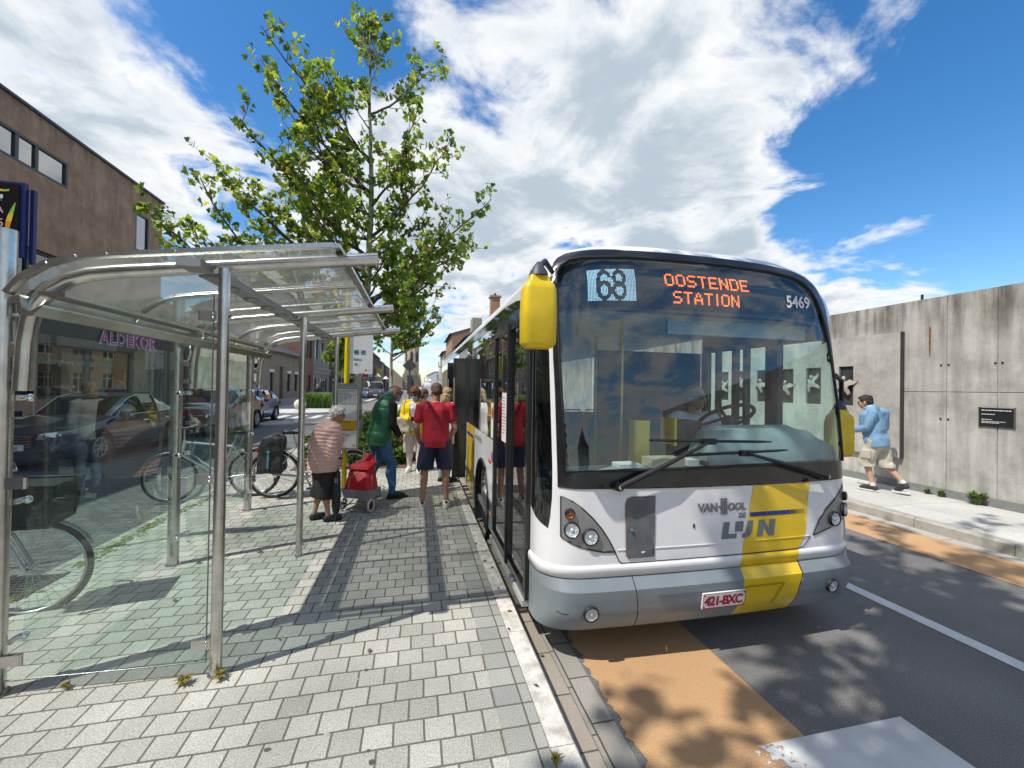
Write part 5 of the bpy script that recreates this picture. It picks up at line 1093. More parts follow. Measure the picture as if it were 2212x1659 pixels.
# front profile, rear gutter, light strip, cross rails
b = MB(); b.prism([(-.515, 2.67), (-.47, 2.676), (-.47, 2.70), (-.515, 2.70)], lambda u, v, d: (u, d, v + .003), 2.68, 6.39); b.build('front_profile', STEEL, sh_)
b = MB(); b.prism([(-2.06, 2.19), (-2.00, 2.19), (-1.96, 2.24), (-1.96, 2.252), (-2.01, 2.215), (-2.045, 2.215), (-2.06, 2.30)], lambda u, v, d: (u, d, v), 2.72, 6.36); b.build('gutter', STEEL, sh_)
b = MB(); b.box(-1.98, -1.86, 2.72, 6.36, 2.30, 2.325); b.build('rear_rail', STEEL, sh_)
STR = mat('strip_grey', (.36, .36, .35), .45, .7, var=.08)
b = MB()
for y0, y1 in ((2.60, 2.755), (2.845, 4.495), (4.585, 6.235), (6.325, 6.42)): b.box(-1.29, -1.17, y0, y1, 2.485, 2.53)
ls = b.build('light_strip', STR, sh_)
for y in (3.15, 3.5, 3.85, 4.2, 4.9, 5.3, 5.7, 6.05):
    b = MB(); b.lathe([(.052, .484), (.052, .47), (.040, .466), (.036, .474), (0, .474)], (-1.23, y, 2.0), 'z', 18); b.build('spotlight', [STR], ls)
# posts
for y in BYS:
    b = MB(); ym = y + (0 if y < 3 else -.06); b.cyl((-2.185, ym, .16), (-2.185, ym, 2.66), .046, n=22); b.lathe([(0, 2.66), (.046, 2.66)], (-2.185, ym, 0), 'z', 22)
    b.cyl((-2.185, ym, .16), (-2.185, ym, .165), .062, n=22); p_ = b.build('rear_post', STEEL, sh_)
    for z in (2.28, 2.02, 1.86): b = MB(); b.box(-2.15, -2.08, ym - .02, ym + .02, z - .02, z + .02); b.build('beam_bracket', STEEL, p_)
    b = MB(); b.tube([(-2.14, ym, 2.20), (-2.09, ym, 2.19), (-2.08, ym, 2.12), (-2.10, ym, 2.05), (-2.15, ym, 2.04)], .014, 8); b.build('bracket_loop', STEEL, p_)
    for z in (.42, 1.18, 1.75):
        for s_ in ((-1, 1) if 3 < y < 6 else ((1,) if y < 3 else (-1,))): b = MB(); b.cyl((-2.135, ym + s_ * .02, z), (-2.135, ym + s_ * .085, z), .016, n=10); b.ell((-2.115, ym + s_ * .08, z), (.022, .022, .022), nu=10, nv=6); b.build('pane_clamp', CHROME, p_)
for y in BYS:
    yf_ = y - .05; b = MB(); x = -1.112; zt_ = interp(x, BPATH) - .03; b.cyl((x, yf_, .16), (x, yf_, zt_), .0305, n=20); b.cyl((x, yf_, .16), (x, yf_, .164), .042, n=20); p_ = b.build('front_post', STEEL, sh_)
    if y < 3:
        for z in (.34, 1.29, 2.24): b = MB(); b.obox((x - .075, yf_, z), (.055, .012, .028), bev=.011); b.ell((x - .05, yf_ - .013, z + .012), (.007, .005, .007), nu=8, nv=5); b.ell((x - .05, yf_ - .013, z - .012), (.007, .005, .007), nu=8, nv=5); b.build('pane_clamp', STEEL, p_)
        b = MB(); b.cyl((x - .035, yf_, 2.24), (x + .04, yf_, 2.24), .009, n=8); b.build('clamp_bolt', mat('brass', (.35, .22, .08), .35, .9), p_)
for z in (.34, 1.29, 2.0): b = MB(); b.obox((-2.10, 2.785, z), (.05, .012, .03), bev=.011); b.build('pane_clamp', STEEL, sh_)
def pane(name, pts):
    b = MB(); b.add(pts, [tuple(range(len(pts)))]); return b.build(name, PG, sh_)
pane('end_pane', [(-2.125, 2.785, .235), (-1.165, 2.752, .235), (-1.165, 2.752, 2.36), (-2.02, 2.785, 2.26), (-2.03, 2.785, 1.66), (-2.08, 2.785, 1.64), (-2.125, 2.785, 1.64)])
b = MB(); b.tube([(-1.165, 2.752, .235), (-1.165, 2.752, 2.36)], .004, 6); b.tube([(-2.02, 2.785, 2.26), (-2.03, 2.785, 1.66), (-2.08, 2.785, 1.64), (-2.125, 2.785, 1.64)], .004, 6); b.tube([(-2.125, 2.785, .235), (-1.165, 2.752, .235)], .004, 6); b.build('pane_edge', mat('glass_edge', (.10, .16, .14), .2, spec=.8), sh_)
pane('rear_pane', [(-2.135, 2.90, .33), (-2.135, 4.38, .33), (-2.135, 4.38, 2.12), (-2.135, 2.90, 2.12)])
pane('rear_pane', [(-2.135, 4.58, .33), (-2.135, 6.12, .33), (-2.135, 6.12, 2.12), (-2.135, 4.58, 2.12)])
# ================================================================ bus stop pole
st = thing('bus_stop_pole', (-1.05, 6.66, .16), 'yellow bus stop pole with framed timetable and white line flag', 'bus stop')
YPOLE = mat('pole_yellow', (.72, .56, .01), .35, var=.06)
b = MB(); b.tube([(-1.05, 6.66, .16), (-1.04, 6.66, 1.6), (-1.03, 6.66, 3.25)], .038, 20); b.build('pole', YPOLE, st)
TB = mat('frame_alu', (.36, .39, .40), .4, .6, var=.06)
def board(cx_, cy_, hw, z0, z1, ang, dep=.05):
    ex = Vector((cos(ang), sin(ang), 0)); ey = Vector((-sin(ang), cos(ang), 0)); c = Vector((cx_, cy_, (z0 + z1) / 2)); hz = (z1 - z0) / 2
    return lambda u, v, d=0.: c + ex * (u * hw) + Vector((0, 0, v * hz)) - ey * d, ex, ey, hz
# measured: frame from x 735..784, y 843..968 (photo at 2212 px)
fn, ex, ey, hz = board(-1.03, 6.58, .185, .885, 1.862, radians(-4))
def slab(b, f, u0, u1, v0, v1, d0, d1, m=0):
    p = [f(u0, v0, d0), f(u1, v0, d0), f(u1, v1, d0), f(u0, v1, d0), f(u0, v0, d1), f(u1, v0, d1), f(u1, v1, d1), f(u0, v1, d1)]
    b.add(p, [(0, 3, 2, 1), (4, 5, 6, 7), (0, 1, 5, 4), (1, 2, 6, 5), (2, 3, 7, 6), (3, 0, 4, 7)], m)
b = MB(); slab(b, fn, -1, 1, -1, 1, -.03, .0); slab(b, fn, -1, -.90, -1, 1, .0001, .02); slab(b, fn, .90, 1, -1, 1, .0001, .02); slab(b, fn, -.8999, .8999, .965, 1, .0001, .02); slab(b, fn, -.8999, .8999, -1, -.965, .0001, .02); tf = b.build('timetable_frame', TB, st)
b = MB(); slab(b, fn, -.86, .86, -.94, .92, .0005, .004); tt = b.build('timetable', mat('timetable_paper', (.72, .74, .74), .5, var=.03), tf)
b = MB(); slab(b, fn, -.84, .84, .86, .90, .0042, .005); slab(b, fn, -.8, -.70, .79, .83, .0042, .005)
random.seed(9)
for i in range(2):
    x = -.66
    while x < .7: w = random.uniform(.06, .18); slab(b, fn, x, min(.72, x + w), .80 - i * .035, .815 - i * .035, .0042, .005); x += w + .05
for c in range(5):
    x = -.8 + c * .33
    for r in range(14): slab(b, fn, x, x + .12, .68 - r * .022, .688 - r * .022, .0042, .005); slab(b, fn, x + .15, x + .25, .68 - r * .022, .688 - r * .022, .0042, .005)
for i in range(6): slab(b, fn, -.55 + i * .22, -.47 + i * .22, -.045, -.015, .0042, .005)
slab(b, fn, -.7, .8, .015, .019, .0042, .005)
for i in range(4): slab(b, fn, -.75, random.uniform(-.3, .2), -.68 - i * .035, -.672 - i * .035, .0042, .005)
b.build('print_lines', mat('print_grey', (.20, .21, .23), .6), tt)
b = MB(); slab(b, fn, -.8, .22, .70, .735, .0042, .005); slab(b, fn, -.4, .8, .38, .41, .0042, .0049); b.build('beige_columns', mat('print_beige', (.48, .45, .36), .6), tt)
b = MB(); slab(b, fn, -.78, .84, -.42, -.10, .0045, .0055); yp = b.build('yellow_notice', mat('notice_yellow', (.66, .42, .01), .5, var=.03), tt)
TXD = mat('ink_navy', (.03, .035, .07), .5)
T = lambda u0, v0, d=.0056: (lambda x, y, q: fn(u0, v0, d) + ex * x + Vector((0, 0, y)) - ey * q)
b = MB(); b.text('Scan deze QR-code', T(-.72, -.165), .026, bold=.0006, d1=.0006); slab(b, fn, -.5, .6, -.38, -.37, .0056, .006); slab(b, fn, -.6, .7, -.40, -.392, .0056, .006); b.build('notice_text', TXD, yp)
b = MB(); b.text('Zo simpel is het', T(-.76, -.56, .0045), .030, bold=.0008, d1=.0006); b.build('heading', TXD, tt)
b = MB(); slab(b, fn, .58, .74, -.90, -.83, .0045, .0055); b.build('mark', mat('print_orange', (.7, .35, .02), .5), tt)
b = MB(); slab(b, fn, -.6, .6, 1.002, 1.03, -.01, .01); b.build('hanger', TB, tf)
# line flag
fn2, ex2, ey2, hz2 = board(-.83, 6.62, .165, 2.02, 2.72, radians(-4))
FLW = mat('flag_white', (.66, .68, .70), .4, var=.02)
b = MB(); slab(b, fn2, -1, 1, -1, 1, -.012, .0); fl_ = b.build('line_flag', FLW, st)
b = MB(); slab(b, fn2, -1, -.76, -1, 1, .0002, .002); b.build('grey_edge', mat('flag_grey', (.38, .42, .47), .4), fl_)
T2 = lambda u0, v0, d=.0035: (lambda x, y, q: fn2(u0, v0, d) + ex2 * x + Vector((0, 0, y)) - ey2 * q)
def tile(u0, u1, v0, v1, col, txt, tcol, size):
    b = MB(); slab(b, fn2, u0, u1, v0, v1, .0005, .003); t_ = b.build('line_tile', col, fl_); b = MB(); b.text(txt, T2(u0 + .06, v0 + .022), size, bold=.0012, d1=.0005); b.build('line_digits', tcol, t_)
tile(-.66, -.22, -.13, .03, mat('tile_green', (.03, .36, .20), .4), '68', MATS['ink_navy'], .05)
tile(-.06, .38, -.13, .03, mat('tile_lilac', (.30, .28, .62), .4), '69', MATS['ink_navy'], .05)
tile(-.66, -.22, -.64, -.48, mat('tile_white', (.74, .74, .70), .4), '66', MATS['ink_navy'], .05)
b = MB(); b.text('Belbus', T2(-.68, -.42), .045, bold=.001, d1=.0005); slab(b, fn2, -.6, -.28, -.185, -.165, .0005, .001); slab(b, fn2, 0, .34, -.185, -.165, .0005, .001); slab(b, fn2, -.2, .3, -.975, -.96, .0005, .001); b.build('flag_lettering', mat('flag_ink', (.06, .06, .16), .5), fl_)
def disc(u, v, r, m, nm, d):
    b = MB(); c = fn2(u, v, d); pts = [c + ex2 * (r * cos(2 * pi * k / 18)) + Vector((0, 0, r * sin(2 * pi * k / 18))) for k in range(18)]; b.add(pts, [tuple(range(18))]); b.build(nm, m, fl_)
disc(.42, -.84, .018, mat('zone_orange', (.70, .16, .05), .5), 'zone_mark', .001); disc(.74, -.84, .018, mat('zone_blue', (.12, .2, .5), .5), 'zone_mark', .001); disc(.74, -.84, .0145, FLW, 'zone_inner', .0016)
# ================================================================ bicycles
def wheel_parts(par, c, R, tyre_m, rim_m, nsp=28):
    b = MB(); b.torus(c, R, .019, 'y', 40, 8); w = b.build('wheel', tyre_m, par)
    b = MB(); b.torus(c, R - .026, .010, 'y', 40, 6); b.build('rim', rim_m, w)
    b = MB(); c = Vector(c)
    for k in range(nsp):
        a = 2 * pi * k / nsp; s_ = .02 if k % 2 else -.02; b.tube([c + Vector((.02 * cos(a + .6), s_, .02 * sin(a + .6))), c + Vector(((R - .03) * cos(a), 0, (R - .03) * sin(a)))], .0016, 3, caps=False)
    b.cyl(c + Vector((0, -.04, 0)), c + Vector((0, .04, 0)), .02, n=10); b.build('spokes', rim_m, w)
    return w
BTY = mat('bike_tyre', (.025, .025, .025), .8, var=.2); BRIM = mat('bike_rim', (.55, .56, .57), .3, .9); 
def bicycle(loc, rz, label, framem, basket=False, bag=False, mixte=False, steer=0.):
    """local frame: rolls towards +x, rear axle at x=-.53, front axle at x=.53"""
    t = thing('bicycle', loc, label, 'bicycle', 'bicycles parked by the shelter', local=True); t.rotation_euler = (0, radians(2), rz)
    R = .335; ra, fa = Vector((-.53, 0, R)), Vector((.55, 0, R)); bb = Vector((-.08, 0, .29)); st_ = Vector((-.26, 0, .80)); hd = Vector((.36, 0, .84)); hl = Vector((.40, 0, .66))
    wheel_parts(t, ra, R, BTY, BRIM); wheel_parts(t, fa, R, BTY, BRIM)
    b = MB(); b.tube([bb, st_], .016, 10); b.tube([hl, bb], .019, 10); b.tube([st_ + Vector((.02, 0, -.05)) if not mixte else bb * .45 + st_ * .55, hd], .017, 10); b.tube([hd + Vector((-.01, 0, .03)), hl], .02, 10)
    for s_ in (-.05, .05): b.tube([bb + Vector((0, s_ * .6, 0)), ra + Vector((0, s_, 0))], .010, 8); b.tube([st_ + Vector((0, s_ * .3, -.06)), ra + Vector((0, s_, 0))], .009, 8)
    fr_ = b.build('frame', framem, t)
    b = MB()
    for s_ in (-.05, .05): b.tube([hl + Vector((0, s_ * .3, 0)), hl + Vector((.04, s_, -.10)), fa + Vector((0, s_, 0))], .011, 8)
    b.build('fork', framem, t)
    b = MB(); b.tube([st_, st_ + Vector((-.05, 0, .14))], .013, 10); b.build('seat_post', CHROME, t)
    b = MB(); c = st_ + Vector((-.06, 0, .165)); b.add([c + Vector((x, y, z)) for x, y, z in [(-.13, -.075, .025), (-.13, .075, .025), (-.02, -.06, .01), (-.02, .06, .01), (.14, -.018, .0), (.14, .018, .0), (-.12, -.06, -.03), (-.12, .06, -.03), (.12, -.012, -.03), (.12, .012, -.03)]], [(0, 2, 3, 1), (2, 4, 5, 3), (0, 1, 7, 6), (4, 8, 9, 5), (0, 6, 8, 4, 2), (1, 3, 5, 9, 7), (6, 7, 9, 8)], 0, True); b.build('saddle', mat('saddle_black', (.012, .012, .012), .45), t)
    b = MB(); hb = hd + Vector((.0, 0, .20)); b.tube([hd, hb], .014, 10); b.tube([hb + Vector((-.16, -.28, .02)), hb + Vector((-.05, -.24, .03)), hb + Vector((.03, -.10, .0)), hb, hb + Vector((.03, .10, 0)), hb + Vector((-.05, .24, .03)), hb + Vector((-.16, .28, .02))], .011, 8); hbo = b.build('handlebar', CHROME, t)
    b = MB()
    for s_ in (-1, 1): b.tube([hb + Vector((-.17, s_ * .28, .02)), hb + Vector((-.07, s_ * .25, .028))], .017, 8)
    b.build('grips', BLACK, hbo)
    b = MB(); c = bb; b.torus(c + Vector((0, -.05, 0)), .088, .006, 'y', 28, 6); b.cyl(c + Vector((0, -.07, 0)), c + Vector((0, .07, 0)), .022, n=10)
    for k in range(5): a = k * 2 * pi / 5; b.tube([c + Vector((0, -.05, 0)), c + Vector((.088 * cos(a), -.05, .088 * sin(a)))], .006, 5)
    b.tube([c + Vector((0, -.07, 0)), c + Vector((.06, -.07, -.15))], .010, 6); b.tube([c + Vector((0, .07, 0)), c + Vector((-.06, .07, .15))], .010, 6); b.build('crankset', mat('crank_silver', (.5, .51, .52), .35, .8), t)
    b = MB(); b.obox(c + Vector((.06, -.12, -.15)), (.045, .04, .01)); b.obox(c + Vector((-.06, .12, .15)), (.045, .04, .01)); b.build('pedals', BLACK, t)
    b = MB()
    for a0, ctr, Rm in ((20, ra, R + .035), (25, fa, R + .035)):
        pts = [ctr + Vector((Rm * cos(radians(a)), 0, Rm * sin(radians(a)))) for a in range(a0 if ctr is fa else 30, 181 if ctr is ra else 150, 12)]; b.tube(pts, .006, 6, flat=4.)
    b.build('mudguard', mat('mudguard', (.30, .31, .32), .35, .5), t)
    b = MB()
    for s_ in (-.06, .06): b.tube([st_ + Vector((-.06, s_, -.09)), ra + Vector((-.16, s_, .41)), ra + Vector((-.22, s_, .41))], .006, 6); b.tube([ra + Vector((0, s_, 0)), ra + Vector((-.10, s_, .41))], .006, 6)
    for x in (-.06, -.16, -.22): b.tube([ra + Vector((x, -.06, .41)), ra + Vector((x, .06, .41))], .005, 6)
    b.build('carrier', mat('carrier_black', (.03, .03, .03), .4), t)
    b = MB(); b.obox(ra + Vector((-.25, 0, .36)), (.012, .03, .025)); b.build('rear_lamp', mat('lamp_red', (.5, .02, .02), .3), t)
    b = MB(); b.tube([bb + Vector((-.04, .04, -.02)), Vector((.04, .16, .01))], .008, 6); b.build('kickstand', BLACK, t)
    b = MB(); b.tube([ra + Vector((.0, -.05, .04)), bb + Vector((0, -.05, .085))], .003, 4); b.tube([ra + Vector((.0, -.05, -.04)), bb + Vector((0, -.05, -.085))], .003, 4); b.obox(ra + Vector((.03, -.06, -.10)), (.02, .015, .05)); b.build('chain', mat('chain', (.08, .07, .06), .5, .7), t)
    if bag:
        for s_ in (-1, 1):
            b = MB(); p = [(-.17, -.02), (.16, -.02), (.13, .36), (-.15, .36)]; n0 = ra + Vector((-.03, 0, .06))
            b.prism(p, lambda u, v, d: n0 + Vector((u, s_ * (.07 + d), v)), 0, .13); b.prism([(-.17, .30), (.15, .30), (.12, .50), (.0, .54), (-.12, .49)], lambda u, v, d: n0 + Vector((u, s_ * (.06 + d), v)), 0, .145); b = remesh(b, .015, 5); b.noise(.02, 9); pb = b.build('pannier_bag', mat('bag_black', (.028, .03, .032), .6, var=.25, scale=14, bump=.3, bscale=30), t)
            b = MB(); b.obox(n0 + Vector((-.02, s_ * .215, .18)), (.012, .003, .12)); b.obox(n0 + Vector((-.02, s_ * .218, .30)), (.02, .004, .015)); b.build('strap', mat('strap_blue', (.12, .3, .42), .5), pb)
    if basket:
        b = MB(); c = Vector((.52, 0, .83)); w = .21; z0, z1 = -.15, .14
        for zz, k in ((z0, .86), (z1, 1.0)):
            b.tube([c + Vector((w * k * x, .20 * k * y, zz)) for x, y in ((-1, -1), (1, -1), (1, 1), (-1, 1), (-1, -1))], .010, 6)
        for sx, sy in ((-1, -1), (1, -1), (1, 1), (-1, 1)): b.tube([c + Vector((w * .86 * sx, .2 * .86 * sy, z0)), c + Vector((w * sx, .2 * sy, z1))], .01, 6)
        b.build('basket_frame', BLACK, t)
        b = MB()
        q = [(-1, -1), (1, -1), (1, 1), (-1, 1)]
        for i in range(4):
            a_, c_ = q[i], q[(i + 1) % 4]; b.add([c + Vector((w * .85 * a_[0], .2 * .85 * a_[1], z0)), c + Vector((w * .85 * c_[0], .2 * .85 * c_[1], z0)), c + Vector((w * .98 * c_[0], .2 * .98 * c_[1], z1)), c + Vector((w * .98 * a_[0], .2 * .98 * a_[1], z1))], [(0, 1, 2, 3)])
        b.add([c + Vector((w * .85 * x, .2 * .85 * y, z0)) for x, y in q], [(0, 3, 2, 1)]); b.add([c + Vector((w * .97 * x, .2 * .97 * y, z1 - .01)) for x, y in q], [(0, 1, 2, 3)])
        b.build('basket', mat('basket_black', (.022, .023, .022), .7, var=.4, scale=30, bump=.4, bscale=40), t)
        b = MB(); b.tube([c + Vector((-.18, -.1, z1 + .01)), c + Vector((.02, -.19, z1 + .012))], .006, 6); b.build('cord', mat('cord_white', (.7, .7, .68), .5), t)
    return t
FRW = mat('bike_silver', (.52, .56, .57), .25, .35, var=.05)
bicycle((-1.53, 6.86, .155), radians(4), 'silver bicycle with black pannier bags parked behind the pink jacketed lady', FRW, bag=True)
bicycle((-2.88, 6.95, .155), radians(183), 'silver bicycle without bags, second bicycle from the left', FRW)
bicycle((-3.27, 3.62, .155), radians(12), 'silver bicycle with large black basket behind the left glass', mat('bike_blue_grey', (.42, .50, .54), .3, .3), basket=True, mixte=True)
# ================================================================ people
def rotz(a): return Matrix.Rotation(a, 3, 'Z')
def lerp(a, b, t): return Vector(a) * (1 - t) + Vector(b) * t
SK1 = mat('skin_light', (.50, .29, .20), .5, var=.08, scale=12); SK2 = mat('skin_tanned', (.42, .22, .14), .5, var=.08, scale=12)
class Fig:
    """a posed figure: joints are given for someone 1.75 m tall facing +y, feet on z = 0"""
    def __init__(s, loc, heading, H=1.75, girth=1., J=None, head=(0, 0, 0)):
        k = H / 1.75; s.k = k; s.g = girth; s.loc = Vector(loc); s.R = rotz(heading)
        d = dict(P=(0, 0, .95), W=(0, 0, 1.10), C=(0, .0, 1.32), S=(0, -.01, 1.445), N=(0, -.005, 1.50), HD=(0, .02, 1.635))
        for sd_, x in (('L', -1), ('R', 1)):
            d.update({sd_ + 's': (x * .185, -.01, 1.43), sd_ + 'e': (x * .235, -.03, 1.14), sd_ + 'w': (x * .235, .06, .90), sd_ + 'h': (x * .09, 0, .92), sd_ + 'k': (x * .10, .015, .50), sd_ + 'a': (x * .105, -.03, .085), sd_ + 't': (x * .125, .13, .03)})
        d.update(J or {}); s.J = {a: Vector(b) * k for a, b in d.items()}
        hy, hp, hr = head; s.HR = Matrix.Rotation(hy, 3, 'Z') @ Matrix.Rotation(hp, 3, 'X') @ Matrix.Rotation(hr, 3, 'Y')
    def T(s, p): return s.loc + s.R @ Vector(p)
    def place(s, mb): mb.v = [tuple(s.T(v)) for v in mb.v]; return mb
    def tube(s, mb, pts, rs, n=12, grow=0., flat=1., up=None):
        pts = [Vector(p) for p in pts]; rs = [r * s.k + grow for r in rs]; mb.tube(pts, rs, n, flat=flat, up=up)
        mb.ell(pts[0], (rs[0] * .98,) * 3, nu=n, nv=8); mb.ell(pts[-1], (rs[-1] * .98,) * 3, nu=n, nv=8)
    def torso(s, mb, grow=0., lo=-.10, hi=1., belly=0.):
        J, k, g = s.J, s.k, s.g; lat = (J['Rs'] - J['Ls']); lat.z = 0; lat.normalize(); latp = (J['Rh'] - J['Lh']); latp.z = 0; latp.normalize()
        sp_ = [(J['P'] + (J['P'] - J['W']).normalized() * (-lo) * k, .150, .112, latp), (J['P'], .172, .124, latp), (lerp(J['P'], J['W'], .6), .160, .115, latp), (J['W'], .150, .108 + belly, lat), (lerp(J['W'], J['C'], .5), .158, .114 + belly * .7, lat), (J['C'], .172, .118, lat), (lerp(J['C'], J['S'], .6), .178, .104, lat), (J['S'], .150, .080, lat), (lerp(J['S'], J['N'], .7), .075, .066, lat)]
        if hi < 1: sp_ = sp_[:int(len(sp_) * hi)]
        n = 22; vs = []
        for i, (c, a, b, lx) in enumerate(sp_):
            t = sp_[min(i + 1, len(sp_) - 1)][0] - sp_[max(i - 1, 0)][0]; t.normalize(); x = lx - t * lx.dot(t); x.normalize(); y = t.cross(x); gg = g if i < 7 else (1 + g) / 2
            a, b = a * k * gg + grow, b * k * gg + grow
            for q in range(n):
                w = 2 * pi * q / n; e = lambda v: abs(v) ** .85 * (1 if v > 0 else -1); vs.append(c + x * (a * e(cos(w))) + y * (b * e(sin(w))))
        m = len(sp_); mb.add(vs, [(i * n + q, i * n + (q + 1) % n, (i + 1) * n + (q + 1) % n, (i + 1) * n + q) for i in range(m - 1) for q in range(n)] + [tuple(range(n - 1, -1, -1)), tuple(range((m - 1) * n, m * n))], 0, True)
    def arm(s, mb, sd_, grow=0., to=1., r=(.056, .046, .040, .030)):
        J = s.J; a, e, w = J[sd_ + 's'], J[sd_ + 'e'], J[sd_ + 'w']; g = (1 + s.g) / 2
        pts = [a + (lerp(J['S'], a, .5) - a) * .4, a, lerp(a, e, .5), e, lerp(e, w, .35), w]; rs = [r[0] * .95 * g, r[0] * g, r[1] * 1.02 * g, r[2] * 1.0 * g, r[2] * 1.04 * g, r[3]]
        tot = (e - a).length + (w - e).length; cut = to * tot; acc = 0; P_, R_ = [pts[0], pts[1]], [rs[0], rs[1]]
        for i in range(2, 6):
            l = (pts[i] - pts[i - 1]).length
            if acc + l > cut:
                t = max(.05, (cut - acc) / l); P_.append(lerp(pts[i - 1], pts[i], t)); R_.append(rs[i - 1] + (rs[i] - rs[i - 1]) * t); break
            acc += l; P_.append(pts[i]); R_.append(rs[i])
        s.tube(mb, P_, R_, 12, grow)
    def leg(s, mb, sd_, grow=0., to=1., r=(.088, .074, .055, .054, .040)):
        J = s.J; h, kk, a = J[sd_ + 'h'], J[sd_ + 'k'], J[sd_ + 'a']; g = (1 + s.g) / 2
        back = Vector((0, -.012 * s.k, 0)); pts = [h, lerp(h, kk, .45), kk, lerp(kk, a, .3) + back, lerp(kk, a, .65) + back * .5, a]; rs = [r[0] * g, r[1] * g, r[2] * g, r[3] * g, r[4], r[4] * .85]
        tot = (kk - h).length + (a - kk).length; cut = to * tot; acc = 0; P_, R_ = [pts[0]], [rs[0]]
        for i in range(1, 6):
            l = (pts[i] - pts[i - 1]).length
            if acc + l > cut:
                t = max(.05, (cut - acc) / l); P_.append(lerp(pts[i - 1], pts[i], t)); R_.append(rs[i - 1] + (rs[i] - rs[i - 1]) * t); break
            acc += l; P_.append(pts[i]); R_.append(rs[i])
        s.tube(mb, P_, R_, 12, grow)
    def foot(s, mb, sd_, grow=0., sole=0.):
        a, t = s.J[sd_ + 'a'], s.J[sd_ + 't']; d = t - a; d.z = 0; d.normalize(); k = s.k
        heel = a - d * .045 * k + Vector((0, 0, -.045 * k)); mid = lerp(a, t, .55) + Vector((0, 0, .0)); z = Vector((0, 0, 1))
        s.tube(mb, [a + z * -.02 * k, lerp(a, mid, .5) + z * -.015 * k, mid + z * -.012 * k, t + z * .006 * k], [.040, .043, .040, .030], 12, grow); mb.ell(heel + d * .02 * k, (.036 * k + grow,) * 3, nu=12, nv=8)
    def hand(s, mb, sd_, curl=.5, fdir=None, pdir=None):
        """palm, four bent fingers of unequal length and a thumb from the side of the palm"""
        J = s.J; w = J[sd_ + 'w']; k = s.k; f = Vector(fdir) if fdir else (w - J[sd_ + 'e']); f.normalize(); x = 1 if sd_ == 'R' else -1
        pn = Vector(pdir) if pdir else Vector((-x, .2, 0)); pn = pn - f * pn.dot(f); pn.normalize(); sd2 = f.cross(pn) * x
        if sd2.y < 0 and not pdir: sd2 = -sd2
        c = w + f * .045 * k; mb.tube([w, c, w + f * .085 * k], [.026 * k, .034 * k, .036 * k], 10, flat=.5, up=sd2); mb.ell(c, (.03 * k,) * 3, nu=8, nv=6)
        for i, (o, l) in enumerate(((.026, .070), (.009, .080), (-.009, .075), (-.025, .058))):
            b0 = w + f * .082 * k + sd2 * o * k; a1 = curl * .9; a2 = curl * 1.9; d1 = f * cos(a1) + pn * sin(a1); d2 = f * cos(a2) + pn * sin(a2)
            p1 = b0 + d1 * l * .5 * k; p2 = p1 + d2 * l * .5 * k; s.tube(mb, [b0, p1, p2], [.0098, .0092, .0082], 8)
        tb = w + f * .03 * k + sd2 * .03 * k; p1 = tb + (f * .6 + sd2 * .6 + pn * .35).normalized() * .035 * k; p2 = p1 + (f * .9 + pn * .5).normalized() * .03 * k; s.tube(mb, [tb, p1, p2], [.012, .011, .009], 8)
    def headm(s, mb, wide=1.):
        k = s.k; c = s.J['HD']; R = s.HR
        def E(p, r): mb.ell(c + R @ (Vector(p) * k), tuple(q * k for q in r), R, nu=18, nv=12)
        E((0, -.012, .030), (.076 * wide, .096, .088)); E((0, .020, -.032), (.062 * wide, .074, .088)); E((0, .048, -.088), (.036 * wide, .038, .030)); E((0, .078, .016), (.05, .02, .012)); E((0, .080, -.070), (.024, .016, .011))
        for x in (-1, 1): E((x * .078 * wide, -.008, -.015), (.011, .020, .032)); E((x * .040, .058, -.035), (.024, .022, .022))
        a, b = c + R @ (Vector((0, .086, .004)) * k), c + R @ (Vector((0, .108, -.036)) * k); mb.tube([a, b], [.010 * k, .015 * k], 8); mb.ell(b, (.016 * k,) * 3, nu=8, nv=6)
        s.tube(mb, [s.J['N'] + (s.J['S'] - s.J['N']) * .5, s.J['N'], c + R @ (Vector((0, -.022, -.05)) * k)], [.060, .053, .052], 14)
    def body(s, par, skin, hands=None):
        mb = MB(); s.torso(mb, -.006); s.headm(mb)
        for d in 'LR':
            s.arm(mb, d); s.leg(mb, d); s.foot(mb, d, -.006); cu, fd, pd = (hands or {}).get(d, (.45, None, None)); s.hand(mb, d, cu, fd, pd)
        o = remesh(mb, .0085, 3); s.place(o); b = o.build('body', skin, par); s.bo = b
        eb = MB(); c = s.J['HD']; 
        for x in (-1, 1): eb.ell(c + s.HR @ (Vector((x * .032, .078, .0)) * s.k), (.012 * s.k,) * 3, nu=10, nv=8)
        s.place(eb); eb.build('eyes', mat('eye_white', (.55, .53, .5), .2), b)
        eb = MB()
        for x in (-1, 1): eb.ell(c + s.HR @ (Vector((x * .032, .087, .0)) * s.k), (.0055 * s.k,) * 3, nu=8, nv=6); eb.tube([c + s.HR @ (Vector((x * .018, .094, .020)) * s.k), c + s.HR @ (Vector((x * .05, .084, .022)) * s.k)], .004 * s.k, 5)
        s.place(eb); eb.build('pupils_and_brows', mat('brow_dark', (.035, .022, .016), .5), b)
        eb = MB(); eb.tube([c + s.HR @ (Vector((-.02, .093, -.070)) * s.k), c + s.HR @ (Vector((0, .0985, -.069)) * s.k), c + s.HR @ (Vector((.02, .093, -.070)) * s.k)], [.003, .006, .003], 6, flat=.7); s.place(eb); eb.build('lips', mat('lips', (.36, .13, .11), .45), b)
        return b
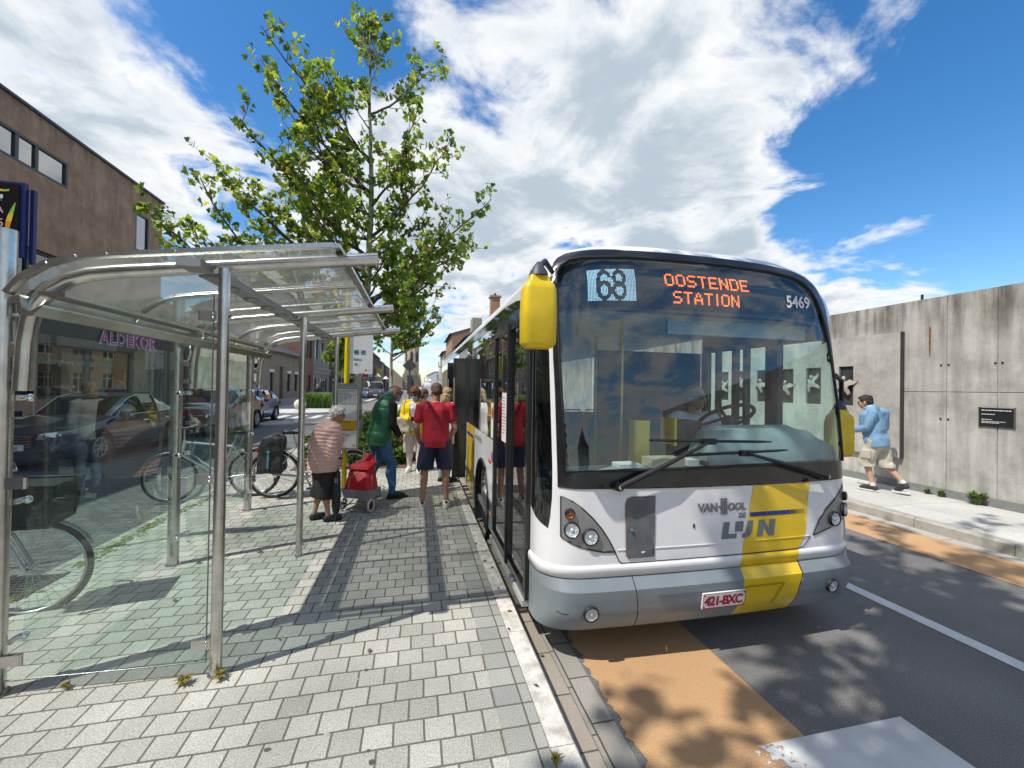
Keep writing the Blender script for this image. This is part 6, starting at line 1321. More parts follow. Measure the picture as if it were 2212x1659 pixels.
    def cloth(s, name, m, par, torso=None, arms=None, legs=None, grow=.02, sleeves=None, vox=.011, fold=.006, fsc=9., fn=None, extra=None, belly=0., legr=None, smooth=4, lo=-.10, which='LR', hi=1., label=None, hem=None):
        mb = MB()
        if torso: s.torso(mb, grow, lo=lo, belly=belly, hi=hi)
        if arms: 
            for d in which: s.arm(mb, d, grow * .8 if sleeves is None else sleeves, arms)
        if legs:
            for d in 'LR': s.leg(mb, d, grow if not torso else grow, legs, **({'r': legr} if legr else {}))
        if extra: extra(mb)
        o = remesh(mb, vox, smooth)
        if fold or fn:
            nv = []
            for v, nn in zip(o.v, o.nrm):
                p = Vector(v); d = 0.
                if fold: q = Vector((p.x * fsc, p.y * fsc, p.z * fsc * .45)); d += fold * (noise.noise(q) + .5 * noise.noise(q * 2.3))
                if fn: d += fn(p, nn)
                nv.append(tuple(p + nn * d))
            o.v = nv
        if hem: o.v = [(x, y, max(z, hem * s.k + .004 * sin(x * 60))) for x, y, z in o.v]
        s.place(o); return o.build(name, m, par, label=label)
    def hair(s, m, par, blobs, amp=.006, sc=30, vox=.008):
        mb = MB(); c = s.J['HD']
        for p, r in blobs: mb.ell(c + s.HR @ (Vector(p) * s.k), tuple(q * s.k for q in r), s.HR, nu=16, nv=10)
        o = remesh(mb, vox, 2); o.v = [tuple(Vector(v) + n * amp * (noise.noise(Vector(v) * sc) + .6 * noise.noise(Vector(v) * sc * 2.2))) for v, n in zip(o.v, o.nrm)]; s.place(o); return o.build('hair', m, par)
    def glasses(s, par, m, big=1.):
        mb = MB(); c = s.J['HD']; Q = lambda p: c + s.HR @ (Vector(p) * s.k)
        for x in (-1, 1):
            mb.ell(Q((x * .034, .094, .0)), (.028 * big * s.k, .008 * s.k, .022 * big * s.k), s.HR, nu=14, nv=8); mb.tube([Q((x * .06, .088, .005)), Q((x * .078, .06, .006)), Q((x * .083, -.02, .0))], .0035 * s.k, 6)
        mb.tube([Q((-.01, .1, .004)), Q((.01, .1, .004))], .003 * s.k, 5); s.place(mb); return mb.build('glasses', m, par)
    def mask(s, par):
        mb = MB(); c = s.J['HD']; Q = lambda p: c + s.HR @ (Vector(p) * s.k); us = [-1, -.75, -.5, -.25, 0, .25, .5, .75, 1]; vs = [0, .15, .35, .5, .65, .85, 1]
        mb.grid(lambda u, v: Q((.068 * u, .118 - .055 * u * u - .012 * (2 * v - 1) ** 2, -.015 - .095 * v)), us, vs)
        s.place(mb); k_ = mb.build('face_mask', mat('mask_blue', (.28, .47, .60), .8, var=.1), par); mb = MB()
        for x in (-1, 1): mb.tube([Q((x * .068, .062, -.03)), Q((x * .080, .0, .005)), Q((x * .084, -.018, -.02)), Q((x * .068, .058, -.10))], .0022 * s.k, 5)
        s.place(mb); mb.build('mask_loops', mat('loop_white', (.6, .62, .64), .7), k_)
    def shoes(s, par, m, sole=None, name='shoe', low=False):
        for d in 'LR':
            mb = MB(); s.foot(mb, d, .013); o = remesh(mb, .007, 3); 
            lim = s.J[d + 'a'].z + (.0 if low else .038) * s.k; o.v = [(x, y, min(z, lim)) for x, y, z in o.v]; o.v = [(x, y, max(z, s.J[d + 't'].z - .027 * s.k)) if True else 0 for x, y, z in o.v]; s.place(o); sh = o.build(name, m, par)
            if sole:
                a, t = s.J[d + 'a'], s.J[d + 't']; dd = t - a; dz = dd.z; dd.z = 0; L = dd.length; dd.normalize(); nx = dd.cross(Vector((0, 0, 1))); mb = MB(); ring = []
                for q in range(20): w = 2 * pi * q / 20; ring.append((cos(w) * (L * .5 + .085 * s.k), sin(w) * .047 * s.k))
                c0 = lerp(a, t, .5) + dd * -.005 * s.k; zb = min(t.z, a.z - .055 * s.k) - .029 * s.k
                mb.prism(ring, lambda u, v, q: Vector((c0.x, c0.y, zb)) + dd * u + nx * v + Vector((0, 0, q + (u / (L + .17)) * 0)), 0, .022 * s.k); s.place(mb); mb.build('sole', sole, sh)
def person(loc, label): return thing('person', loc, label, 'person', 'people around the bus stop')
HW_ = mat('hair_white', (.82, .80, .76), .8, var=.15, scale=40, bump=.6, bscale=120); HBR = mat('hair_brown', (.10, .052, .028), .6, var=.3, scale=40, bump=.5, bscale=150); HAU = mat('hair_auburn', (.17, .055, .02), .6, var=.35, scale=40, bump=.6, bscale=120); HBL = mat('hair_blond', (.42, .29, .14), .55, var=.3, scale=50, bump=.5, bscale=150); HDK = mat('hair_dark', (.02, .017, .016), .5, var=.3, scale=40, bump=.5, bscale=150); HGY = mat('hair_grey', (.35, .32, .30), .7, var=.2, scale=40)
SHORT = [((0, -.022, .042), (.081, .096, .086)), ((0, -.055, .0), (.074, .062, .075))]
# ---- lady in the quilted jacket ------------------------------------------------
p = person((-1.12, 5.60, .16), 'person with curly white hair in pink quilted jacket and black culottes')
f = Fig((-1.12, 5.60, .16), radians(-66), 1.44, 1.52, dict(C=(0, .06, 1.30), S=(0, .10, 1.42), N=(0, .13, 1.475), HD=(0, .185, 1.60), Ls=(-.18, .09, 1.40), Rs=(.18, .09, 1.40), Le=(-.27, .08, 1.12), Lw=(-.22, .20, .92), Re=(.29, .04, 1.13), Rw=(.25, .07, .86), La=(-.10, -.10, .085), Lt=(-.11, .06, .03), Lk=(-.10, .0, .50), Ra=(.10, .05, .085), Rt=(.12, .21, .03)), head=(radians(-8), radians(-10), 0))
bo = f.body(p, SK2, {'R': (1.1, None, None)})
def quilt(p_, n_): 
    ph = (p_.z + .25 * max(0, abs(p_.x) - .2)) / .043 + .25 * noise.noise(p_ * 6); w = abs(sin(pi * ph)); return .016 * (w ** .5) - .010 + .004 * noise.noise(p_ * 25)
PINK = mat('jacket_pink', (.68, .42, .37), .42, var=.08, scale=10)
f.cloth('quilted_jacket', PINK, p, torso=1, arms=.97, grow=.030, sleeves=.024, fn=quilt, fold=.004, vox=.009, smooth=3, lo=-.34, belly=.02, hem=.765)
BLKC = mat('cloth_black', (.016, .015, .016), .8, var=.3, scale=10)
f.cloth('culottes', BLKC, p, legs=.72, grow=.022, vox=.012, fold=.012, fsc=7, legr=(.10, .096, .094, .09, .088), hem=.36)
f.hair(HW_, bo, [((0, -.02, .045), (.092, .105, .088)), ((0, -.06, .0), (.085, .075, .085)), ((-.05, .03, .07), (.05, .05, .05)), ((.05, .03, .07), (.05, .05, .05)), ((0, .06, .085), (.05, .04, .04)), ((-.06, -.05, .03), (.05, .06, .06)), ((.06, -.05, .03), (.05, .06, .06))], amp=.022, sc=42)
f.glasses(bo, mat('glasses_dark', (.02, .012, .01), .25))
f.shoes(p, mat('shoe_navy', (.015, .016, .022), .6), name='shoe', low=True)
b = MB(); pts = [f.T(Vector(q) * f.k) for q in [(-.15, .20, 1.12), (-.17, .05, 1.30), (-.09, .03, 1.47), (.03, -.04, 1.44), (.14, -.09, 1.25), (.20, -.05, 1.05), (.23, .05, .95)]]; b.tube(pts, .009, 6, flat=.5); b.build('bag_strap', BLKC, p)
hand_l = f.T(f.J['Rw']) + f.R @ Vector((0, .05, -.05))
# folded umbrella she holds
um = thing('umbrella', (hand_l.x, hand_l.y, .19), 'folded black umbrella held point down by the pink jacketed lady', 'umbrella')
tip = Vector((hand_l.x + .01, hand_l.y - .10, .175)); top = hand_l + Vector((0, .02, .05)); ud = (tip - top)
b = MB(); pts = [top + ud * t for t in (.10, .14, .3, .55, .75, .9)]; b.tube(pts, [.012, .03, .045, .055, .04, .012], 14, flat=.7); b.noise(.02, 11); b.build('canopy', mat('umbrella_black', (.012, .012, .014), .5, var=.3, bump=.3, bscale=20), um)
b = MB(); b.cyl(top + ud * .88, tip, .007, .004); b.cyl(top - ud * .05, top + ud * .12, .009); b.build('shaft', BLACK, um); b = MB(); b.tube([top - ud * .02, top - ud * .08, top - ud * .12 + Vector((.03, 0, 0)), top - ud * .10 + Vector((.055, 0, 0))], .013, 8); b.build('handle', BLACK, um)
b = MB(); b.obox(top + ud * .25 + Vector((0, -.072, 0)), (.02, .004, .03)); b.build('strap', mat('strap_grey', (.16, .16, .17), .6), um)
# ---- man in the green vest ---------------------------------------------------------
p = person((-.50, 6.55, .16), 'person with face mask in green padded vest and jeans pulling the trolley')
f = Fig((-.50, 6.55, .16), radians(-68), 1.76, 1.12, dict(P=(0, -.05, .93), W=(0, -.02, 1.08), C=(0, .03, 1.30), S=(0, .08, 1.415), N=(0, .11, 1.46), HD=(0, .18, 1.575), Ls=(-.18, .06, 1.40), Rs=(.18, .08, 1.40), Le=(-.22, -.02, 1.12), Lw=(-.24, -.08, .86), Re=(.23, .08, 1.12), Rw=(.14, .20, .94), Lh=(-.09, -.05, .92), Rh=(.09, -.05, .92), Lk=(-.10, -.06, .50), La=(-.11, -.22, .12), Lt=(-.12, -.06, .035), Rk=(.10, .12, .52), Ra=(.10, .13, .085), Rt=(.12, .29, .03)), head=(radians(-12), radians(-22), 0))
bo = f.body(p, SK2, {'L': (1.2, (0, -.1, -1), None)})
GRN = mat('vest_green', (.022, .13, .055), .42, var=.12, scale=9)
def panels(p_, n_): return .012 * abs(sin(pi * p_.z / .17)) ** .4 - .008
f.cloth('padded_vest', GRN, p, torso=1, grow=.034, fn=panels, fold=.008, vox=.010, lo=-.14, extra=lambda mb: (mb.ell(f.J['N'] + Vector((0, -.05, .03)), (.14, .11, .07)), mb.ell(f.J['N'] + Vector((0, -.10, -.04)), (.12, .08, .10))))
f.cloth('sleeves', mat('fleece_black', (.018, .013, .015), .95, var=.3, scale=30, bump=.5, bscale=100), p, arms=.96, grow=.022, vox=.010, fold=.008)
JEANS = mat('jeans_blue', (.045, .15, .33), .75, var=.22, scale=7, bump=.2, bscale=120)
f.cloth('jeans', JEANS, p, legs=1.0, torso=1, hi=.40, lo=-.06, grow=.018, vox=.011, fold=.022, fsc=10)
f.shoes(p, mat('shoe_black', (.012, .011, .011), .45), BLACK)
f.hair(HGY, bo, [((0, -.03, .012), (.0795, .088, .06)), ((0, -.06, -.015), (.070, .052, .05))], amp=.003)
f.glasses(bo, mat('sunglasses', (.01, .008, .008), .12), 1.15); f.mask(bo)
HANDLE = f.T(f.J['Lw']) + Vector((0, 0, -.07))
# ---- woman in yellow --------------------------------------------------------------
p = person((-.03, 8.5, .16), 'person with auburn curls and mask in yellow jacket reading a phone')
f = Fig((-.03, 8.5, .16), radians(172), 1.66, 1.10, dict(C=(0, .02, 1.32), N=(0, .02, 1.50), HD=(0, .065, 1.63), Le=(-.25, .04, 1.14), Lw=(-.08, .25, 1.10), Re=(.25, .04, 1.14), Rw=(.08, .25, 1.10), La=(-.10, .05, .085), Lt=(-.12, .20, .03)), head=(radians(-15), radians(-28), 0))
bo = f.body(p, SK1, {'L': (.8, (.5, .6, .1), (.3, 0, 1)), 'R': (.8, (-.5, .6, .1), (-.3, 0, 1))})
f.cloth('top', mat('top_white', (.56, .57, .58), .8, var=.25, scale=16), p, torso=1, grow=.012, lo=-.10, fold=.008)
YJ = mat('jacket_yellow', (.74, .52, .008), .5, var=.08)
def opened(p_, n_): return -.06 if (p_.y > .06 * 1 and abs(p_.x) < .085 and n_.y > .3 and p_.z < 1.40) else 0.
f.cloth('jacket', YJ, p, torso=1, arms=.95, grow=.030, sleeves=.022, fn=opened, fold=.012, lo=-.16)
f.cloth('trousers', mat('trousers_pale', (.58, .47, .46), .8, var=.10, scale=12), p, torso=1, hi=.40, lo=-.06, legs=1.0, grow=.022, fold=.012)
f.shoes(p, mat('sneaker_white', (.62, .60, .58), .6), MATS['white_plastic'])
f.hair(HAU, bo, [((0, -.02, .05), (.098, .105, .09)), ((0, -.055, -.02), (.10, .075, .10)), ((-.075, .0, -.02), (.035, .055, .09)), ((.075, .0, -.02), (.035, .055, .09)), ((0, .06, .085), (.06, .04, .035))], amp=.022, sc=34)
f.mask(bo); f.glasses(bo, MATS['glasses_dark'])
w = f.T(Vector((0, .34, 1.12)) * f.k)
b = MB(); b.obox(w, (.038, .006, .075), (Vector((1, 0, 0)), Vector((0, .6, .8)), Vector((0, -.8, .6)))); b.build('phone', BLKGL, loc=tuple(w), label='dark phone held in both hands by the yellow jacketed woman', cat='phone')
w = f.T(Vector((.28, .10, .98)) * f.k); b = MB(); b.prism([(-.19, -.13), (.17, -.15), (.20, .10), (.10, .14), (-.14, .15), (-.21, .05)], lambda u, v, d: (w.x + u, w.y - .10 + d, w.z + v), 0, .14); b = remesh(b, .014, 6); b.noise(.02, 8); 
hb = b.build('handbag', mat('bag_cream', (.55, .49, .36), .7, var=.12), loc=(w.x, w.y, w.z - .13), label='slouchy cream shoulder bag hanging from the yellow jacketed woman', cat='bag')
b = MB(); b.tube([(w.x - .12, w.y - .05, w.z + .12), (w.x + .02, w.y - .02, w.z + .42), (w.x + .06, w.y + .03, w.z + .52), (w.x + .10, w.y, w.z + .40), (w.x + .12, w.y - .03, w.z + .12)], .012, 6, flat=.5); b.build('strap', MATS['bag_cream'], hb)
w = f.T(Vector((.10, -.16, .62)) * f.k); b = MB(); b.prism([(-.16, -.24), (.16, -.24), (.15, .14), (-.15, .14)], lambda u, v, d: (w.x + u, w.y + d, w.z + v), 0, .07); b = remesh(b, .014, 4); b.noise(.02, 8); tb_ = b.build('tote_bag', mat('tote_cream', (.62, .58, .46), .8, var=.1), loc=(w.x, w.y, w.z - .24), label='cream cotton tote bag hanging behind the yellow jacketed woman', cat='bag')
b = MB(); b.tube([(w.x - .08, w.y + .03, w.z + .13), (w.x - .03, w.y + .03, w.z + .42), (w.x + .03, w.y + .03, w.z + .42), (w.x + .08, w.y + .03, w.z + .13)], .009, 6); b.build('handle', MATS['tote_cream'], tb_)
# ---- man in red -------------------------------------------------------------------
p = person((.262, 5.95, .16), 'person seen from behind in red t-shirt, navy shorts and white sneakers')
f = Fig((.262, 5.95, .16), radians(-3), 1.73, .98, dict(Ls=(-.20, -.01, 1.42), Rs=(.20, -.01, 1.42), Le=(-.265, -.03, 1.13), Lw=(-.245, .17, .94), Re=(.265, -.03, 1.13), Rw=(.225, .19, .98), Lh=(-.10, 0, .92), Rh=(.10, 0, .92), Lk=(-.145, .01, .50), Rk=(.145, .01, .50), La=(-.165, -.03, .085), Ra=(.165, -.03, .085), Lt=(-.20, .13, .03), Rt=(.20, .13, .03)), head=(radians(14), radians(-14), 0))
bo = f.body(p, SK2)
REDT = mat('shirt_red', (.42, .012, .028), .75, var=.10, scale=9)
f.cloth('t_shirt', REDT, p, torso=1, arms=.31, grow=.030, sleeves=.026, fold=.016, fsc=8, lo=-.24, vox=.010, hem=.86)
NAVY = mat('shorts_navy', (.012, .018, .05), .7, var=.2, scale=9)
so_ = f.cloth('shorts', NAVY, p, torso=1, hi=.40, lo=-.08, legs=.56, grow=.022, fold=.012, legr=(.095, .098, .096, .09, .08), hem=.545)
b = MB(); b.tube([f.T(Vector(q) * f.k) for q in [(-.205, -.05, .74), (-.218, -.05, .62), (-.222, -.05, .52)]], .016, 6, flat=.4); b.build('side_stripe', mat('stripe_blue', (.03, .10, .45), .6), so_)
f.shoes(p, mat('sneaker_cream', (.60, .56, .50), .6), MATS['white_plastic'])
b = MB()
for d in 'LR': a = f.J[d + 'a']; b.obox(f.T(a + Vector((0, -.058, .004))), (.018, .006, .014))
b.build('heel_tabs', BLACK, p)
f.hair(HBR, bo, SHORT, amp=.004, sc=60)
# ---- people boarding behind him -----------------------------------------------------
p = person((.52, 7.5, .16), 'person with shoulder length blond hair in white top boarding the bus')
f = Fig((.52, 7.5, .16), radians(-60), 1.66, 1., dict(Le=(-.25, .05, 1.15), Lw=(-.15, .28, 1.15)), head=(0, radians(-10), 0))
bo = f.body(p, SK1); f.cloth('top', mat('top_offwhite', (.62, .61, .62), .8, var=.1), p, torso=1, arms=.95, grow=.02); f.cloth('trousers', mat('denim_pale', (.20, .28, .36), .8), p, torso=1, hi=.4, legs=1., grow=.015); f.shoes(p, MATS['shoe_black'], BLACK); f.hair(HBL, bo, [((0, -.02, .045), (.090, .10, .088)), ((0, -.06, -.06), (.085, .06, .12)), ((-.07, -.01, -.05), (.03, .05, .10)), ((.07, -.01, -.05), (.03, .05, .10))], amp=.01)
p = person((.15, 9.7, .16), 'person with brown hair standing beyond the yellow jacketed woman')
f = Fig((.15, 9.7, .16), radians(-70), 1.62, 1.1, {}, head=(0, radians(-10), 0))
bo = f.body(p, SK1); f.cloth('coat', mat('coat_plum', (.10, .04, .05), .8), p, torso=1, arms=.95, grow=.03); f.cloth('trousers', BLKC, p, torso=1, hi=.4, legs=1., grow=.015); f.shoes(p, MATS['shoe_black'], BLACK); f.hair(HBR, bo, [((0, -.02, .045), (.09, .10, .088)), ((0, -.06, -.03), (.085, .06, .10))], amp=.012)
# ---- man hurrying along the far pavement ----------------------------------------------
p = person((7.90, 5.72, .14), 'person in blue hooded jacket and beige cargo shorts hurrying along the wall')
f = Fig((7.90, 5.72, .14), radians(14), 1.70, 1.06, dict(P=(0, .02, .93), W=(0, .06, 1.08), C=(0, .10, 1.30), S=(0, .11, 1.43), N=(0, .14, 1.475), HD=(0, .19, 1.60), Le=(-.26, .06, 1.14), Lw=(-.20, .34, 1.08), Re=(.27, .0, 1.12), Rw=(.22, .20, .98), Lk=(-.10, .14, .52), La=(-.10, .02, .10), Lt=(-.11, .18, .04), Rk=(.10, -.06, .50), Ra=(.10, -.34, .20), Rt=(.11, -.24, .06)), head=(radians(12), radians(-6), 0))
bo = f.body(p, SK1, {'L': (.9, None, None)})
BLJ = mat('jacket_blue', (.17, .31, .47), .6, var=.12, scale=7)
f.cloth('hooded_jacket', BLJ, p, torso=1, arms=.96, grow=.036, sleeves=.024, fold=.016, fsc=7, lo=-.14, belly=.03, extra=lambda mb: (mb.ell(f.J['N'] + Vector((0, -.07, -.02)), (.12, .08, .10)), mb.ell(f.J['N'] + Vector((0, -.02, .01)), (.10, .09, .045))))
mb = MB(); mb.ell(f.J['N'] + Vector((0, -.055, .035)), (.085, .07, .045)); f.place(mb); mb.build('hood_lining', mat('lining_pale', (.48, .55, .62), .8), p)
BEI = mat('shorts_beige', (.44, .42, .34), .8, var=.12, scale=9)
so_ = f.cloth('cargo_shorts', BEI, p, torso=1, hi=.40, lo=-.06, legs=.60, grow=.024, fold=.02, fsc=10, legr=(.10, .098, .094, .09, .085), hem=.44)
mb = MB(); mb.obox(lerp(f.J['Lh'], f.J['Lk'], .62) + Vector((-.115, 0, 0)), (.02, .075, .08), bev=.015); mb = remesh(mb, .01, 4); f.place(mb); mb.build('cargo_pocket', BEI, so_)
f.shoes(p, mat('shoe_slate', (.03, .028, .034), .6), MATS['white_plastic'])
f.hair(HDK, bo, [((0, -.02, .048), (.086, .10, .088)), ((0, -.058, .0), (.078, .062, .075)), ((0, .05, .085), (.06, .045, .03))], amp=.012, sc=40); f.glasses(bo, MATS['glasses_dark'])
mb = MB()
for d in 'LR': c = f.J[d + 'a']; mb.tube([c + Vector((0, 0, -.01)), lerp(c, f.J[d + 'k'], .14)], .045, 10)
f.place(mb); mb.build('socks', MATS['sneaker_white'], p)
# ---- driver ----------------------------------------------------------------------------
p = person((2.72, 3.70, .96), 'person in pale blue t-shirt and sunglasses driving the bus')
f = Fig((2.72, 3.70, .42), radians(180), 1.78, 1.22, dict(P=(0, -.02, .62), W=(0, -.05, .78), C=(0, -.03, 1.00), S=(0, -.01, 1.14), N=(0, .0, 1.20), HD=(0, .03, 1.345), Ls=(-.20, -.01, 1.12), Rs=(.20, -.01, 1.12), Le=(-.27, .12, .90), Lw=(-.20, .36, .98), Re=(.28, .10, .88), Rw=(.22, .34, .92), Lh=(-.10, .02, .58), Rh=(.10, .02, .58), Lk=(-.14, .42, .56), Rk=(.14, .42, .56), La=(-.13, .46, .12), Ra=(.13, .46, .12), Lt=(-.13, .62, .05), Rt=(.13, .62, .05)), head=(radians(20), 0, 0))
bo = f.body(p, SK1, {'L': (1.2, None, None), 'R': (1.2, None, None)})
f.cloth('t_shirt', mat('shirt_pale_blue', (.66, .72, .76), .8, var=.06), p, torso=1, arms=.45, grow=.028, sleeves=.028, fold=.012, belly=.03)
f.cloth('trousers', NAVY, p, torso=1, hi=.4, legs=1., grow=.02); f.shoes(p, MATS['shoe_black'], BLACK); f.hair(HBL, bo, [((0, -.02, .036), (.0785, .094, .084))], amp=.003); f.glasses(bo, MATS['sunglasses'], 1.2)
# ---- two walkers far left ------------------------------------------------------------------
p = person((-8.9, 36.5, .11), 'person in olive jacket with turquoise bag walking by the cottage')
f = Fig((-8.9, 36.5, .11), radians(20), 1.66, 1.1, dict(Lk=(-.1, .1, .5), La=(-.1, .15, .085), Lt=(-.1, .3, .03)))
bo = f.body(p, SK1); f.cloth('jacket', mat('jacket_olive', (.05, .05, .03), .8), p, torso=1, arms=.95, grow=.035); f.cloth('trousers', BLKC, p, torso=1, hi=.4, legs=1., grow=.015); f.hair(HBR, bo, SHORT, amp=.01)
w = f.T(Vector((-.30, .0, .72)) * f.k); b = MB(); b.prism([(-.15, -.2), (.15, -.2), (.13, .14), (-.13, .14)], lambda u, v, d: (w.x + u, w.y + d, w.z + v), 0, .1); b.tube([(w.x - .08, w.y + .05, w.z + .13), (w.x, w.y + .05, w.z + .25), (w.x + .08, w.y + .05, w.z + .13)], .01, 6); b.build('carrier_bag', mat('bag_turquoise', (.01, .26, .40), .5), loc=(w.x, w.y, w.z - .2), label='turquoise carrier bag held by the olive jacketed walker', cat='bag')
p = person((-8.15, 37.6, .11), 'person in dark navy coat walking beside the ornamental grass')
f = Fig((-8.15, 37.6, .11), radians(190), 1.74, 1.15, {})
bo = f.body(p, SK1); f.cloth('coat', mat('coat_navy', (.012, .014, .03), .8), p, torso=1, arms=.95, grow=.04, lo=-.2); f.cloth('trousers', BLKC, p, torso=1, hi=.4, legs=1., grow=.015); f.hair(HGY, bo, SHORT, amp=.006)
# ================================================================ shopping trolley
def trolley():
    c = Vector((-.74, 5.98, .16)); ax = Vector((cos(radians(-24)), sin(radians(-24)), 0)); az = Vector((0, 0, 1)); ay = az.cross(ax)
    t = thing('shopping_trolley', c, 'red two wheeled shopping trolley with grey base and white wheels', 'shopping trolley')
    up = (HANDLE - c - ay * .17).normalized(); up = (up * .7 + az * .3).normalized() if up.z < .8 else up
    P = lambda u, v, w: c + ax * u + ay * v + up * w
    RED = mat('trolley_red', (.52, .012, .02), .45, var=.15, scale=8, bump=.15, bscale=20)
    b = MB(); rings = [(.19, .205, .12), (.21, .225, .135), (.36, .20, .135), (.50, .165, .125), (.59, .145, .11), (.61, .13, .09)]
    vs = []; n = 24
    for w, a_, d_ in rings:
        for k in range(n): q = 2 * pi * k / n; e = lambda s: abs(s) ** .45 * (1 if s > 0 else -1); vs.append(P(a_ * e(cos(q)), d_ * e(sin(q)), w))
    b.add(vs, [(i * n + k, i * n + (k + 1) % n, (i + 1) * n + (k + 1) % n, (i + 1) * n + k) for i in range(len(rings) - 1) for k in range(n)] + [tuple(range(n - 1, -1, -1)), tuple(range(len(vs) - n, len(vs)))], 0, True); b.noise(.006, 12); bg = b.build('bag', RED, t)
    b = MB(); b.prism([(-.235, -.145), (.235, -.145), (.235, .145), (-.235, .145)], lambda u, v, d: P(u * (1 - .5 * d), v, .185 + d), 0, .11); b.build('base_panel', mat('trolley_grey', (.22, .23, .24), .6, var=.15), bg)
    b = MB(); b.prism([(-.17, -.15), (.17, -.15), (.15, .14), (-.15, .14)], lambda u, v, d: P(u, v, .585 + d + (.0 if v < 0 else .05)), 0, .025); b.build('flap', RED, bg)
    b = MB(); b.tube([P(-.1, -.146, .25), P(-.09, -.15, .45), P(.02, -.14, .57)], .004, 5); b.tube([P(.207, -.08, .15), P(.2, -.08, .5)], .004, 5); b.build('zip', mat('piping_grey', (.4, .3, .3), .5), bg)
    FRM = mat('trolley_frame', (.35, .36, .38), .3, .8)
    b = MB()
    for s_ in (-.10, .10): b.tube([P(s_, .16, .04), P(s_, .165, .55), P(s_ * .95, .17, .85)], .010, 8)
    b.tube([P(-.13, .16, .06), P(.13, .16, .06)], .010, 8)
    for s_ in (-.16, .16): b.tube([P(s_, .10, .10), P(s_ * 1.1, -.12, .02), P(s_ * .9, -.14, .10)], .008, 6)
    b.tube([P(-.17, -.12, .02), P(.17, -.12, .02)], .008, 6); b.build('frame', FRM, t)
    b = MB(); b.tube([P(-.095, .17, .84), P(-.10, .17, .97), P(-.06, .17, 1.02), P(.06, .17, 1.02), P(.10, .17, .97), P(.095, .17, .84)], .014, 8); b.tube([P(-.095, .17, .80), P(.095, .17, .80)], .012, 8); b.build('handle', mat('handle_dark', (.06, .065, .075), .45), t)
    b = MB(); b.prism([(-.08, .0), (.08, .0), (.08, .15), (-.08, .15)], lambda u, v, d: P(u, .14 + d, .61 + v), 0, .02); b.build('red_strap', RED, t)
    for s_ in (-.19, .19):
        cc = c + ax * s_ * 1.08 - ay * .06 + Vector((0, 0, .088)); b = MB(); pts = [cc + (ay * cos(2 * pi * k / 26) + az * sin(2 * pi * k / 26)) * .072 for k in range(26)]; b.tube(pts, .015, 8, closed=True, up=ax); w = b.build('wheel', mat('tyre_white', (.60, .57, .52), .6), t)
        b = MB()
        for k in range(5): q = k * 2 * pi / 5; b.tube([cc, cc + (ay * cos(q) + az * sin(q)) * .065], .008, 5)
        b.cyl(cc - ax * .02, cc + ax * .02, .02, n=10); pts = [cc + (ay * cos(2 * pi * k / 26) + az * sin(2 * pi * k / 26)) * .056 for k in range(26)]; b.tube(pts, .006, 6, closed=True, up=ax); b.build('hub', mat('hub_maroon', (.10, .03, .03), .5), w)
    return P
TROL = trolley()
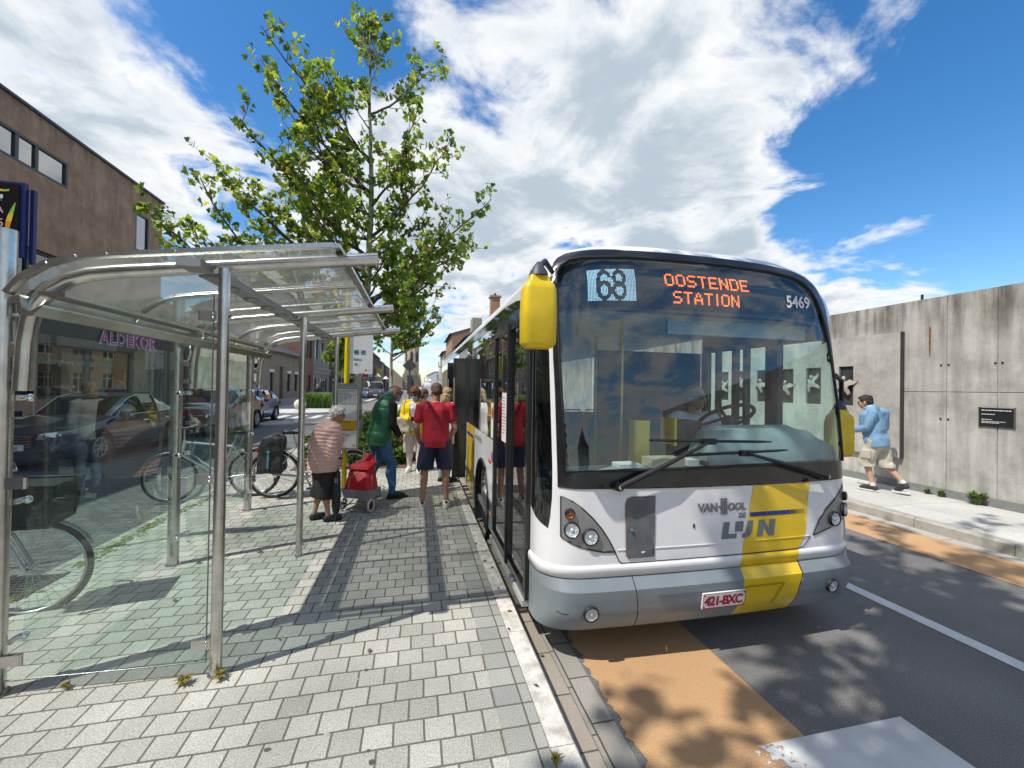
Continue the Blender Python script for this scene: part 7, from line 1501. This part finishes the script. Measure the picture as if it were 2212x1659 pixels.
# ================================================================ cars
CARG = glass('car_glass', (.16, .20, .21), 1.5, 0., boost=1.8)
ALLOY = mat('alloy', (.50, .51, .52), .3, .8, var=.06)
def car(loc, rz, paint, label, style='sedan', L=4.5, W=1.78, H=1.45, plate=None, detail=True, name='parked_car', group='cars parked and driving along the street'):
    """front of the car points to -y in its own frame"""
    t = thing(name, loc, label, 'car', group, local=True); t.rotation_euler = (0, 0, rz)
    h = H / 1.45; hl = L / 2; hw = W / 2
    # side profile: y, hood or deck height, roof height, half widths at sill / belt / roof, belt height
    if style == 'sedan': pr = [(-1, .42, .42, .72, .62), (-.97, .62, .62, .86, .80), (-.90, .72, .72, .93, .88), (-.70, .82, .82, .97, .93), (-.50, .90, .90, .98, .95), (-.36, .96, .97, .98, .95), (-.10, .97, 1.38, .98, .95), (.05, .97, 1.45, .98, .95), (.28, .98, 1.44, .98, .95), (.50, 1.0, 1.24, .98, .95), (.68, 1.02, 1.03, .97, .93), (.90, .98, .98, .93, .88), (.98, .80, .80, .86, .80), (1, .50, .50, .76, .70)]
    elif style == 'van': pr = [(-1, .50, .50, .80, .70), (-.97, .80, .80, .92, .86), (-.85, 1.0, 1.0, .97, .94), (-.66, 1.08, 1.10, .98, .96), (-.42, 1.10, 1.78, .99, .97), (-.25, 1.10, 1.86, .99, .97), (.3, 1.10, 1.88, .99, .97), (.85, 1.10, 1.86, .99, .97), (.97, 1.08, 1.78, .98, .96), (1, 1.0, 1.3, .96, .94)]
    else: pr = [(-1, .45, .45, .74, .64), (-.97, .66, .66, .88, .82), (-.90, .80, .80, .94, .90), (-.70, .92, .92, .98, .94), (-.48, .99, 1.0, .99, .95), (-.20, 1.02, 1.40, .99, .95), (-.05, 1.02, 1.47, .99, .95), (.3, 1.03, 1.46, .99, .95), (.62, 1.05, 1.38, .98, .95), (.86, 1.06, 1.16, .97, .93), (.95, .98, .99, .93, .88), (1, .60, .60, .84, .78)]
    rings = []; n = None
    zs = .19 * h
    def zc(z): return z * h
    for y, zb, zr, ws, wb in pr:
        ws *= hw; wb *= hw; up = zr > zb + .03; rw = wb * (.80 if up else .82); rb = wb
        belt = zc(zb) if not up else zc(zb)
        ring = [(0, zs), (ws * .85, zs), (ws * .98, zs + .10), (ws, zs + (belt - zs) * .42), (ws * .995, zs + (belt - zs) * .70), (rb, belt - .03 if not up else belt), ((rb + rw) / 2 + .015, (belt + zc(zr)) / 2 if up else belt - .005), (rw, zc(zr) - .035 if up else belt + .006), (rw * .86, zc(zr) - .006 if up else belt + .012), (0, zc(zr) + (.015 if up else .022))]
        rings.append([(x, y * hl, z) for x, z in ring] + [(-x, y * hl, z) for x, z in ring[-2:0:-1]]); n = len(rings[-1])
    b = MB(); m = len(rings); glassf = []
    for r in rings: b.v += r
    for i in range(m - 1):
        for k in range(n):
            f = (i * n + k, i * n + (k + 1) % n, (i + 1) * n + (k + 1) % n, (i + 1) * n + k); kk = k if k < n // 2 else n - 1 - k
            up0, up1 = pr[i][2] > pr[i][1] + .03, pr[i + 1][2] > pr[i + 1][1] + .03
            b.f.append(f); b.m.append(0); b.sm.append(True)
            if kk in (5, 6) and up0 and up1: glassf.append(('side', f, k))
            if kk in (5, 6, 7, 8) and (up0 != up1) and kk >= 7: glassf.append(('front' if up1 else 'rear', f, k))
            elif kk in (5, 6) and (up0 != up1): glassf.append(('corner', f, k))
    b.f.append(tuple(range(n - 1, -1, -1))); b.m.append(0); b.sm.append(False); b.f.append(tuple(range((m - 1) * n, m * n))); b.m.append(0); b.sm.append(False)
    for q in glassf: 
        i = b.f.index(q[1]); b.f.pop(i); b.m.pop(i); b.sm.pop(i)
    van = style == 'van'
    bd = b.build('body', paint, t)
    # dark cabin shell just inside the glass
    b2 = MB()
    for q in glassf: b2.add([tuple(Vector(b.v[i])) for i in q[1]], [(0, 1, 2, 3)], 0, True)
    b2.build('window', CARG, t)
    b3 = MB()
    ins = lambda v: (v[0] * .90, v[1] * .97, v[2] - .05)
    yc0, yc1 = pr[4][0] * hl, pr[-3][0] * hl; b3.box(-hw * .8, hw * .8, yc0 + .3, yc1 - .2, .5 * h, .88 * h)
    for s_ in (-1, 1):
        for yy in (-.10 * hl, .38 * hl): b3.obox((s_ * hw * .42, yy, 1.02 * h), (.22, .06, .22))
    b3.build('interior', mat('car_inside', (.02, .02, .022), .8), t)
    # pillars
    b4 = MB()
    for s_ in (-1, 1):
        for i in range(m):
            if pr[i][2] > pr[i][1] + .25 and 0 < i < m - 1 and abs(pr[i][0] - (.28 if style == 'sedan' else .3)) < .06:
                p0, p1, p2 = rings[i][5], rings[i][6], rings[i][7]; b4.tube([(s_ * (p[0] + .004), p[1], p[2]) for p in (p0, p1, p2)], .03, 6, flat=.4)
    b4.build('pillar', BLACK, bd)
    R = .325 * h
    for yy in (-.60, .58):
        for s_ in (-1, 1):
            c = (s_ * (hw - .10), yy * hl, R); b = MB(); b.lathe([(R * .62, -.09), (R * .9, -.10), (R, -.05), (R, .06), (R * .92, .10), (R * .64, .085)], c, 'x', 26); w = b.build('wheel', MATS['tyre'], t)
            b = MB(); x0 = c[0] + s_ * .085
            b.lathe([(R * .66, 0), (R * .60, s_ * .012), (R * .56, -s_ * .01)], (x0, c[1], c[2]), 'x', 24)
            for k in range(9): a = k * 2 * pi / 9; b.tube([(x0, c[1] + .05 * cos(a), c[2] + .05 * sin(a)), (x0 + s_ * .005, c[1] + R * .6 * cos(a), c[2] + R * .6 * sin(a))], .016, 5, flat=.6)
            b.cyl((x0 - s_ * .02, c[1], c[2]), (x0 + s_ * .012, c[1], c[2]), .055, n=10); b.build('rim', ALLOY, w)
            b = MB(); b.cyl((x0 - s_ * .06, c[1], c[2]), (x0 - s_ * .055, c[1], c[2]), R * .62, n=20); b.build('brake_disc', mat('brake_dark', (.02, .02, .02), .6), w)
            b = MB(); b.grid(lambda u, v: (c[0] + s_ * (.105 - v), c[1] + (R + .055) * cos(u), c[2] + (R + .055) * sin(u)), [radians(a) for a in range(-20, 201, 20)], (0, .12)); b.tube([(c[0] + s_ * .108, c[1] + (R + .05) * cos(radians(a)), c[2] + (R + .05) * sin(radians(a))) for a in range(-10, 191, 14)], .016, 5); b.build('wheel_arch', BLACK, bd)
    yf0 = -hl
    for s_ in (-1, 1):
        b = MB(); zz = .66 * h if style != 'van' else .82 * h
        b.add([(s_ * hw * x, y * hl, z * h + (zz - .66 * h)) for x, y, z in ((.45, -.985, .60), (.80, -.955, .61), (.93, -.85, .70), (.90, -.83, .76), (.70, -.93, .735), (.47, -.975, .70))], [(0, 1, 2, 3, 4, 5)]); o_ = b.build('headlight', mat('headlamp', (.55, .58, .60), .08, .6, spec=.9), bd)
        b = MB(); 
        for q in (.58, .78): b.ell((s_ * hw * q, (-.972 + (q - .58) * .1) * hl, zz), (.05, .02, .045), nu=10, nv=6)
        b.build('projector', CHROME, o_)
        b = MB(); b.obox((s_ * (hw + .09), -.36 * hl, 1.0 * h if not van else 1.2 * h), (.09, .05, .06), bev=.04); b.build('door_mirror', paint, bd)
        b = MB(); b.obox((s_ * hw * .82, hl * .96, .82 * h), (.14, .06, .07)); b.build('tail_light', mat('tail_red', (.35, .01, .01), .25), bd)
        b = MB(); b.obox((s_ * (hw * .985), .05 * hl, .80 * h), (.012, .09, .014)); b.obox((s_ * (hw * .985), .45 * hl, .80 * h), (.012, .09, .014)); b.build('door_handle', CHROME if style == 'sedan' else paint, bd)
    b = MB(); b.box(-hw * .42, hw * .42, yf0 - .012, yf0 + .1, .42 * h, .66 * h); b.box(-hw * .75, hw * .75, yf0 - .01, yf0 + .12, .22 * h, .36 * h); b.build('grille', BLACK, bd)
    b = MB()
    for k in range(4): b.box(-hw * .40, hw * .40, yf0 - .022, yf0 - .013, (.47 + k * .05) * h, (.478 + k * .05) * h)
    b.tube([(-hw * .42, yf0 - .02, .66 * h), (0, yf0 - .025, .67 * h), (hw * .42, yf0 - .02, .66 * h)], .009, 6)
    b.build('chrome_bars', CHROME, bd)
    b = MB(); b.box(-.26, .26, yf0 - .034, yf0 - .024, .40 * h, .51 * h); np2 = b.build('number_plate', MATS['plate_white'], bd)
    if plate:
        b = MB(); b.text(plate, lambda x, y, d: (-.22 + x, yf0 - .035 - d, .425 * h + y), .09, bold=.003); b.build('plate_characters', mat('plate_dark_red', (.16, .03, .05), .5), np2)
    if style == 'sedan':
        b = MB(); 
        for s_ in (-1, 1):
            idx = [5, 6, 7, 8, 9, 10]; b.tube([(s_ * (rings[i][5][0] + .008), rings[i][5][1], rings[i][5][2]) for i in idx], .010, 5); b.tube([(s_ * (rings[i][7][0] + .010), rings[i][7][1], rings[i][7][2] + .0) for i in (5, 6, 7, 8, 9, 10)], .009, 5)
            b.tube([(s_ * hw * .90, -.90 * hl, .40 * h), (s_ * hw * .55, -1.0 * hl, .41 * h)], .010, 5)
        b.build('chrome_trim', CHROME, bd)
    return t
CNAVY = mat('paint_navy', (.010, .016, .045), .18, var=.05, coat=.8); CBLK = mat('paint_black', (.010, .014, .014), .16, var=.05, coat=.8); CBLU = mat('paint_blue', (.008, .05, .22), .18, var=.05, coat=.8)
CWHT = mat('paint_white', (.62, .64, .66), .2, var=.03, coat=.6); CGRY = mat('paint_grey', (.06, .065, .075), .2, var=.05, coat=.6); CYEL = mat('paint_yellow', (.55, .36, .03), .25, var=.05, coat=.5); CICE = mat('paint_ice', (.40, .50, .62), .2, var=.03, coat=.6)
car((-7.52, 12.1, .10), radians(1), CNAVY, 'dark navy sedan with chrome window trim parked before the shop', 'sedan', 4.75, 1.80, 1.46, '1-TAE-021')
car((-7.05, 17.2, .10), radians(1), CBLK, 'black hatchback with pale number plate parked behind the navy sedan', 'hatch', 4.1, 1.80, 1.52, '1-CST-063')
car((-7.62, 21.5, 0.06), radians(2), CBLU, 'bright blue hatchback parked right of the black hatchback', 'hatch', 4.1, 1.76, 1.50, '1-HBX-412')
car((-5.45, 60, 0), radians(2), CGRY, 'dark blue off-roader with square cabin driving towards the stop', 'van', 4.4, 1.85, 1.85, name='driving_car')
car((-7.25, 60.5, 0), 0, CICE, 'pale blue hatchback left of the dark off-roader', 'hatch', 4.0, 1.75, 1.5, name='driving_car')
car((-8.1, 67, 0), 0, CYEL, 'yellow van behind the pale blue hatchback', 'van', 4.6, 1.85, 1.95)
car((-4.05, 95, 0), 0, mat('paint_slate', (.03, .04, .06), .2, coat=.6), 'slate blue sedan on the far lane behind the masked man', 'hatch', 4.3, 1.80, 1.55, name='driving_car')
car((-1.1, 110, 0), radians(180), CWHT, 'white hatchback driving away beside the dark sign post', 'hatch', 4.0, 1.75, 1.5, name='driving_car')
car((1.1, 128, 0), radians(180), CWHT, 'white estate farthest along the street', 'hatch', 4.3, 1.75, 1.5, name='driving_car')
car((1.8, 82, 0), radians(180), CWHT, 'white delivery van seen from behind left of the red shirted man', 'van', 4.5, 1.85, 1.95, name='driving_van')

# ================================================================ trees and shrubs
LG1 = leafmat('leaf_green', (.115, .19, .022), .48); LG2 = leafmat('leaf_light', (.20, .28, .03), .5); LG3 = leafmat('leaf_dark', (.045, .09, .02), .35); LG4 = leafmat('leaf_yellow', (.30, .31, .035), .5); LG5 = leafmat('leaf_brown', (.22, .10, .025), .35)
def barkmat():
    m, nt, p = newmat('plane_bark'); N = nt.nodes; tc = N.new('ShaderNodeTexCoord')
    mp = N.new('ShaderNodeMapping'); mp.inputs['Scale'].default_value = (1, 1, .55); link(nt, tc.outputs['Object'], mp.inputs[0])
    n = N.new('ShaderNodeTexNoise'); n.inputs['Scale'].default_value = 5.5; n.inputs['Detail'].default_value = 4; n.inputs['Roughness'].default_value = .5; n.inputs['Distortion'].default_value = .6; link(nt, mp.outputs[0], n.inputs['Vector'])
    r = N.new('ShaderNodeValToRGB'); link(nt, n.outputs['Fac'], r.inputs[0]); r.color_ramp.interpolation = 'EASE'
    e = r.color_ramp.elements; e[0].position = .36; e[0].color = (.10, .065, .035, 1); e[1].position = .70; e[1].color = (.42, .42, .30, 1)
    for ps, c in ((.42, (.13, .10, .055)), (.46, (.25, .25, .16)), (.56, (.34, .35, .23))): q = e.new(ps); q.color = c + (1,)
    link(nt, r.outputs[0], p.inputs['Base Color']); p.inputs['Roughness'].default_value = .85
    bp = N.new('ShaderNodeBump'); bp.inputs['Strength'].default_value = .5; bp.inputs['Distance'].default_value = .03; link(nt, n.outputs['Fac'], bp.inputs['Height']); link(nt, bp.outputs[0], p.inputs['Normal']); return m
BARK = barkmat(); TWIG = mat('twig_bark', (.085, .065, .045), .85, var=.3, scale=8)
LEAF = [(0, 0), (.22, .10), (.48, .02), (.42, .28), (.56, .44), (.30, .55), (.16, .80), (0, 1.0), (-.16, .80), (-.30, .55), (-.56, .44), (-.42, .28), (-.48, .02), (-.22, .10)]
def leaf(b, p, d, size, rnd, simple=False):
    d = d.normalized(); s = d.orthogonal(); s.rotate(Matrix.Rotation(rnd.uniform(0, 6.28), 3, d)); n = d.cross(s); cup = rnd.uniform(-.25, .35)
    pts = [(0, 0), (.45, .2), (.42, .62), (0, 1), (-.42, .62), (-.45, .2)] if simple else LEAF
    vs = [p + d * (y * size) + s * (x * size) + n * (abs(x) * cup * size - y * y * .18 * size) for x, y in pts]
    o = len(b.v); b.v += [tuple(v) for v in vs]; h = len(pts) // 2; mi = rnd.choices((0, 1, 2, 3, 4), (46, 26, 18, 8, .8))[0]
    b.f.append(tuple(o + i for i in range(h + 1))); b.f.append(tuple([o] + [o + i for i in range(h, len(pts))])); b.m += [mi, mi]; b.sm += [False, False]
def curve(p0, p1, rnd, bend, n=8, sag=.12):
    p0, p1 = Vector(p0), Vector(p1); L = (p1 - p0).length; o = Vector((rnd.uniform(-1, 1), rnd.uniform(-1, 1), rnd.uniform(-1, 1))) * bend * L; pts = []
    for i in range(n + 1):
        t = i / n; q = p0.lerp(p1, t) + o * sin(pi * t) + Vector((0, 0, -sag * L * sin(pi * t))); q += Vector((rnd.uniform(-1, 1), rnd.uniform(-1, 1), rnd.uniform(-1, 1))) * L * .012 * (0 < i < n); pts.append(q)
    return pts
def tree(name, label, trunk, r0, r1, tips, seed, lsize=.16, twig=.75, dens=1.0, simple=False, startz=3., tw_per=.28, leaves=(5, 9), group=None):
    """trunk = polyline; tips = where the main limbs end; twigs and single leaves grow along the limbs"""
    rnd = random.Random(seed); base = Vector(trunk[0]); t = thing(name, base, label, 'tree', group or 'plane trees along the pavement')
    b = MB(); tp = [Vector(p) for p in trunk]; tt = []
    for i in range(len(tp) - 1):
        for k in range(5): tt.append(tp[i].lerp(tp[i + 1], k / 5) + Vector((rnd.uniform(-.015, .015), rnd.uniform(-.015, .015), 0)))
    tt.append(tp[-1]); zt, zb = tp[-1].z, tp[0].z
    b.tube(tt, [r0 + (r1 - r0) * ((p.z - zb) / (zt - zb)) ** .8 + (.06 * r0 / .12 * max(0, 1 - (p.z - zb) / .4)) for p in tt], 14); b.build('trunk', BARK, t)
    lb = MB(); fb = MB()
    def at(z):
        for a, c in zip(tt, tt[1:]):
            if a.z <= z <= c.z: return a.lerp(c, (z - a.z) / max(1e-6, c.z - a.z))
        return tt[-1]
    def twigs(pts, t0, length, rad, depth):
        L = sum((pts[i + 1] - pts[i]).length for i in range(len(pts) - 1)); n = max(2, int(L * (1 - t0) / tw_per * dens))
        for k in range(n):
            u = t0 + (1 - t0) * (k + rnd.random()) / n; x = u * (len(pts) - 1); i = min(int(x), len(pts) - 2); p = pts[i].lerp(pts[i + 1], x - i); d = (pts[i + 1] - pts[i]).normalized()
            q = (d * rnd.uniform(.3, .9) + Vector((rnd.uniform(-1, 1), rnd.uniform(-1, 1), rnd.uniform(-.35, 1.0))) * .85).normalized(); l = length * rnd.uniform(.45, 1.15) * (1.1 - .45 * u)
            tw = curve(p, p + q * l, rnd, .08, 4, .05); lb.tube(tw, [rad * (1 - .75 * j / 4) for j in range(5)], 4, caps=False)
            if depth: twigs(tw, .25, length * .5, rad * .55, depth - 1)
            for j in range(rnd.randint(*leaves)):
                w = rnd.uniform(.25, 1.05); xx = min(w, 1) * 4; ii = min(int(xx), 3); lp = tw[ii].lerp(tw[ii + 1], xx - ii); ld = (Vector((rnd.uniform(-1, 1), rnd.uniform(-1, 1), rnd.uniform(-1.1, .5))) + q * .5); leaf(fb, lp + ld.normalized() * .04, ld, lsize * rnd.uniform(.55, 1.2), rnd, simple)
    for tip in tips:
        tip = Vector(tip); hd = hypot(tip.x - base.x, tip.y - base.y); z0 = max(startz, tip.z - hd * rnd.uniform(.55, .95) - .5); z0 = min(z0, zt - .3); p0 = at(z0); l = (tip - p0).length; pts = curve(p0, tip, rnd, .05, 10, .09)
        r = max(.012, min(.065, .011 * l + .008)); lb.tube(pts, [r * (1 - .82 * i / 10) for i in range(11)], 7); twigs(pts, .22, twig, .010, 1)
        for k in range(2):
            u = rnd.uniform(.3, .6); x = u * 10; i = int(x); p = pts[i]; q = ((pts[-1] - p).normalized() + Vector((rnd.uniform(-1, 1), rnd.uniform(-1, 1), rnd.uniform(-.3, .8))) * .7).normalized(); sub = curve(p, p + q * l * rnd.uniform(.25, .45), rnd, .06, 6, .03); lb.tube(sub, [r * .5 * (1 - .8 * j / 6) for j in range(7)], 5); twigs(sub, .2, twig * .8, .008, 1)
    top = [p for p in tt if p.z > zt - 2.2]; twigs(top, .0, twig, .010, 1)
    lb.build('limbs', TWIG, t); fb.build('crown', [LG1, LG2, LG3, LG4, LG5], t); return len(fb.f) // 2
rt = random.Random(21)
TIPS = [(-3.8, 10.4), (-1.65, 10.9), (-1.1, 10.6), (.35, 10.3), (.75, 8.4), (1.85, 6.9), (1.05, 5.4), (.85, 6.3), (.15, 3.7), (-6.2, 5.9), (-5.8, 5.5), (-5.0, 6.6), (-4.7, 7.0), (-4.2, 8.1), (-3.5, 9.0), (-3.8, 9.6), (-5.2, 5.1), (-4.1, 5.2), (-3.2, 5.3), (-2.3, 5.6), (-3.0, 7.5), (-2.6, 8.4), (-.1, 9.1), (-.3, 7.0), (.2, 6.5), (-.1, 4.6), (-.6, 4.1), (-1.9, 9.3), (-2.4, 9.9), (-3.6, 6.3), (-2.0, 6.6), (-1.0, 5.4), (-4.6, 5.0), (-3.7, 4.6), (-2.8, 4.9), (-1.8, 4.6), (-.6, 6.0), (-3.4, 7.2), (-2.9, 6.7), (-1.7, 7.6), (-.7, 7.8), (0., 5.6), (-2.3, 7.2), (.5, 5.0)]
tips = []
for x, z in TIPS:
    y = 11 + rt.uniform(-1.6, 1.8); k = y / 11; tips.append((x * k, y, 1.85 + (z - 1.85) * k))
n1 = tree('plane_tree', 'tall open crowned plane tree with pale mottled trunk just behind the stop', [(-1.42, 11, .15), (-1.48, 11, 1.4), (-1.36, 11, 2.9), (-1.26, 11, 4.5), (-1.22, 11, 6.9), (-1.30, 11, 9.0), (-1.33, 11, 10.7)], .150, .018, tips, 4, lsize=.128, twig=.85, dens=1.25, startz=3.0, leaves=(4, 6))
rt = random.Random(5)
def blob_tips(c, r, n, seed):
    q = random.Random(seed); o = []
    while len(o) < n:
        v = Vector((q.uniform(-1, 1), q.uniform(-1, 1), q.uniform(-1, 1)))
        if .55 < v.length < 1: o.append((c[0] + v.x * r[0], c[1] + v.y * r[1], c[2] + v.z * r[2]))
    return o
n2 = tree('plane_tree', 'second plane tree with slim trunk standing beside the road farther on', [(-1.42, 24, .1), (-1.42, 24, 2.5), (-1.42, 24, 4), (-1.38, 24, 6), (-1.36, 24, 8.5)], .125, .02, blob_tips((-.75, 24, 6.8), (2.1, 1.8, 2.0), 17, 3) + [(1.2, 24, 6.0), (.9, 23.6, 5.4), (-2.6, 24, 4.9), (.3, 24, 4.9)], 8, lsize=.16, twig=.75, dens=.75, startz=3.2, simple=True, leaves=(4, 6))
n3 = tree('plane_tree', 'small light green tree with low crown left of the yellow pole', [(-5.1, 28, 0), (-5.1, 28, 1.6), (-5.05, 28, 3.2), (-5.05, 28, 5.0)], .09, .015, blob_tips((-5.1, 28, 4.0), (1.2, 1.0, 1.5), 10, 6), 9, lsize=.19, twig=.6, dens=.8, startz=2.0, simple=True, leaves=(3, 5))
n4 = tree('plane_tree', 'plane tree behind the viewpoint whose shade dapples the road', [(-3.4, -1.9, .1), (-3.4, -1.9, 4), (-3.2, -1.3, 8.0), (-3.0, -.8, 12.5)], .16, .02, blob_tips((-1.0, -.4, 10.2), (4.1, 2.7, 2.2), 56, 11), 12, lsize=.165, twig=.9, dens=.52, startz=6.0, simple=True, leaves=(3, 5))
n5 = tree('plane_tree', 'plane tree farther behind the viewpoint that mirrors in the glass', [(-3.0, -11, .1), (-3.0, -11, 3.5), (-3, -11, 7)], .14, .03, blob_tips((-3.0, -11, 6.5), (2.2, 2.2, 2.2), 10, 14), 15, lsize=.24, twig=.8, dens=.5, startz=3.4, simple=True, leaves=(2, 4))
print('leaves', n1, n2, n3, n4, n5)
SHR = [leafmat('shrub_green', (.085, .155, .025), .35), leafmat('shrub_light', (.17, .27, .05), .4), leafmat('shrub_dark', (.035, .075, .018), .3)]
def shrub(label, c, r, n, seed, lsize=.055, name='shrub', cat='shrub', group='shrubs in the planting beds'):
    q = random.Random(seed); t = thing(name, (c[0], c[1], .17), label, cat, group); b = MB(); f = MB()
    for k in range(int(n / 26)):
        v = Vector((q.uniform(-1, 1), q.uniform(-1, 1), q.uniform(.2, 1))); p1 = Vector((c[0] + v.x * r[0] * .8, c[1] + v.y * r[1] * .8, .17 + v.z * r[2] * 1.0)); p0 = Vector((c[0] + v.x * r[0] * .25, c[1] + v.y * r[1] * .25, .16)); pts = curve(p0, p1, q, .08, 4, 0); b.tube(pts, [.008, .007, .006, .005, .003], 4)
    b.build('stems', TWIG, t)
    i = 0
    while i < n:
        v = Vector((q.uniform(-1, 1), q.uniform(-1, 1), q.uniform(-.4, 1)))
        if v.length > 1 + .25 * noise.noise(v * 3 + Vector((seed, 0, 0))) or v.length < .35: continue
        p = Vector((c[0] + v.x * r[0], c[1] + v.y * r[1], .22 + max(0, v.z + .25) * r[2] * .85)); d = v.normalized() + Vector((q.uniform(-1, 1), q.uniform(-1, 1), q.uniform(-.2, 1.2)))
        leaf(f, p, d, lsize * q.uniform(.7, 1.4), q, True); f.m[-1] = f.m[-2] = q.choices((0, 1, 2), (5, 3 if v.z > .2 else 1, 3))[0]; i += 1
    f.build('foliage', SHR, t); return t
k = 0
for lab, c, r, n in (('glossy low shrub under the timetable board', (-1.55, 9.7), (.55, .55, .55), 1500), ('glossy low shrub behind the red trolley', (-.72, 9.5), (.50, .45, .62), 1500), ('bushy shrub between the masked man and yellow jacketed woman', (-.28, 10.1), (.38, .5, .60), 1200), ('shrub at the left end of the nearer bed', (-2.15, 10.3), (.4, .7, .5), 900), ('shrub at the back of the nearer bed', (-1.1, 11.5), (.8, .4, .6), 1300),
                      ('clipped shrub in the farther bed, right of the trunk', (-.55, 14.6), (.50, .5, .70), 1100), ('clipped shrub in the farther bed, middle one', (-1.5, 14.8), (.55, .5, .65), 1000), ('shrub at the far end of the farther bed', (-1.2, 16.4), (1.0, .5, .65), 1000), ('shrub at the left of the farther bed', (-2.3, 15.5), (.35, 1.0, .6), 800)):
    k += 1; shrub(lab, c, r, n, 40 + k, .062 if c[1] < 13 else .07)
# ornamental grass bed across the side street
q = random.Random(77); gt = thing('ornamental_grass', (-6.4, 33.5, .11), 'clump of tall arching ornamental grass beside the stone ball', 'grass'); b = MB()
for i in range(2600):
    x, y = q.uniform(-7.9, -5.3), q.uniform(32.6, 36); a = q.uniform(0, 6.28); h = q.uniform(.6, 1.25) * (1.15 if x < -6.6 else .8); d = Vector((cos(a), sin(a), 0)); p = Vector((x, y, .11)); s = d.cross(Vector((0, 0, 1))) * .018; m_ = p + d * h * .18 + Vector((0, 0, h * .75)); e = p + d * h * .6 + Vector((0, 0, h * .85)); b.add([p - s, p + s, m_ + s, m_ - s, e], [(0, 1, 2, 3), (3, 2, 4)], q.choice((0, 0, 1, 2)))
b.build('blades', [leafmat('grass_green', (.10, .20, .04), .35), leafmat('grass_light', (.20, .28, .07), .35), leafmat('grass_dark', (.045, .10, .025), .3)], gt)
shrub('clipped yellowish hedge clump behind the lady', (-4.9, 32.6), (.9, .5, .9), 700, 91, .11)
# ================================================================ stone balls, lamps, sign post, bin
BALL = mat('ball_stone', (.55, .52, .44), .8, var=.12, scale=6)
for x, y, z, r, lab in ((-7.85, 31.2, .11, .38, 'pale stone ball bollard beside the ornamental grass'), (-1.05, 27.2, .0, .36, 'pale stone ball bollard right of the trunk, nearer one'), (-.55, 28.4, .0, .34, 'pale stone ball bollard right of the trunk, farther one')):
    t = thing('stone_ball', (x, y, z), lab, 'bollard', 'stone ball bollards'); b = MB(); b.ell((x, y, z + r * .92), (r, r, r * .95), nu=22, nv=14); b.build('ball', BALL, t); b = MB(); b.cyl((x, y, z - .02), (x, y, z + .05), r * .6); b.build('foot', BALL, t)
LSH = mat('lamp_white', (.80, .80, .78), .4, var=.03)
def lamp_post(x, y, h, lab, arm=0.):
    t = thing('street_lamp', (x, y, 0), lab, 'street lamp', 'street lamps with conical shades'); b = MB(); b.tube([(x, y, 0), (x, y, 1), (x, y, h - .1)], [.07, .055, .045], 10); b.build('post', mat('lamp_post', (.35, .36, .37), .4, .5), t)
    b = MB(); b.lathe([(.52, -.30), (.50, -.28), (.12, .14), (.07, .20), (0, .21)], (x + arm, y, h), 'z', 22); b.lathe([(.52, -.30), (.05, -.2), (0, -.2)], (x + arm, y, h), 'z', 22); b.build('lamp_shade', LSH, t)
lamp_post(2.35, 52, 4.0, 'street lamp with large white conical shade above the red shirted man'); lamp_post(-6.4, 72, 3.6, 'white conical street lamp left of the second tree trunk'); lamp_post(-5.4, 76, 3.3, 'white conical street lamp touching the second tree trunk')
lamp_post(1.35, 84, 4.0, 'white conical street lamp right of the church, nearest one'); lamp_post(2.1, 108, 3.6, 'white conical street lamp right of the church, middle one'); lamp_post(3.4, 118, 3.7, 'white conical street lamp right of the church, farthest one'); lamp_post(-7.7, 46, 7.9, 'tall street lamp with white cone behind the yellow pole')
SGD = mat('sign_back', (.05, .055, .055), .6, var=.2)
t = thing('road_sign', (-.42, 23.2, .1), 'dark diamond road sign seen from behind on a slim post', 'road sign'); b = MB(); b.cyl((-.42, 23.2, .1), (-.42, 23.2, 3.3), .04); b.build('post', SGD, t); b = MB(); b.prism([(-.42 + .38 * cos(radians(a)), 2.95 + .38 * sin(radians(a))) for a in (0, 90, 180, 270)], lambda u, v, d: (u, 23.14 + d, v), 0, .03); b.build('plate', SGD, t); b = MB(); b.obox((-.42, 23.12, 1.9), (.12, .02, .5)); b.build('lower_plate', SGD, t)
t = thing('litter_bin', (-.42, 22.4, .155), 'dark green litter bin standing before the diamond sign post', 'bin'); b = MB(); b.lathe([(0, 0), (.25, 0), (.30, .85), (.32, .9), (.28, .92), (.0, .92)], (-.42, 22.4, .155), 'z', 20); b.build('bin', mat('bin_green', (.012, .03, .026), .5), t); b = MB(); b.torus((-.42, 22.4, 1.06), .31, .02, 'z', 20, 6); b.build('rim', BLACK, t)
t = thing('street_sign', (-6.95, 20.7, .12), 'slim dark sign post with black panel on the traffic island', 'sign post'); b = MB(); b.cyl((-6.95, 20.7, .12), (-6.95, 20.7, 3.3), .04); b.build('post', mat('post_navy', (.02, .025, .07), .4), t); b = MB(); b.box(-7.12, -6.78, 20.62, 20.65, 2.3, 2.75); b.build('plate', BLKGL, t); b = MB(); b.box(-7.12, -6.78, 20.6, 20.63, 1.55, 1.85); b.build('lower_plate', WHITEP, t)
t = thing('street_banner', (2.2, 100, 0), 'small blue parking sign far along the right side', 'road sign'); b = MB(); b.cyl((2.2, 100, 0), (2.2, 100, 2.6), .05); b.build('post', SGD, t); b = MB(); b.box(1.75, 2.75, 99.9, 99.95, 1.55, 2.6); b.build('plate', mat('sign_blue_bright', (.02, .16, .55), .4), t)
